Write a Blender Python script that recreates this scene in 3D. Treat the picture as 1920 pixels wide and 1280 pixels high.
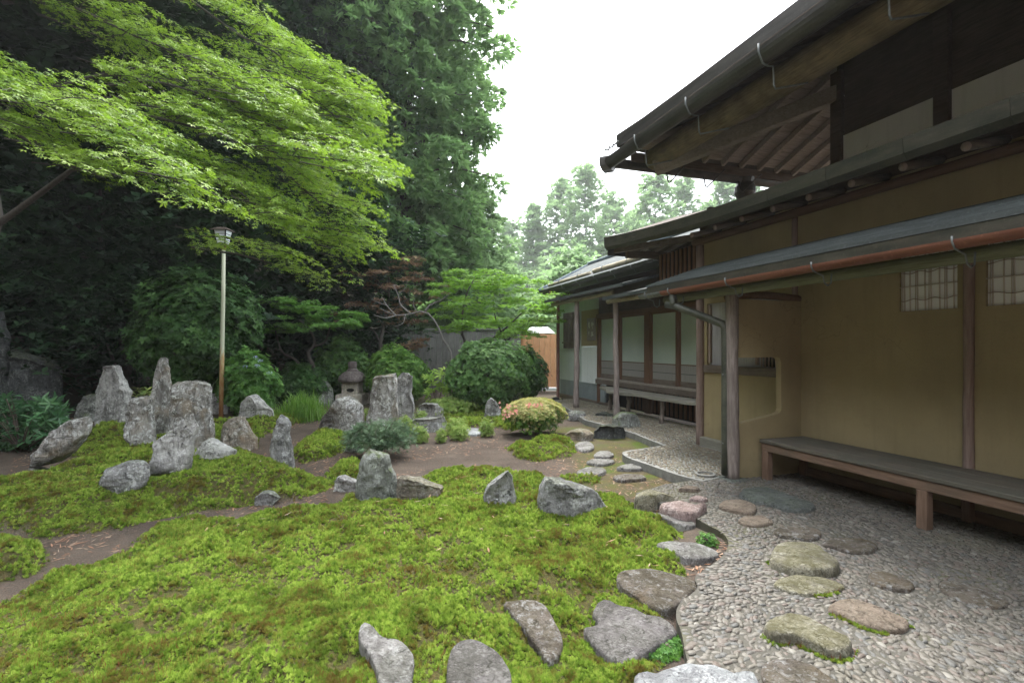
import bpy, bmesh, math, random
import numpy as np
from mathutils import Vector, Matrix, noise as mnoise

for o in list(bpy.data.objects):
    bpy.data.objects.remove(o, do_unlink=True)
scene = bpy.context.scene
COL = scene.collection
random.seed(11)
rng = np.random.default_rng(7)
R_ = math.radians

# ------------------------------------------------------------------ camera
F = 940.0            # focal length in photo pixels (photo 1920 wide)
YAW = math.atan(312.0 / F)
CA, SA = math.cos(YAW), math.sin(YAW)
EYE = 1.5
HOR = 650.0
cam_d = bpy.data.cameras.new('camera')
cam = bpy.data.objects.new('camera', cam_d)
COL.objects.link(cam)
cam.location = (0, 0, EYE)
cam.rotation_euler = (R_(90), 0, -YAW)
cam_d.sensor_width = 36.0
cam_d.lens = 36.0 * F / 1920.0
cam_d.shift_y = 10.0 / 1920.0
cam_d.clip_start = 0.05
cam_d.clip_end = 2000.0
scene.camera = cam

# ------------------------------------------------------------------ world, sun, exposure
SUN_EL, SUN_AZ = R_(60), R_(14)      # azimuth measured from +Y towards +X
world = bpy.data.worlds.new('World')
scene.world = world
world.use_nodes = True
wn, wl = world.node_tree.nodes, world.node_tree.links
wn.clear()
sky = wn.new('ShaderNodeTexSky'); sky.sky_type = 'NISHITA'; sky.sun_disc = False
sky.sun_elevation = SUN_EL; sky.sun_rotation = SUN_AZ
sky.air_density = 1.0; sky.dust_density = 4.0; sky.ozone_density = 1.0
mixw = wn.new('ShaderNodeMix'); mixw.data_type = 'RGBA'
mixw.inputs[0].default_value = 0.82            # even overcast cloud over the clear sky
mixw.inputs[7].default_value = (7.2, 7.5, 7.8, 1)
bg = wn.new('ShaderNodeBackground'); bg.inputs[1].default_value = 0.1
wo = wn.new('ShaderNodeOutputWorld')
wl.new(sky.outputs[0], mixw.inputs[6]); wl.new(mixw.outputs[2], bg.inputs[0]); wl.new(bg.outputs[0], wo.inputs[0])
sun_d = bpy.data.lights.new('sun', 'SUN'); sun_d.energy = 1.5; sun_d.angle = R_(16); sun_d.color = (1.0, 0.97, 0.92)
sun = bpy.data.objects.new('sun', sun_d); COL.objects.link(sun)
sdir = Vector((math.sin(SUN_AZ) * math.cos(SUN_EL), math.cos(SUN_AZ) * math.cos(SUN_EL), math.sin(SUN_EL)))
sun.rotation_euler = (-sdir).to_track_quat('-Z', 'Y').to_euler()
sun.location = (0, 0, 30)
scene.view_settings.view_transform = 'Standard'
scene.view_settings.look = 'None'
scene.view_settings.exposure = 2.55
scene.view_settings.gamma = 1.0
scene.view_settings.use_curve_mapping = False
scene.render.engine = 'CYCLES'
scene.cycles.use_denoising = True
try:
    scene.cycles.denoiser = 'OPENIMAGEDENOISE'
except Exception:
    pass
scene.cycles.max_bounces = 8
scene.cycles.diffuse_bounces = 3
scene.cycles.use_adaptive_sampling = True
scene.cycles.adaptive_threshold = 0.015
scene.cycles.glossy_bounces = 2
scene.cycles.transmission_bounces = 4
scene.cycles.transparent_max_bounces = 6
scene.cycles.caustics_reflective = False
scene.cycles.caustics_refractive = False
scene.cycles.sample_clamp_indirect = 6.0

# ------------------------------------------------------------------ helpers: coordinates
def c2w(X, D):
    return (X * CA + D * SA, -X * SA + D * CA)
def gp(px, py, z=0.0):
    """point at height z on the sight line through a photo pixel"""
    D = F * (EYE - z) / (py - HOR)
    x, y = c2w((px - 960.0) / F * D, D)
    return (x, y)
def at(px, py, D):
    """point at depth D"""
    x, y = c2w((px - 960.0) / F * D, D)
    return Vector((x, y, EYE + (HOR - py) / F * D))
def polyw(pts, z=0.05):
    return np.array([gp(px, py, z) for px, py in pts])

def hash2(ix, iy, seed):
    h = (ix * 374761393 + iy * 668265263 + seed * 974634777) & 0x7fffffff
    h = ((h ^ (h >> 13)) * 1274126177) & 0x7fffffff
    return ((h ^ (h >> 16)) & 0xffff) / 65535.0
def vnoise(x, y, seed=0):
    x = np.asarray(x, dtype=float); y = np.asarray(y, dtype=float)
    ix = np.floor(x).astype(np.int64); iy = np.floor(y).astype(np.int64)
    fx = x - ix; fy = y - iy
    u = fx * fx * (3 - 2 * fx); v = fy * fy * (3 - 2 * fy)
    a = hash2(ix, iy, seed); b = hash2(ix + 1, iy, seed)
    c = hash2(ix, iy + 1, seed); d = hash2(ix + 1, iy + 1, seed)
    return (a * (1 - u) + b * u) * (1 - v) + (c * (1 - u) + d * u) * v
def fbm(x, y, seed=0, octv=4):
    s = 0; a = 0.5; f = 1.0
    for i in range(octv):
        s = s + a * vnoise(x * f, y * f, seed + i * 17); a *= 0.5; f *= 2.03
    return s
def sstep(a, b, x):
    t = np.clip((x - a) / (b - a), 0, 1)
    return t * t * (3 - 2 * t)
def inpoly(x, y, P):
    x = np.asarray(x); y = np.asarray(y)
    r = np.zeros(x.shape, bool)
    n = len(P)
    for i in range(n):
        x0, y0 = P[i]; x1, y1 = P[(i + 1) % n]
        if y0 == y1: continue
        c = ((y0 > y) != (y1 > y)) & (x < (x1 - x0) * (y - y0) / (y1 - y0) + x0)
        r ^= c
    return r
def sdist(x, y, P):
    x = np.asarray(x, dtype=float); y = np.asarray(y, dtype=float)
    d = np.full(x.shape, 1e9)
    n = len(P)
    for i in range(n):
        x0, y0 = P[i]; x1, y1 = P[(i + 1) % n]
        dx, dy = x1 - x0, y1 - y0
        t = np.clip(((x - x0) * dx + (y - y0) * dy) / (dx * dx + dy * dy + 1e-12), 0, 1)
        d = np.minimum(d, np.hypot(x - x0 - t * dx, y - y0 - t * dy))
    return np.where(inpoly(x, y, P), d, -d)
def smooth_poly(P, n=40):
    P = np.asarray(P, dtype=float); m = len(P)
    seg = np.hypot(*(np.roll(P, -1, 0) - P).T); cum = np.concatenate([[0], np.cumsum(seg)])
    out = []
    for s in np.linspace(0, cum[-1], n, endpoint=False):
        i = int(np.searchsorted(cum, s, 'right') - 1); i = min(i, m - 1)
        t = (s - cum[i]) / max(seg[i], 1e-9)
        p0, p1, p2, p3 = P[(i - 1) % m], P[i], P[(i + 1) % m], P[(i + 2) % m]
        out.append(0.5 * ((2 * p1) + (-p0 + p2) * t + (2 * p0 - 5 * p1 + 4 * p2 - p3) * t * t + (-p0 + 3 * p1 - 3 * p2 + p3) * t ** 3))
    return np.array(out)

# ------------------------------------------------------------------ helpers: objects
def tag(o, label=None, cat=None, group=None, kind=None):
    if label: o['label'] = label
    if cat: o['category'] = cat
    if group: o['group'] = group
    if kind: o['kind'] = kind
    return o
def empty(name, loc, label=None, cat=None, group=None):
    o = bpy.data.objects.new(name, None)
    COL.objects.link(o); o.location = loc; o.empty_display_size = 0.1
    return tag(o, label, cat, group)
def link(name, me, parent=None):
    o = bpy.data.objects.new(name, me); COL.objects.link(o)
    if parent is not None:
        o.parent = parent
        o.matrix_parent_inverse = WM(parent).inverted()
    return o
def WM(o):
    """world matrix without a depsgraph update"""
    m = Matrix.LocRotScale(o.location, o.rotation_euler, o.scale)
    if o.parent is not None:
        m = WM(o.parent) @ o.matrix_parent_inverse @ m
    return m
class MB:
    def __init__(s): s.v = []; s.f = []
    def add(s, v, f):
        b = len(s.v); s.v += [tuple(p) for p in v]; s.f += [tuple(i + b for i in q) for q in f]; return s
    def build(s, name, mat, parent=None, smooth=False):
        me = bpy.data.meshes.new(name); me.from_pydata(s.v, [], s.f); me.materials.append(mat)
        if smooth: me.polygons.foreach_set('use_smooth', [True] * len(me.polygons))
        me.update()
        return link(name, me, parent)
def np_mesh(name, V, T, mat, parent=None, smooth=False, attrs=None):
    """V (n,3), T (m,k) same-size polygons"""
    me = bpy.data.meshes.new(name)
    k = T.shape[1]
    me.vertices.add(len(V)); me.vertices.foreach_set('co', np.ascontiguousarray(V, dtype=np.float32).ravel())
    me.loops.add(T.size); me.loops.foreach_set('vertex_index', np.ascontiguousarray(T, dtype=np.int32).ravel())
    me.polygons.add(len(T)); me.polygons.foreach_set('loop_start', np.arange(0, T.size, k, dtype=np.int32))
    if smooth: me.polygons.foreach_set('use_smooth', np.ones(len(T), bool))
    for an, av in (attrs or {}).items():
        a = me.attributes.new(an, 'FLOAT', 'POINT'); a.data.foreach_set('value', np.ascontiguousarray(av, dtype=np.float32))
    me.materials.append(mat); me.update(calc_edges=True); me.validate()
    return link(name, me, parent)
BOXF = [(0, 3, 2, 1), (4, 5, 6, 7), (0, 1, 5, 4), (1, 2, 6, 5), (2, 3, 7, 6), (3, 0, 4, 7)]
def boxv(x0, x1, y0, y1, z0, z1):
    return [(x0, y0, z0), (x1, y0, z0), (x1, y1, z0), (x0, y1, z0), (x0, y0, z1), (x1, y0, z1), (x1, y1, z1), (x0, y1, z1)]
def bevel_mesh(me, w=0.006, seg=1):
    bm = bmesh.new(); bm.from_mesh(me)
    bmesh.ops.remove_doubles(bm, verts=bm.verts, dist=1e-5)
    bmesh.ops.recalc_face_normals(bm, faces=bm.faces)
    ed = [e for e in bm.edges if len(e.link_faces) == 2 and e.calc_face_angle(0) > 0.6]
    bmesh.ops.bevel(bm, geom=ed, offset=w, segments=seg, affect='EDGES', clamp_overlap=True)
    bm.to_mesh(me); bm.free()
def box(name, x0, x1, y0, y1, z0, z1, mat, parent=None, bev=0.005):
    o = MB().add(boxv(x0, x1, y0, y1, z0, z1), BOXF).build(name, mat, parent)
    if bev: bevel_mesh(o.data, bev)
    return o
def beam(name, p0, p1, w, h, mat, parent=None, bev=0.006, up=(0, 0, 1)):
    """rectangular bar from p0 to p1 (centre line), w sideways, h along up"""
    p0, p1 = Vector(p0), Vector(p1); d = (p1 - p0).normalized()
    s = d.cross(Vector(up)).normalized() * (w / 2); u = s.cross(d).normalized() * (h / 2)
    v = [p0 - s - u, p0 + s - u, p0 + s + u, p0 - s + u, p1 - s - u, p1 + s - u, p1 + s + u, p1 - s + u]
    f = [(3, 2, 1, 0), (4, 5, 6, 7), (0, 1, 5, 4), (1, 2, 6, 5), (2, 3, 7, 6), (3, 0, 4, 7)]
    o = MB().add(v, f).build(name, mat, parent)
    if bev: bevel_mesh(o.data, bev)
    return o
def prism(name, prof, y0, y1, mat, parent=None, axis='y', bev=0.0):
    """closed profile [(a,z)] pushed along an axis: a is x for axis y, a is y for axis x"""
    n = len(prof)
    if axis == 'y': v = [(a, y0, z) for a, z in prof] + [(a, y1, z) for a, z in prof]
    else: v = [(y0, a, z) for a, z in prof] + [(y1, a, z) for a, z in prof]
    f = [tuple(range(n)), tuple(range(2 * n - 1, n - 1, -1))] + [(i + n, (i + 1) % n + n, (i + 1) % n, i) for i in range(n)]
    o = MB().add(v, f).build(name, mat, parent)
    bm = bmesh.new(); bm.from_mesh(o.data); bmesh.ops.recalc_face_normals(bm, faces=bm.faces); bm.to_mesh(o.data); bm.free()
    if bev: bevel_mesh(o.data, bev)
    return o
def tube_vf(pts, rad, seg=8, cap=True):
    pts = [Vector(p) for p in pts]; n = len(pts)
    if not hasattr(rad, '__len__'): rad = [rad] * n
    V, Fc = [], []
    t0 = (pts[1] - pts[0]).normalized()
    ref = Vector((0, 0, 1)) if abs(t0.z) < 0.9 else Vector((1, 0, 0))
    u = t0.cross(ref).normalized()
    for i in range(n):
        t = (pts[min(i + 1, n - 1)] - pts[max(i - 1, 0)]).normalized()
        u = (u - t * u.dot(t)).normalized(); w = t.cross(u)
        for k in range(seg):
            a = 2 * math.pi * k / seg
            V.append(pts[i] + (u * math.cos(a) + w * math.sin(a)) * rad[i])
    for i in range(n - 1):
        for k in range(seg):
            Fc.append((i * seg + k, i * seg + (k + 1) % seg, (i + 1) * seg + (k + 1) % seg, (i + 1) * seg + k))
    if cap:
        Fc.append(tuple(range(seg - 1, -1, -1))); Fc.append(tuple((n - 1) * seg + k for k in range(seg)))
    return V, Fc
def tube(name, pts, rad, mat, parent=None, seg=8, smooth=True):
    return MB().add(*tube_vf(pts, rad, seg)).build(name, mat, parent, smooth)
def log(name, p0, p1, r, mat, parent=None, seg=12, wob=0.12, n=14, taper=1.0, seed=0):
    p0, p1 = Vector(p0), Vector(p1)
    pts, rad = [], []
    for i in range(n):
        t = i / (n - 1); p = p0.lerp(p1, t)
        k = Vector((mnoise.noise((t * 4, seed, 0)), mnoise.noise((t * 4, seed, 7)), mnoise.noise((t * 4, seed, 13)))) * r * wob * 1.5
        pts.append(p + k * (0 if i in (0, n - 1) else 1)); rad.append(r * (1 + (taper - 1) * t) * (1 + wob * mnoise.noise((t * 7, seed, 3))))
    V, Fc = tube_vf(pts, rad, seg)
    V = [v + Vector((mnoise.noise(v * 9), mnoise.noise(v * 9 + Vector((5, 0, 0))), 0)) * r * wob * 0.5 for v in V]
    return MB().add(V, Fc).build(name, mat, parent, True)
def lathe(name, prof, loc, mat, parent=None, seg=24, sq=None, smooth=False):
    """profile [(r,z)] turned about z"""
    V, Fc = [], []
    n = len(prof)
    for r, z in prof:
        for k in range(seg):
            a = 2 * math.pi * k / seg
            V.append((loc[0] + r * math.cos(a), loc[1] + r * math.sin(a), loc[2] + z))
    for i in range(n - 1):
        for k in range(seg):
            Fc.append((i * seg + k, i * seg + (k + 1) % seg, (i + 1) * seg + (k + 1) % seg, (i + 1) * seg + k))
    Fc.append(tuple(range(seg - 1, -1, -1))); Fc.append(tuple((n - 1) * seg + k for k in range(seg)))
    return MB().add(V, Fc).build(name, mat, parent, smooth)

# ------------------------------------------------------------------ materials
class NT:
    def __init__(s, name):
        s.m = bpy.data.materials.new(name); s.m.use_nodes = True
        s.t = s.m.node_tree; s.t.nodes.clear()
        s.out = s.n('ShaderNodeOutputMaterial')
    def n(s, typ, ins=None, **kw):
        nd = s.t.nodes.new(typ)
        for k, v in kw.items(): setattr(nd, k, v)
        for k, v in (ins or {}).items():
            if hasattr(v, 'is_output') or isinstance(v, bpy.types.NodeSocket): s.t.links.new(v, nd.inputs[k])
            else: nd.inputs[k].default_value = v
        return nd
    def co(s, kind='Object', scale=(1, 1, 1), rnd=True):
        tc = s.n('ShaderNodeTexCoord')
        o = tc.outputs[kind]
        if rnd:
            oi = s.n('ShaderNodeObjectInfo')
            mu = s.n('ShaderNodeMath', {0: oi.outputs['Random'], 1: 37.0}, operation='MULTIPLY')
            ad = s.n('ShaderNodeVectorMath', {0: o, 1: mu.outputs[0]}, operation='ADD'); o = ad.outputs[0]
        mp = s.n('ShaderNodeMapping', {0: o, 3: scale})
        return mp.outputs[0]
    def noise(s, vec, scale=5.0, det=5.0, rough=0.55, dist=0.0):
        return s.n('ShaderNodeTexNoise', {'Vector': vec, 'Scale': scale, 'Detail': det, 'Roughness': rough, 'Distortion': dist}).outputs[0]
    def ramp(s, fac, stops, interp='LINEAR'):
        r = s.n('ShaderNodeValToRGB', {0: fac}); cr = r.color_ramp; cr.interpolation = interp
        while len(cr.elements) < len(stops): cr.elements.new(0.5)
        for e, (p, c) in zip(cr.elements, stops):
            e.position = p; e.color = (*c, 1) if len(c) == 3 else c
        return r.outputs[0]
    def mix(s, fac, a, b, typ='MIX'):
        m = s.n('ShaderNodeMix', data_type='RGBA', blend_type=typ)
        for i, v in ((0, fac), (6, a), (7, b)):
            if isinstance(v, bpy.types.NodeSocket): s.t.links.new(v, m.inputs[i])
            elif i == 0: m.inputs[0].default_value = v
            else: m.inputs[i].default_value = (*v, 1) if len(v) == 3 else v
        return m.outputs[2]
    def math(s, op, a, b=0.0, clamp=False):
        return s.n('ShaderNodeMath', {0: a, 1: b}, operation=op, use_clamp=clamp).outputs[0]
    def bump(s, h, strength=0.5, dist=0.02, normal=None):
        b = s.n('ShaderNodeBump', {'Height': h, 'Strength': strength, 'Distance': dist})
        if normal is not None: s.t.links.new(normal, b.inputs['Normal'])
        return b.outputs[0]
    def done(s, color, rough=0.8, normal=None, metal=0.0, spec=0.3):
        p = s.n('ShaderNodeBsdfPrincipled', {'Base Color': color if isinstance(color, bpy.types.NodeSocket) else (*color, 1), 'Roughness': rough, 'Metallic': metal, 'Specular IOR Level': spec})
        if normal is not None: s.t.links.new(normal, p.inputs['Normal'])
        s.t.links.new(p.outputs[0], s.out.inputs[0])
        return s.m
def G(v): return (v, v, v)

def m_wood(name, c0, c1, axis='z', grain=1.0, rough=0.85, stain=0.5, stainc=None):
    t = NT(name)
    sc = {'x': (1.2, 14, 14), 'y': (14, 1.2, 14), 'z': (14, 14, 1.2)}[axis]
    v = t.co('Object', sc)
    a = t.noise(v, 3.0 * grain, 8, 0.65, 0.6)
    col = t.ramp(a, [(0.25, c0), (0.75, c1)])
    v2 = t.co('Object', (1, 1, 1))
    b = t.noise(v2, 2.5, 5, 0.6)
    dk = stainc or tuple(x * 0.45 for x in c0)
    col = t.mix(t.math('MULTIPLY', t.ramp(b, [(0.42, G(0)), (0.72, G(1))]), stain), col, dk)
    return t.done(col, rough, t.bump(a, 0.5, 0.012))
def m_plaster(name, c, var=0.12, bumps=0.15):
    t = NT(name); v = t.co('Object', rnd=False)
    a = t.noise(v, 1.2, 4, 0.6); b = t.noise(v, 45, 4, 0.7)
    col = t.mix(t.ramp(a, [(0.3, G(0)), (0.7, G(1))]), tuple(x * (1 - var) for x in c), tuple(min(1, x * (1 + var * 0.6)) for x in c))
    v2 = t.co('Object', (6, 6, 0.5), rnd=False)
    st = t.noise(v2, 1.6, 6, 0.65)
    col = t.mix(t.ramp(st, [(0.5, G(0)), (0.8, G(0.35))]), col, tuple(x * 0.6 for x in c))
    fv = t.co('Object', (1, 5, 22), rnd=False)
    fk = t.noise(fv, 14, 2, 0.5, 1.5)
    col = t.mix(t.ramp(fk, [(0.66, G(0)), (0.72, G(0.35))]), col, tuple(min(1, x * 1.5) for x in c))
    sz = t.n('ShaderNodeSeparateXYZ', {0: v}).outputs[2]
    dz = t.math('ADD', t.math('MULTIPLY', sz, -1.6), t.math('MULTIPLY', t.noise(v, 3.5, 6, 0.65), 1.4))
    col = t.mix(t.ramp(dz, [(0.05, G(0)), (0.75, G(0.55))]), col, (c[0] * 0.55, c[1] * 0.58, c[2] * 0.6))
    sp = t.noise(v, 90, 2, 0.5)
    col = t.mix(t.ramp(sp, [(0.60, G(0)), (0.72, G(0.25))]), col, tuple(x * 0.5 for x in c))
    wv = t.n('ShaderNodeVectorMath', {0: v, 1: t.n('ShaderNodeTexNoise', {'Vector': v, 'Scale': 2.5, 'Detail': 4.0}).outputs[1]}, operation='ADD').outputs[0]
    ck = t.n('ShaderNodeTexVoronoi', {'Vector': wv, 'Scale': 1.1}, feature='DISTANCE_TO_EDGE').outputs[0]
    km = t.math('MULTIPLY', t.ramp(ck, [(0.0, G(1)), (0.006, G(0))]), t.ramp(t.noise(v, 0.9, 3), [(0.48, G(0)), (0.6, G(0.6))]))
    col = t.mix(km, col, tuple(x * 0.4 for x in c))
    tv = t.co('Object', (1, 1.2, 4), rnd=False)
    hb = t.math('ADD', b, t.math('MULTIPLY', t.noise(tv, 6, 3, 0.5, 0.8), 2.0))
    return t.done(col, 0.92, t.bump(hb, bumps, 0.006), spec=0.15)
def m_metal(name, c0, c1, rough=0.5, streak=(3, 3, 3), metal=0.6, spec=0.5):
    t = NT(name); v = t.co('Object', streak)
    a = t.noise(v, 2.2, 7, 0.65)
    col = t.ramp(a, [(0.3, c0), (0.68, c1)])
    b = t.noise(t.co('Object'), 40, 3, 0.6)
    col = t.mix(t.ramp(b, [(0.55, G(0)), (0.75, G(0.4))]), col, tuple(x * 1.5 for x in c1))
    return t.done(col, rough, t.bump(a, 0.25, 0.012), metal=metal, spec=spec)
def m_stone(name, c_mid, c_dark, c_light, lichen=0.5, moss=0.3, mossc=(0.09, 0.12, 0.03), warm=None, veins=0.3, scale=1.0, rough=0.9):
    t = NT(name); v = t.co('Object')
    a = t.noise(v, 3.0 * scale, 8, 0.62, 0.4)
    col = t.ramp(a, [(0.30, c_dark), (0.5, c_mid), (0.72, tuple(min(1, x * 1.25) for x in c_mid))])
    # fine grain
    g = t.noise(v, 60 * scale, 4, 0.7)
    col = t.mix(t.ramp(g, [(0.45, G(0)), (0.7, G(0.5))]), col, tuple(x * 1.35 for x in c_mid))
    # streaks down the face
    vs = t.co('Object', (7, 7, 1.3))
    s1 = t.noise(vs, 2.0 * scale, 6, 0.7, 0.8)
    col = t.mix(t.math('MULTIPLY', t.ramp(s1, [(0.5, G(0)), (0.66, G(1))]), 0.9), col, c_dark)
    # lichen: pale patches of two sizes
    l1 = t.noise(v, 9 * scale, 6, 0.6, 1.2); l2 = t.noise(v, 30 * scale, 4, 0.6, 0.8)
    m1 = t.ramp(l1, [(0.48, G(0)), (0.57, G(1))]); m2 = t.ramp(l2, [(0.44, G(0)), (0.56, G(1))])
    col = t.mix(t.math('MULTIPLY', t.math('MULTIPLY', m1, m2), lichen * 1.6, True), col, c_light)
    d1 = t.noise(v, 14 * scale, 5, 0.65, 1.0)
    col = t.mix(t.math('MULTIPLY', t.ramp(d1, [(0.56, G(0)), (0.66, G(1))]), 0.85), col, tuple(x * 0.5 for x in c_dark))
    d2 = t.noise(v, 1.7 * scale, 6, 0.7, 0.9)
    col = t.mix(t.math('MULTIPLY', t.ramp(d2, [(0.50, G(0)), (0.62, G(1))]), 0.72), col, c_dark)
    if warm:
        w = t.noise(v, 2.2 * scale, 4, 0.6, 0.5)
        col = t.mix(t.ramp(w, [(0.52, G(0)), (0.68, G(0.7))]), col, warm)
    if moss > 0:
        geo = t.n('ShaderNodeNewGeometry'); sx = t.n('ShaderNodeSeparateXYZ', {0: geo.outputs['Normal']})
        k = t.math('ADD', t.math('MULTIPLY', sx.outputs[2], 0.22), t.noise(v, 4.5 * scale, 6, 0.65))
        col = t.mix(t.math('MULTIPLY', t.ramp(k, [(0.60, G(0)), (0.74, G(1))]), moss), col, mossc)
    fine = t.noise(t.co('Object', (16, 16, 3.0)), 2.4 * scale, 6, 0.7, 0.6)
    h = t.math('ADD', t.math('MULTIPLY', a, 1.0), t.math('MULTIPLY', g, 0.25))
    h = t.math('ADD', h, t.math('ADD', t.math('MULTIPLY', s1, 0.8), t.math('MULTIPLY', fine, 0.55)))
    nb = t.bump(h, 1.0, 0.06)
    return t.done(col, rough, nb, spec=0.25)
def m_leaf(name, c0, c1, c2=None, trans=0.4, tcol=None, rough=0.55, spec=0.3, patch=None):
    t = NT(name)
    at_ = t.n('ShaderNodeAttribute', attribute_name='rnd').outputs['Fac']
    st = [(0.0, c0), (0.6, c1)] + ([(1.0, c2)] if c2 else [])
    col = t.ramp(at_, st)
    if patch:
        geo = t.n('ShaderNodeNewGeometry')
        nz = t.noise(geo.outputs['Position'], patch[1], 3, 0.6)
        col = t.mix(t.ramp(nz, [(0.45, G(0)), (0.65, G(1))]), col, patch[0])
    p = t.n('ShaderNodeBsdfPrincipled', {'Base Color': col, 'Roughness': rough, 'Specular IOR Level': spec})
    tc = tcol or tuple(min(1, x * 1.5) for x in c1)
    tcn = t.mix(0.7, col, tc)
    tr = t.n('ShaderNodeBsdfTranslucent', {0: tcn})
    mx = t.n('ShaderNodeMixShader', {0: trans, 1: p.outputs[0], 2: tr.outputs[0]})
    t.t.links.new(mx.outputs[0], t.out.inputs[0])
    return t.m

M = {}
M['old_wood'] = m_wood('old_wood', (0.10, 0.08, 0.065), (0.25, 0.21, 0.18), 'z')
M['old_wood_y'] = m_wood('old_wood_y', (0.09, 0.07, 0.055), (0.22, 0.18, 0.15), 'y')
M['old_wood_x'] = m_wood('old_wood_x', (0.10, 0.08, 0.065), (0.26, 0.21, 0.17), 'x')
M['pale_wood_x'] = m_wood('pale_wood_x', (0.22, 0.19, 0.165), (0.42, 0.37, 0.33), 'x', stain=0.3)
M['post_wood'] = m_wood('post_wood', (0.13, 0.10, 0.085), (0.38, 0.33, 0.31), 'z', grain=1.3, stain=0.35)
M['red_post'] = m_wood('red_post', (0.20, 0.13, 0.105), (0.37, 0.29, 0.26), 'z', stain=0.3)
M['brown_frame'] = m_wood('brown_frame', (0.10, 0.05, 0.03), (0.19, 0.11, 0.07), 'z', stain=0.3)
M['brown_frame_y'] = m_wood('brown_frame_y', (0.10, 0.055, 0.035), (0.20, 0.12, 0.08), 'y', stain=0.3)
M['dark_wood'] = m_wood('dark_wood', (0.05, 0.038, 0.03), (0.13, 0.10, 0.08), 'y')
M['dark_wood_x'] = m_wood('dark_wood_x', (0.09, 0.07, 0.055), (0.21, 0.165, 0.13), 'x')
M['yellow_log'] = m_wood('yellow_log', (0.11, 0.08, 0.045), (0.33, 0.26, 0.16), 'y', grain=1.6, stain=0.75, stainc=(0.045, 0.035, 0.025))
M['green_pole'] = m_wood('green_pole', (0.10, 0.11, 0.06), (0.25, 0.26, 0.17), 'y', stain=0.3)
M['end_grain'] = m_wood('end_grain', (0.26, 0.19, 0.16), (0.42, 0.33, 0.29), 'z', stain=0.2)
M['reed'] = m_wood('reed', (0.48, 0.42, 0.38), (0.66, 0.60, 0.55), 'z', stain=0.15)
M['bench_wood'] = m_wood('bench_wood', (0.12, 0.075, 0.05), (0.26, 0.17, 0.12), 'y', stain=0.55, stainc=(0.07, 0.075, 0.06))
M['bench_top'] = m_wood('bench_top', (0.075, 0.065, 0.05), (0.17, 0.15, 0.12), 'y', stain=0.6, stainc=(0.075, 0.09, 0.075))
M['bench_leg'] = m_wood('bench_leg', (0.12, 0.07, 0.045), (0.27, 0.18, 0.13), 'z', stain=0.4, stainc=(0.07, 0.06, 0.05))
M['slab_bench'] = m_wood('slab_bench', (0.17, 0.16, 0.13), (0.32, 0.31, 0.26), 'y', stain=0.3)
M['new_board'] = m_wood('new_board', (0.42, 0.20, 0.10), (0.60, 0.33, 0.18), 'z', stain=0.25, stainc=(0.25, 0.12, 0.06))
M['grey_board'] = m_wood('grey_board', (0.10, 0.10, 0.095), (0.22, 0.22, 0.21), 'z', stain=0.4)
M['bamboo'] = m_wood('bamboo', (0.28, 0.24, 0.16), (0.50, 0.45, 0.34), 'y', stain=0.4)
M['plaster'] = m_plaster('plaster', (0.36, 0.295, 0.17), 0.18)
M['white_plaster'] = m_plaster('white_plaster', (0.80, 0.81, 0.82), 0.05)
M['pale_plaster'] = m_plaster('pale_plaster', (0.55, 0.62, 0.60), 0.1)
M['grey_plaster'] = m_plaster('grey_plaster', (0.26, 0.30, 0.31), 0.25)
M['white_board'] = m_plaster('white_board', (0.82, 0.86, 0.88), 0.05, 0.05)
M['copper'] = m_metal('copper', (0.035, 0.038, 0.030), (0.095, 0.088, 0.066), 0.5, (3, 1.2, 6), 0.35)
M['copper_grey'] = m_metal('copper_grey', (0.045, 0.052, 0.052), (0.115, 0.13, 0.128), 0.75, (9, 0.8, 9), 0.0, 0.12)
M['dark_metal'] = m_metal('dark_metal', (0.035, 0.033, 0.031), (0.085, 0.078, 0.07), 0.4, (3, 0.8, 6), 0.4)
M['blue_metal'] = m_metal('blue_metal', (0.10, 0.13, 0.16), (0.22, 0.27, 0.30), 0.45, (3, 0.6, 6), 0.3)
M['rust_gutter'] = m_metal('rust_gutter', (0.13, 0.045, 0.028), (0.25, 0.105, 0.065), 0.65, (3, 0.6, 6), 0.1)
M['iron'] = m_metal('iron', (0.10, 0.11, 0.11), (0.24, 0.26, 0.26), 0.6, metal=0.3)
M['brown_pipe'] = m_metal('brown_pipe', (0.09, 0.03, 0.018), (0.17, 0.07, 0.045), 0.5, metal=0.1)
M['grey_pipe'] = m_metal('grey_pipe', (0.035, 0.04, 0.032), (0.10, 0.105, 0.08), 0.5, metal=0.2)
t = NT('lamp_pole'); v = t.co('Object', (4, 4, 0.9), rnd=False)
tcg = t.n('ShaderNodeTexCoord'); sz = t.n('ShaderNodeSeparateXYZ', {0: tcg.outputs['Object']}).outputs[2]
k = t.math('ADD', t.math('MULTIPLY', sz, -0.30), t.math('MULTIPLY', t.noise(v, 5, 6, 0.7), 0.9))
col = t.ramp(k, [(0.0, (0.46, 0.48, 0.36)), (0.12, (0.42, 0.30, 0.15)), (0.35, (0.26, 0.12, 0.04))])
M['lamp_pole'] = t.done(col, 0.7, t.bump(t.noise(v, 20, 4), 0.2, 0.004))
t = NT('paper'); v = t.co('Object', rnd=False)
col = t.ramp(t.noise(v, 3, 5), [(0.3, (0.84, 0.85, 0.87)), (0.7, (0.90, 0.91, 0.92))]); M['paper'] = t.done(col, 0.8)
t = NT('lamp_paper'); M['lamp_paper'] = t.done((0.72, 0.77, 0.82), 0.6)
t = NT('pane'); v = t.co('Object', rnd=False)
col = t.ramp(t.noise(v, 1.3, 4), [(0.3, (0.36, 0.43, 0.40)), (0.7, (0.47, 0.54, 0.50))])
M['pane'] = t.done(col, 0.12, t.bump(t.noise(v, 2.5, 2), 0.03, 0.05), spec=0.5)
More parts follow.
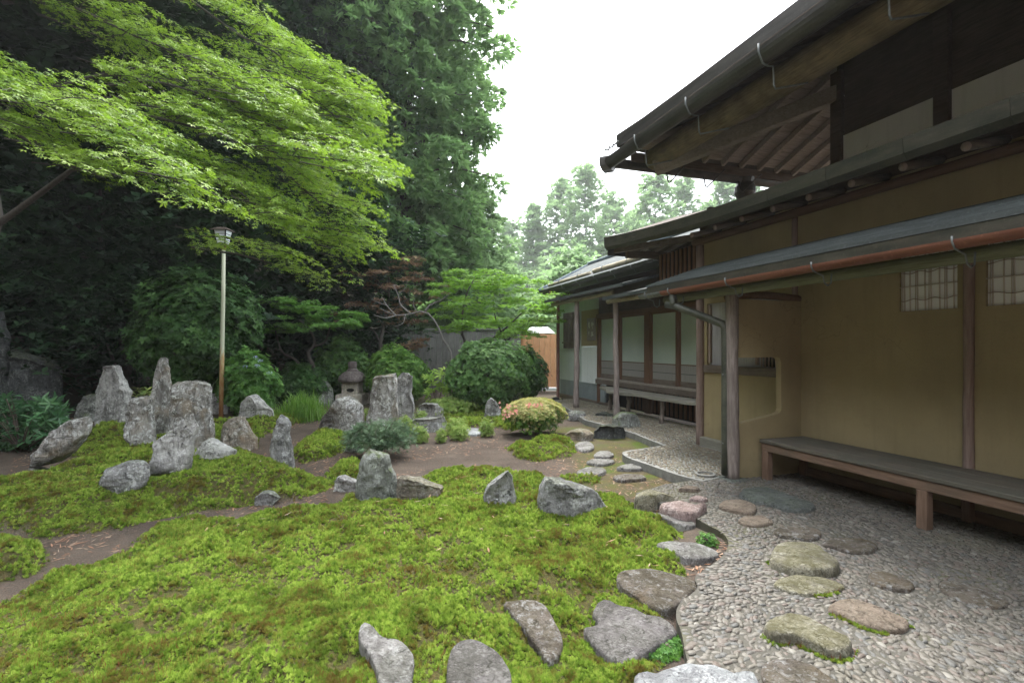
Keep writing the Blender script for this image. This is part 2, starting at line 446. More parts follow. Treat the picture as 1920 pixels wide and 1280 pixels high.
t = NT('reed_panel'); v = t.co('Object', (1, 60, 1), rnd=False)
col = t.ramp(t.noise(v, 2.0, 5, 0.7), [(0.3, (0.20, 0.19, 0.18)), (0.7, (0.36, 0.35, 0.33))]); M['reed_panel'] = t.done(col, 0.4)
M['grey_door'] = m_wood('grey_door', (0.32, 0.31, 0.33), (0.50, 0.49, 0.52), 'z', stain=0.2)
t = NT('black'); M['black'] = t.done((0.012, 0.012, 0.012), 0.9)
t = NT('sign_board'); v = t.co('Object', (3, 3, 20), rnd=False)
M['sign_board'] = t.done(t.ramp(t.noise(v, 3, 6), [(0.3, (0.26, 0.22, 0.22)), (0.7, (0.38, 0.33, 0.34))]), 0.8)
t = NT('white_ink'); M['white_ink'] = t.done((0.70, 0.69, 0.68), 0.8)
t = NT('dark_ink'); M['dark_ink'] = t.done((0.08, 0.08, 0.085), 0.8)

M['rock_grey'] = m_stone('rock_grey', (0.29, 0.29, 0.285), (0.10, 0.10, 0.10), (0.58, 0.59, 0.58), 0.55, 0.35)
M['rock_pale'] = m_stone('rock_pale', (0.42, 0.415, 0.40), (0.15, 0.145, 0.14), (0.66, 0.66, 0.64), 0.6, 0.2)
M['rock_white'] = m_stone('rock_white', (0.36, 0.35, 0.33), (0.11, 0.105, 0.095), (0.70, 0.71, 0.70), 0.9, 0.15, warm=(0.30, 0.23, 0.15))
M['rock_dark'] = m_stone('rock_dark', (0.075, 0.08, 0.08), (0.03, 0.032, 0.033), (0.26, 0.27, 0.26), 0.3, 0.3)
M['rock_moss'] = m_stone('rock_moss', (0.23, 0.24, 0.22), (0.08, 0.085, 0.075), (0.50, 0.53, 0.49), 0.45, 0.9, (0.11, 0.15, 0.05))
M['rock_warm'] = m_stone('rock_warm', (0.30, 0.26, 0.215), (0.12, 0.105, 0.09), (0.56, 0.55, 0.52), 0.5, 0.3, warm=(0.33, 0.24, 0.15))
M['step_brown'] = m_stone('step_brown', (0.19, 0.165, 0.14), (0.085, 0.07, 0.055), (0.50, 0.50, 0.50), 0.45, 0.25, (0.10, 0.09, 0.04), scale=1.6, warm=(0.17, 0.125, 0.075))
M['step_grey'] = m_stone('step_grey', (0.30, 0.29, 0.28), (0.13, 0.12, 0.115), (0.55, 0.55, 0.54), 0.4, 0.15, scale=1.6)
M['step_purple'] = m_stone('step_purple', (0.215, 0.20, 0.198), (0.10, 0.09, 0.088), (0.44, 0.425, 0.42), 0.3, 0.12, scale=1.6)
M['step_olive'] = m_stone('step_olive', (0.33, 0.31, 0.235), (0.13, 0.12, 0.085), (0.56, 0.54, 0.45), 0.5, 0.45, (0.16, 0.15, 0.05), scale=1.8)
M['step_tan'] = m_stone('step_tan', (0.29, 0.235, 0.185), (0.17, 0.13, 0.10), (0.44, 0.38, 0.32), 0.3, 0.05, scale=1.6)
M['step_slate'] = m_stone('step_slate', (0.17, 0.185, 0.175), (0.09, 0.10, 0.095), (0.32, 0.34, 0.32), 0.3, 0.2, scale=1.6)
M['step_pink'] = m_stone('step_pink', (0.40, 0.30, 0.28), (0.20, 0.145, 0.14), (0.66, 0.55, 0.53), 0.5, 0.1, scale=1.6)
M['step_pale'] = m_stone('step_pale', (0.46, 0.48, 0.49), (0.25, 0.25, 0.26), (0.68, 0.70, 0.71), 0.5, 0.0, scale=1.6)
M['lantern_pale'] = m_stone('lantern_pale', (0.60, 0.55, 0.47), (0.27, 0.24, 0.20), (0.58, 0.56, 0.52), 0.3, 0.1, scale=2.5)
M['lantern_cap'] = m_stone('lantern_cap', (0.22, 0.185, 0.18), (0.11, 0.09, 0.088), (0.40, 0.36, 0.35), 0.35, 0.1, scale=2.5)

M['maple'] = m_leaf('maple', (0.08, 0.165, 0.02), (0.16, 0.28, 0.03), (0.30, 0.40, 0.055), 0.45, (0.25, 0.42, 0.035), patch=((0.23, 0.33, 0.05), 1.3))
M['hinoki'] = m_leaf('hinoki', (0.07, 0.14, 0.055), (0.125, 0.225, 0.085), (0.20, 0.32, 0.125), 0.5, (0.24, 0.42, 0.14), 0.7, 0.2)
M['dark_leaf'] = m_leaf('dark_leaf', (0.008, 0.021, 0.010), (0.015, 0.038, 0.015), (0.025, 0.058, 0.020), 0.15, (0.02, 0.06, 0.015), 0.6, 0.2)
M['camellia'] = m_leaf('camellia', (0.024, 0.06, 0.018), (0.045, 0.105, 0.03), (0.08, 0.16, 0.045), 0.2, (0.07, 0.17, 0.03), 0.6, 0.15)
M['rhodo'] = m_leaf('rhodo', (0.035, 0.10, 0.045), (0.06, 0.15, 0.065), (0.10, 0.21, 0.085), 0.2, (0.10, 0.25, 0.06), 0.4, 0.4)
M['azalea'] = m_leaf('azalea', (0.04, 0.10, 0.028), (0.075, 0.165, 0.04), (0.13, 0.24, 0.06), 0.25, (0.13, 0.29, 0.045), 0.6, 0.25)
M['azalea_light'] = m_leaf('azalea_light', (0.06, 0.14, 0.03), (0.11, 0.23, 0.045), (0.19, 0.32, 0.07), 0.35, (0.2, 0.4, 0.05), 0.6, 0.25)
M['lime'] = m_leaf('lime', (0.16, 0.28, 0.06), (0.28, 0.40, 0.10), (0.42, 0.48, 0.17), 0.4, (0.36, 0.5, 0.1))
M['yellow_azalea'] = m_leaf('yellow_azalea', (0.30, 0.36, 0.12), (0.48, 0.46, 0.18), (0.62, 0.52, 0.26), 0.35, (0.5, 0.5, 0.16))
M['pink'] = m_leaf('pink', (0.72, 0.28, 0.24), (0.80, 0.36, 0.32), (0.85, 0.48, 0.42), 0.4, (0.9, 0.45, 0.4))
M['blue_flower'] = m_leaf('blue_flower', (0.32, 0.38, 0.55), (0.42, 0.48, 0.66), None, 0.3, (0.5, 0.55, 0.75))
M['hydrangea'] = m_leaf('hydrangea', (0.05, 0.14, 0.03), (0.10, 0.23, 0.05), (0.16, 0.32, 0.07), 0.35, (0.2, 0.42, 0.06))
M['light_tree'] = m_leaf('light_tree', (0.08, 0.19, 0.03), (0.16, 0.31, 0.045), (0.26, 0.40, 0.07), 0.45, (0.26, 0.5, 0.05))
M['mid_maple'] = m_leaf('mid_maple', (0.055, 0.14, 0.03), (0.10, 0.22, 0.045), (0.15, 0.30, 0.06), 0.4, (0.17, 0.38, 0.04))
M['red_maple'] = m_leaf('red_maple', (0.10, 0.055, 0.04), (0.16, 0.10, 0.065), (0.22, 0.17, 0.07), 0.35, (0.25, 0.14, 0.07))
M['juniper'] = m_leaf('juniper', (0.07, 0.13, 0.075), (0.14, 0.22, 0.13), (0.24, 0.33, 0.21), 0.2, (0.2, 0.32, 0.14), 0.7, 0.2)
M['fatsia'] = m_leaf('fatsia', (0.14, 0.27, 0.04), (0.24, 0.38, 0.06), (0.34, 0.46, 0.10), 0.4, (0.35, 0.55, 0.06))
M['grass'] = m_leaf('grass', (0.08, 0.19, 0.03), (0.14, 0.28, 0.05), (0.22, 0.36, 0.08), 0.35, (0.25, 0.45, 0.06))
M['far_leaf'] = m_leaf('far_leaf', (0.10, 0.18, 0.08), (0.15, 0.25, 0.11), (0.20, 0.31, 0.14), 0.55, (0.28, 0.43, 0.19))
M['bark'] = m_wood('bark', (0.035, 0.03, 0.026), (0.09, 0.08, 0.07), 'z', stain=0.4)
M['white_bark'] = m_wood('white_bark', (0.11, 0.10, 0.095), (0.27, 0.255, 0.245), 'z', stain=0.3)
M['twig'] = m_wood('twig', (0.07, 0.055, 0.045), (0.15, 0.12, 0.10), 'z', stain=0.3)

# moss: colour from place, so green sheets break into rusty and dark patches
t = NT('moss_tuft'); geo = t.n('ShaderNodeNewGeometry'); P = geo.outputs['Position']
oi = t.n('ShaderNodeObjectInfo').outputs['Random']
base = t.ramp(oi, [(0.0, (0.11, 0.19, 0.027)), (0.45, (0.28, 0.41, 0.06)), (1.0, (0.47, 0.58, 0.12))])
n1 = t.noise(P, 2.3, 6, 0.65); n2 = t.noise(P, 9.0, 4, 0.65)
br = t.math('ADD', t.math('MULTIPLY', n1, 0.45), t.math('MULTIPLY', n2, 0.55))
br = t.math('ADD', br, t.math('MULTIPLY', oi, 0.14))
col = t.mix(t.ramp(br, [(0.585, G(0)), (0.69, G(0.85))]), base, (0.155, 0.085, 0.03))
dk = t.noise(P, 4.2, 4, 0.6)
col = t.mix(t.ramp(dk, [(0.54, G(0)), (0.70, G(0.6))]), col, (0.08, 0.13, 0.02))
p = t.n('ShaderNodeBsdfPrincipled', {'Base Color': col, 'Roughness': 0.7, 'Specular IOR Level': 0.15})
tr = t.n('ShaderNodeBsdfTranslucent', {0: col})
mx = t.n('ShaderNodeMixShader', {0: 0.3, 1: p.outputs[0], 2: tr.outputs[0]}); t.t.links.new(mx.outputs[0], t.out.inputs[0])
M['moss_tuft'] = t.m
t = NT('red_stalk'); M['red_stalk'] = t.done((0.22, 0.075, 0.03), 0.8)

# ground: earth with needle litter, moss film where the attribute says so
t = NT('ground'); geo = t.n('ShaderNodeNewGeometry'); P = geo.outputs['Position']
a = t.noise(P, 1.6, 6, 0.6); b = t.noise(P, 28, 6, 0.7); c = t.noise(P, 110, 3, 0.6)
col = t.ramp(a, [(0.3, (0.046, 0.039, 0.033)), (0.5, (0.076, 0.064, 0.053)), (0.7, (0.12, 0.10, 0.081))])
col = t.mix(t.ramp(b, [(0.45, G(0)), (0.75, G(0.75))]), col, (0.13, 0.085, 0.062))
col = t.mix(t.ramp(c, [(0.55, G(0)), (0.72, G(0.7))]), col, (0.24, 0.18, 0.15))
col = t.mix(t.ramp(c, [(0.25, G(0.6)), (0.42, G(0))]), col, (0.06, 0.045, 0.04))
ms = t.n('ShaderNodeAttribute', attribute_name='moss').outputs['Fac']
mcol = t.ramp(b, [(0.3, (0.03, 0.035, 0.012)), (0.55, (0.07, 0.065, 0.02)), (0.8, (0.11, 0.06, 0.028))])
col = t.mix(t.math('MULTIPLY', ms, 0.9), col, mcol)
fl = t.n('ShaderNodeAttribute', attribute_name='film').outputs['Fac']
fcol = t.ramp(t.noise(P, 2.2, 5, 0.6), [(0.3, (0.085, 0.068, 0.042)), (0.48, (0.10, 0.09, 0.035)), (0.62, (0.075, 0.11, 0.02))])
col = t.mix(t.math('MULTIPLY', fl, t.ramp(t.noise(P, 5, 5, 0.6), [(0.35, G(0.35)), (0.6, G(1.0))])), col, fcol)
wd = t.n('ShaderNodeAttribute', attribute_name='wood').outputs['Fac']
col = t.mix(wd, col, t.ramp(b, [(0.35, (0.03, 0.028, 0.02)), (0.65, (0.06, 0.05, 0.035))]))
h = t.math('ADD', b, t.math('MULTIPLY', c, 0.5))
M['ground'] = t.done(col, 0.95, t.bump(h, 0.8, 0.03), spec=0.1)
t = NT('mortar'); geo = t.n('ShaderNodeNewGeometry'); P = geo.outputs['Position']
col = t.ramp(t.noise(P, 4, 6, 0.65), [(0.3, (0.05, 0.047, 0.039)), (0.7, (0.095, 0.089, 0.075))])
col = t.mix(t.ramp(t.noise(P, 1.3, 4), [(0.5, G(0)), (0.68, G(0.5))]), col, (0.12, 0.12, 0.05))
M['mortar'] = t.done(col, 0.9, t.bump(t.noise(P, 90, 3), 0.5, 0.006), spec=0.3)
t = NT('concrete'); geo = t.n('ShaderNodeNewGeometry'); P = geo.outputs['Position']
M['concrete'] = t.done(t.ramp(t.noise(P, 12, 6, 0.65), [(0.3, (0.15, 0.15, 0.14)), (0.7, (0.27, 0.27, 0.25))]), 0.9, t.bump(t.noise(P, 60, 3), 0.3, 0.01))
def m_pebble(name, stops, oinfo):
    t = NT(name); geo = t.n('ShaderNodeNewGeometry'); P = geo.outputs['Position']
    f = t.n('ShaderNodeObjectInfo').outputs['Random'] if oinfo else t.n('ShaderNodeAttribute', attribute_name='rnd').outputs['Fac']
    col = t.ramp(f, stops, 'CONSTANT')
    g = t.noise(P, 160, 3, 0.6)
    col = t.mix(t.ramp(g, [(0.4, G(0)), (0.7, G(0.35))]), col, (0.20, 0.196, 0.186))
    gr = t.noise(P, 1.1, 4, 0.6)
    col = t.mix(t.ramp(gr, [(0.5, G(0)), (0.72, G(0.45))]), col, (0.10, 0.095, 0.055))
    return t.done(col, 0.6, t.bump(g, 0.15, 0.003), spec=0.4)
PEB = [(0.0, (0.091, 0.080, 0.065)), (0.18, (0.113, 0.102, 0.083)), (0.38, (0.068, 0.061, 0.052)), (0.54, (0.102, 0.082, 0.067)), (0.66, (0.133, 0.120, 0.100)), (0.76, (0.078, 0.077, 0.071)), (0.9, (0.100, 0.076, 0.062)), (0.965, (0.184, 0.173, 0.149))]
PEB2 = [(p_, tuple(x * k_ for x, k_ in zip(c_, (1.75, 1.7, 1.42)))) for p_, c_ in PEB]
M['pebble'] = m_pebble('pebble', PEB, True)
M['pebbles'] = m_pebble('pebbles', PEB, False)
M['pebbles_apron'] = m_pebble('pebbles_apron', PEB2, False)
# ------------------------------------------------------------------ terrain
MOSS = [  # (outline on the photo's ground, height, edge width, tuft density weight)
    ('fg', [(-700, 1230), (0, 1098), (87, 1060), (167, 1040), (233, 1006), (300, 974), (367, 961), (467, 958), (533, 949), (617, 932), (650, 911), (690, 915), (760, 905), (777, 890), (817, 872), (883, 864), (933, 868), (1000, 878), (1067, 895), (1133, 910), (1170, 922), (1224, 957), (1257, 982), (1282, 999), (1245, 1020), (1290, 1062), (1292, 1085), (1262, 1125), (1254, 1170), (1266, 1215), (1240, 1245), (1190, 1300), (1160, 1600), (-900, 1600)], 0.13, 0.9, 1.0),
    ('mid', [(-300, 905), (0, 903), (60, 882), (150, 862), (235, 845), (290, 850), (330, 850), (420, 850), (470, 845), (510, 850), (545, 865), (600, 885), (625, 893), (616, 903), (560, 922), (400, 940), (300, 952), (230, 970), (130, 982), (70, 994), (0, 980), (-300, 1002)], 0.18, 0.55, 1.0),
    ('lobe', [(-400, 1012), (0, 988), (60, 1001), (94, 1038), (60, 1058), (0, 1068), (-400, 1112)], 0.12, 0.25, 1.0),
    ('back', [(120, 850), (160, 800), (235, 790), (300, 800), (410, 785), (540, 772), (575, 782), (520, 800), (480, 815), (470, 843), (420, 848), (290, 846), (200, 850)], 0.10, 0.4, 0.8),
    ('patch_a', [(545, 850), (555, 822), (600, 808), (665, 806), (655, 830), (615, 850), (570, 858)], 0.09, 0.25, 0.9),
    ('patch_b', [(605, 878), (625, 862), (660, 855), (705, 868), (675, 886), (630, 892)], 0.07, 0.2, 0.9),
    ('azalea', [(948, 834), (962, 822), (1000, 816), (1072, 816), (1088, 835), (1060, 850), (1010, 856), (965, 850)], 0.07, 0.25, 0.9),
    ('far_a', [(830, 778), (880, 765), (960, 768), (1010, 780), (960, 800), (900, 792), (840, 795)], 0.05, 0.3, 0.7),
    ('far_b', [(990, 905), (1040, 882), (1120, 878), (1130, 890), (1080, 900), (1030, 908)], 0.03, 0.2, 0.3),
]
MOSSP = [(n, polyw(p), h, w, k) for n, p, h, w, k in MOSS]
FILM = polyw([(1040, 800), (1100, 795), (1150, 800), (1190, 812), (1250, 836), (1180, 840), (1215, 868), (1320, 902), (1240, 915), (1170, 920), (1110, 900), (1090, 870), (1080, 840), (1040, 830)], 0.0)
PATH_L = [(1192, 922), (1205, 935), (1230, 938), (1265, 955), (1303, 968), (1328, 982), (1353, 995), (1366, 1015), (1353, 1040), (1320, 1065), (1303, 1080), (1307, 1099), (1274, 1128), (1268, 1153), (1278, 1182), (1287, 1228), (1299, 1270), (1312, 1400), (1330, 1600)]
PATH = np.array([gp(a, b, 0.07) for a, b in PATH_L] + [(1.2, 0.2), (1.6, -1.5), (4.90, -1.5), (4.90, 4.50), (4.15, 4.52)] + [gp(a, b, 0.07) for a, b in [(1345, 893), (1300, 898), (1245, 906)]])
APRON = np.array([gp(a, b, 0.08) for a, b in [(1096, 786), (1130, 795), (1181, 809), (1215, 822), (1243, 833), (1205, 839), (1169, 845), (1175, 855), (1215, 869), (1270, 888), (1318, 900)]] + [(4.15, 4.56), (4.88, 4.56), (4.90, 6.14), (6.0, 6.2), (6.0, 12.6), (5.3, 12.4)])

def smooth_open(P, m=5):
    P = np.asarray(P, dtype=float); out = []
    for i in range(len(P) - 1):
        p0, p1, p2, p3 = P[max(i - 1, 0)], P[i], P[i + 1], P[min(i + 2, len(P) - 1)]
        for j in range(m):
            t_ = j / m
            out.append(0.5 * ((2 * p1) + (-p0 + p2) * t_ + (2 * p0 - 5 * p1 + 4 * p2 - p3) * t_ ** 2 + (-p0 + 3 * p1 - 3 * p2 + p3) * t_ ** 3))
    return np.array(out + [P[-1]])
PATH = np.concatenate([smooth_open(PATH[:len(PATH_L)]), PATH[len(PATH_L):]])
APRON = np.concatenate([smooth_open(APRON[:5], 4), smooth_open(APRON[5:11], 4), APRON[11:]])
def mossd(x, y):
    """moss cover 0..1 and its mound height"""
    m = np.zeros(np.shape(x)); hh = np.zeros(np.shape(x)); dens = np.zeros(np.shape(x))
    wob = (fbm(x * 2.2, y * 2.2, 5) - 0.5) * 0.45
    for n, P, h, w, k in MOSSP:
        d = sdist(x, y, P) + wob * min(0.6, w * 1.6)
        e = sstep(0.0, w, d)
        hh = np.maximum(hh, h * e * (0.75 + 0.5 * fbm(x * 0.9, y * 0.9, 9)) + 0.03 * sstep(0, 0.08, d))
        c = sstep(-0.02, 0.06, d); m = np.maximum(m, c); dens = np.maximum(dens, c * k)
    return m, hh, dens
def height(x, y):
    x = np.asarray(x, dtype=float); y = np.asarray(y, dtype=float)
    X = x * CA - y * SA; D = x * SA + y * CA
    m, hh, _ = mossd(x, y)
    z = -0.03 + 0.03 * (fbm(x * 1.3, y * 1.3, 3) - 0.5) + 0.065 * (1 - sstep(3.6, 5.2, D)) * sstep(0.3, 1.3, X)
    z = z + hh + m * (0.17 * (fbm(x * 1.9, y * 1.9, 21, 3) - 0.5) + 0.15 * (fbm(x * 5.5, y * 5.5, 22, 2) - 0.38))
    hill_and_block = 10.0 * sstep(15.0, 34.0, D) * sstep(-2.5, -11.0, X) * (1 - sstep(-13.0, -20.0, X)) + 24.0 * sstep(-9.5, -25.0, X) + 16.0 * sstep(-6.0, -24.0, D) * (1 - sstep(-9.5, -25.0, X))  # left slope heightened and unseen rear slope added to block sky light
    return z + hill_and_block
def spaced(lo, hi, c0, c1, fine):
    a = list(np.arange(c0, c1 + 1e-6, fine)); s = fine; p = c1
    while p < hi: s *= 1.25; p += s; a.append(min(p, hi))
    s = fine; p = c0
    while p > lo: s *= 1.25; p -= s; a.insert(0, max(p, lo))
    return np.array(sorted(set(np.round(a, 5))))
gx = spaced(-500, 500, -7.5, 6.2, 0.064); gy = spaced(-300, 700, 0.2, 14.0, 0.064)
GX, GY = np.meshgrid(gx, gy, indexing='ij')
fx, fy = GX.ravel(), GY.ravel()
GZ = height(fx, fy)
mm, _, _ = mossd(fx, fy)
under = np.maximum(inpoly(fx, fy, PATH), inpoly(fx, fy, APRON))
GZ = np.where(under, np.minimum(GZ, -0.03), GZ)
GZ = np.where((fx > 4.9) & (fy < 14), np.minimum(GZ, -0.03), GZ)
Xc = fx * CA - fy * SA; Dc = fx * SA + fy * CA
film = sstep(-0.3, 0.15, sdist(fx, fy, FILM))
back = sstep(10.5, 12.5, Dc) * (1 - sstep(14.5, 16, Dc)) * sstep(-1, 1, Xc + 6)
film = np.maximum(film, back * 0.7)
wood = np.maximum(sstep(11.5, 13.5, Dc) * sstep(-3, -6, Xc), sstep(-8.2, -9.5, Xc))
ni, nj = len(gx), len(gy)
I, J = np.meshgrid(np.arange(ni - 1), np.arange(nj - 1), indexing='ij'); I = I.ravel(); J = J.ravel()
Q = np.stack([I * nj + J, (I + 1) * nj + J, (I + 1) * nj + J + 1, I * nj + J + 1], 1)
ground = np_mesh('ground', np.stack([fx, fy, GZ], 1), Q, M['ground'], None, True, {'moss': mm, 'film': film, 'wood': wood})
tag(ground, kind='structure')

def ghit(px, py, lo=1.5, hi=40.0):
    """first ground point on the sight line through a photo pixel"""
    D = np.arange(lo, hi, 0.02)
    x = (px - 960.0) / F * D * CA + D * SA; y = -(px - 960.0) / F * D * SA + D * CA
    z = EYE + (HOR - py) / F * D
    g = height(x, y)
    k = np.argmax(z < g)
    return D[k], (x[k], y[k], g[k])
def gz(x, y): return float(height(np.array([x]), np.array([y]))[0])

# ------------------------------------------------------------------ paths
def slab(name, P, z0, z1, mat):
    n = len(P)
    v = [(p[0], p[1], z0) for p in P] + [(p[0], p[1], z1) for p in P]
    f = [tuple(range(2 * n - 1, n - 1, -1))] + [(i, (i + 1) % n, (i + 1) % n + n, i + n) for i in range(n)]
    o = MB().add(v, f).build(name, mat)
    bm = bmesh.new(); bm.from_mesh(o.data); bmesh.ops.recalc_face_normals(bm, faces=bm.faces)
    top = max(bm.faces, key=lambda q: q.calc_center_median().z + (0 if len(q.verts) > 5 else -9))
    if top.normal.z < 0: bmesh.ops.reverse_faces(bm, faces=bm.faces)
    bm.to_mesh(o.data); bm.free()
    return o
path = slab('path', PATH, -0.08, 0.060, M['mortar']); tag(path, kind='structure')
apron = slab('pavement', APRON, -0.08, 0.070, M['concrete']); tag(apron, kind='structure')
# the pebble paving itself is laid further down, once the stepping stones are known

# ------------------------------------------------------------------ main hall
MH = empty('main_hall', (5.5, 2.0, 0), 'ochre plastered hall with stacked dark eaves and long gutters beside the pebble path', 'building')
WX = 4.95
def wallpiece(y0, y1, z0, z1, mat='plaster', x0=WX, x1=WX + 0.12, name='wall', par=MH):
    return box(name, x0, x1, y0, y1, z0, z1, M[mat], par, 0)
W1 = (2.86, 3.33, 1.83, 2.42); W2 = (1.93, 2.66, 1.83, 2.42)
# one wall mesh with two lattice openings and the side window opening
wb = MB()
ys = [-9.0, W2[0], W2[1], W1[0], W1[1], 4.62, 5.98, 6.14]; zs = [0.10, 1.19, 1.83, 2.12, 2.42, 3.12]
for i in range(len(ys) - 1):
    for j in range(len(zs) - 1):
        yc, zc = (ys[i] + ys[i + 1]) / 2, (zs[j] + zs[j + 1]) / 2
        if any(a < yc < b and c < zc < d for a, b, c, d in (W1, W2, (4.62, 5.98, 1.19, 2.12))): continue
        wb.add(boxv(WX, WX + 0.12, ys[i], ys[i + 1], zs[j], zs[j + 1]), BOXF)
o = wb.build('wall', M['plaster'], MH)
bm = bmesh.new(); bm.from_mesh(o.data); bmesh.ops.remove_doubles(bm, verts=bm.verts, dist=1e-4)
dup = {}
for f_ in bm.faces: dup.setdefault(tuple(sorted(v.index for v in f_.verts)), []).append(f_)
bmesh.ops.delete(bm, geom=[f_ for l in dup.values() if len(l) > 1 for f_ in l], context='FACES_ONLY')
bm.to_mesh(o.data); bm.free()
box('plinth', WX - 0.05, WX + 0.13, -9.0, 4.42, -0.02, 0.15, M['bench_wood'], MH, 0.012)
box('plinth', WX - 0.06, WX + 0.13, 4.52, 6.16, 0.0, 0.20, M['slab_bench'], MH, 0.012)
log('post', (WX - 0.02, 2.77, 0.0), (WX - 0.02, 2.765, 2.62), 0.037, M['red_post'], MH, seed=3)
log('post', (WX - 0.015, 4.475, 0.0), (WX - 0.015, 4.475, 3.06), 0.032, M['red_post'], MH, seed=5)
log('post', (WX - 0.02, 6.10, 0.02), (WX - 0.02, 6.10, 2.98), 0.06, M['red_post'], MH, seed=9)
log('post', (WX - 0.02, 0.4, 0.0), (WX - 0.02, 0.4, 2.6), 0.05, M['red_post'], MH, seed=13)
# lattice windows: paper behind reeds tied with wandering vines
def lattice(W, nv, seed):
    y0, y1, z0, z1 = W
    w = box('lattice_window', WX + 0.026, WX + 0.05, y0 - 0.01, y1 + 0.01, z0 - 0.01, z1 + 0.01, M['paper'], MH, 0)
    for i in range(nv):
        y = y0 + (i + 0.5) * (y1 - y0) / nv + 0.006 * math.sin(seed + i * 2.3)
        tube('reed', [(WX + 0.018, y, z0), (WX + 0.018, y + 0.004, (z0 + z1) / 2), (WX + 0.018, y, z1)], 0.006, M['reed'], w, 6)
        if i % 2: tube('reed', [(WX + 0.018, y + 0.02, z0), (WX + 0.018, y + 0.016, z1)], 0.0045, M['reed'], w, 6)
    for k in range(4):
        z = z0 + 0.10 + k * 0.125
        pts = [(WX + 0.005, y0 + (y1 - y0) * s / 16, z + (0.010 * math.sin(seed + s * 1.1 + k) if k % 2 == 0 else 0)) for s in range(17)]
        tube('vine', pts, 0.0035 if k % 2 == 0 else 0.005, M['end_grain'] if k % 2 == 0 else M['reed'], w, 5)
    return w
lattice(W1, 8, 1.0); lattice(W2, 10, 4.0)
# side window behind the wing wall: grey sliding doors over a sill
sw = box('window', WX + 0.05, WX + 0.07, 4.60, 6.0, 1.18, 2.13, M['grey_door'], MH, 0)
for y in (4.64, 5.08, 5.52, 5.95): box('frame', WX + 0.012, WX + 0.05, y - 0.018, y + 0.018, 1.27, 2.10, M['end_grain'], sw, 0.003)
box('sill', WX - 0.03, WX + 0.05, 4.56, 6.03, 1.13, 1.24, M['old_wood_y'], sw, 0.006)
for k in range(7): box('bar', WX + 0.012, WX + 0.03, 4.66 + k * 0.055, 4.675 + k * 0.055, 1.245, 1.42, M['end_grain'], sw, 0.002)
box('bar_backing', WX + 0.03, WX + 0.048, 4.62, 4.98, 1.25, 1.41, M['black'], sw, 0)  # flat black sheet behind the bars
for yy, zz, ln in ((5.62, 1.78, 0.09), (5.66, 1.70, 0.12), (5.70, 1.64, 0.06), (5.33, 1.74, 0.07), (5.58, 1.86, 0.03)):
    box('ink_stroke', WX + 0.045, WX + 0.0495, yy - ln / 2, yy + ln / 2, zz, zz + 0.022, M['dark_ink'], sw, 0)
# wing wall with the cut-away corner
WY = 4.44
prism('wing_wall', [(4.03, 0.02), (WX - 0.002, 0.02), (WX - 0.002, 2.02), (4.03, 2.02), (4.03, 1.38), (4.60, 1.385), (4.635, 1.37), (4.655, 1.33), (4.66, 0.80), (4.645, 0.765), (4.60, 0.745), (4.03, 0.655)], WY - 0.035, WY + 0.035, M['plaster'], MH)
log('porch_post', (4.0, WY - 0.02, 0.04), (3.985, WY - 0.02, 2.10), 0.066, M['post_wood'], MH, seed=21, wob=0.10, seg=14, n=20)
pts = [(3.93 + 1.06 * s / 10, WY, 2.045 + 0.03 * math.sin(math.pi * s / 10)) for s in range(11)]
tube('lintel', pts, 0.042, M['brown_frame_y'], MH, 10)
box('plinth_stone', 3.86, 4.14, WY - 0.15, WY + 0.12, 0.0, 0.075, M['step_slate'], MH, 0.02)
# ---- lowest roof over the bench
R1E, R1Z = 3.68, 2.275
for k in range(13):
    x0 = R1E + k * 0.102; x1 = x0 + 0.125
    z0 = R1Z + (x0 - R1E) * 0.305; z1 = R1Z + (x1 - R1E) * 0.305 - 0.028
    e0 = 5.60 + k * 0.042
    v = [(x0, -9.0, z0 - 0.012), (x1, -9.0, z1 - 0.012), (x1, e0, z1 - 0.012), (x0, e0, z0 - 0.012), (x0, -9.0, z0 + 0.017), (x1, -9.0, z1 + 0.004), (x1, e0, z1 + 0.004), (x0, e0, z0 + 0.017)]
    MB().add(v, BOXF).build('roof_course', M['copper_grey'], MH)
prism('fascia', [(R1E + 0.004, 2.17), (R1E + 0.05, 2.17), (R1E + 0.05, 2.268), (R1E + 0.004, 2.262)], -9.0, 5.585, M['copper'], MH, bev=0.004)
v = [(R1E + 0.05, -9.0, 2.185), (WX, -9.0, 2.56), (WX, 6.04, 2.56), (R1E + 0.05, 5.58, 2.185), (R1E + 0.05, -9.0, 2.262), (WX, -9.0, 2.635), (WX, 6.04, 2.635), (R1E + 0.05, 5.58, 2.262)]
MB().add(v, BOXF).build('roof_deck', M['dark_wood'], MH)
for k in range(30):
    y = -8.25 + k * 0.47
    if y < 5.5: tube('rafter', [(3.78, y, 2.165), (WX, y, 2.515)], 0.028, M['old_wood_x'], MH, 8)
log('eave_pole', (3.93, -9.0, 2.105), (3.93, 5.52, 2.105), 0.05, M['green_pole'], MH, seed=31, n=30, wob=0.08)
def half_pipe(name, cx, cz, r, y0, y1, mat, par, zs=1.0, th=0.006, axis='y', n=12):
    out = [(cx + r * math.cos(a), cz + r * zs * math.sin(a)) for a in np.linspace(math.pi, 2 * math.pi, n)]
    inn = [(cx + (r - th) * math.cos(a), cz + (r - th) * zs * math.sin(a)) for a in np.linspace(2 * math.pi, math.pi, n)]
    return prism(name, out + inn, y0, y1, mat, par, axis)
g1 = half_pipe('gutter', 3.625, 2.165, 0.055, -9.0, 5.15, M['rust_gutter'], MH)
half_pipe('gutter_end', 3.625, 2.162, 0.053, 5.15, 5.62, M['iron'], g1)
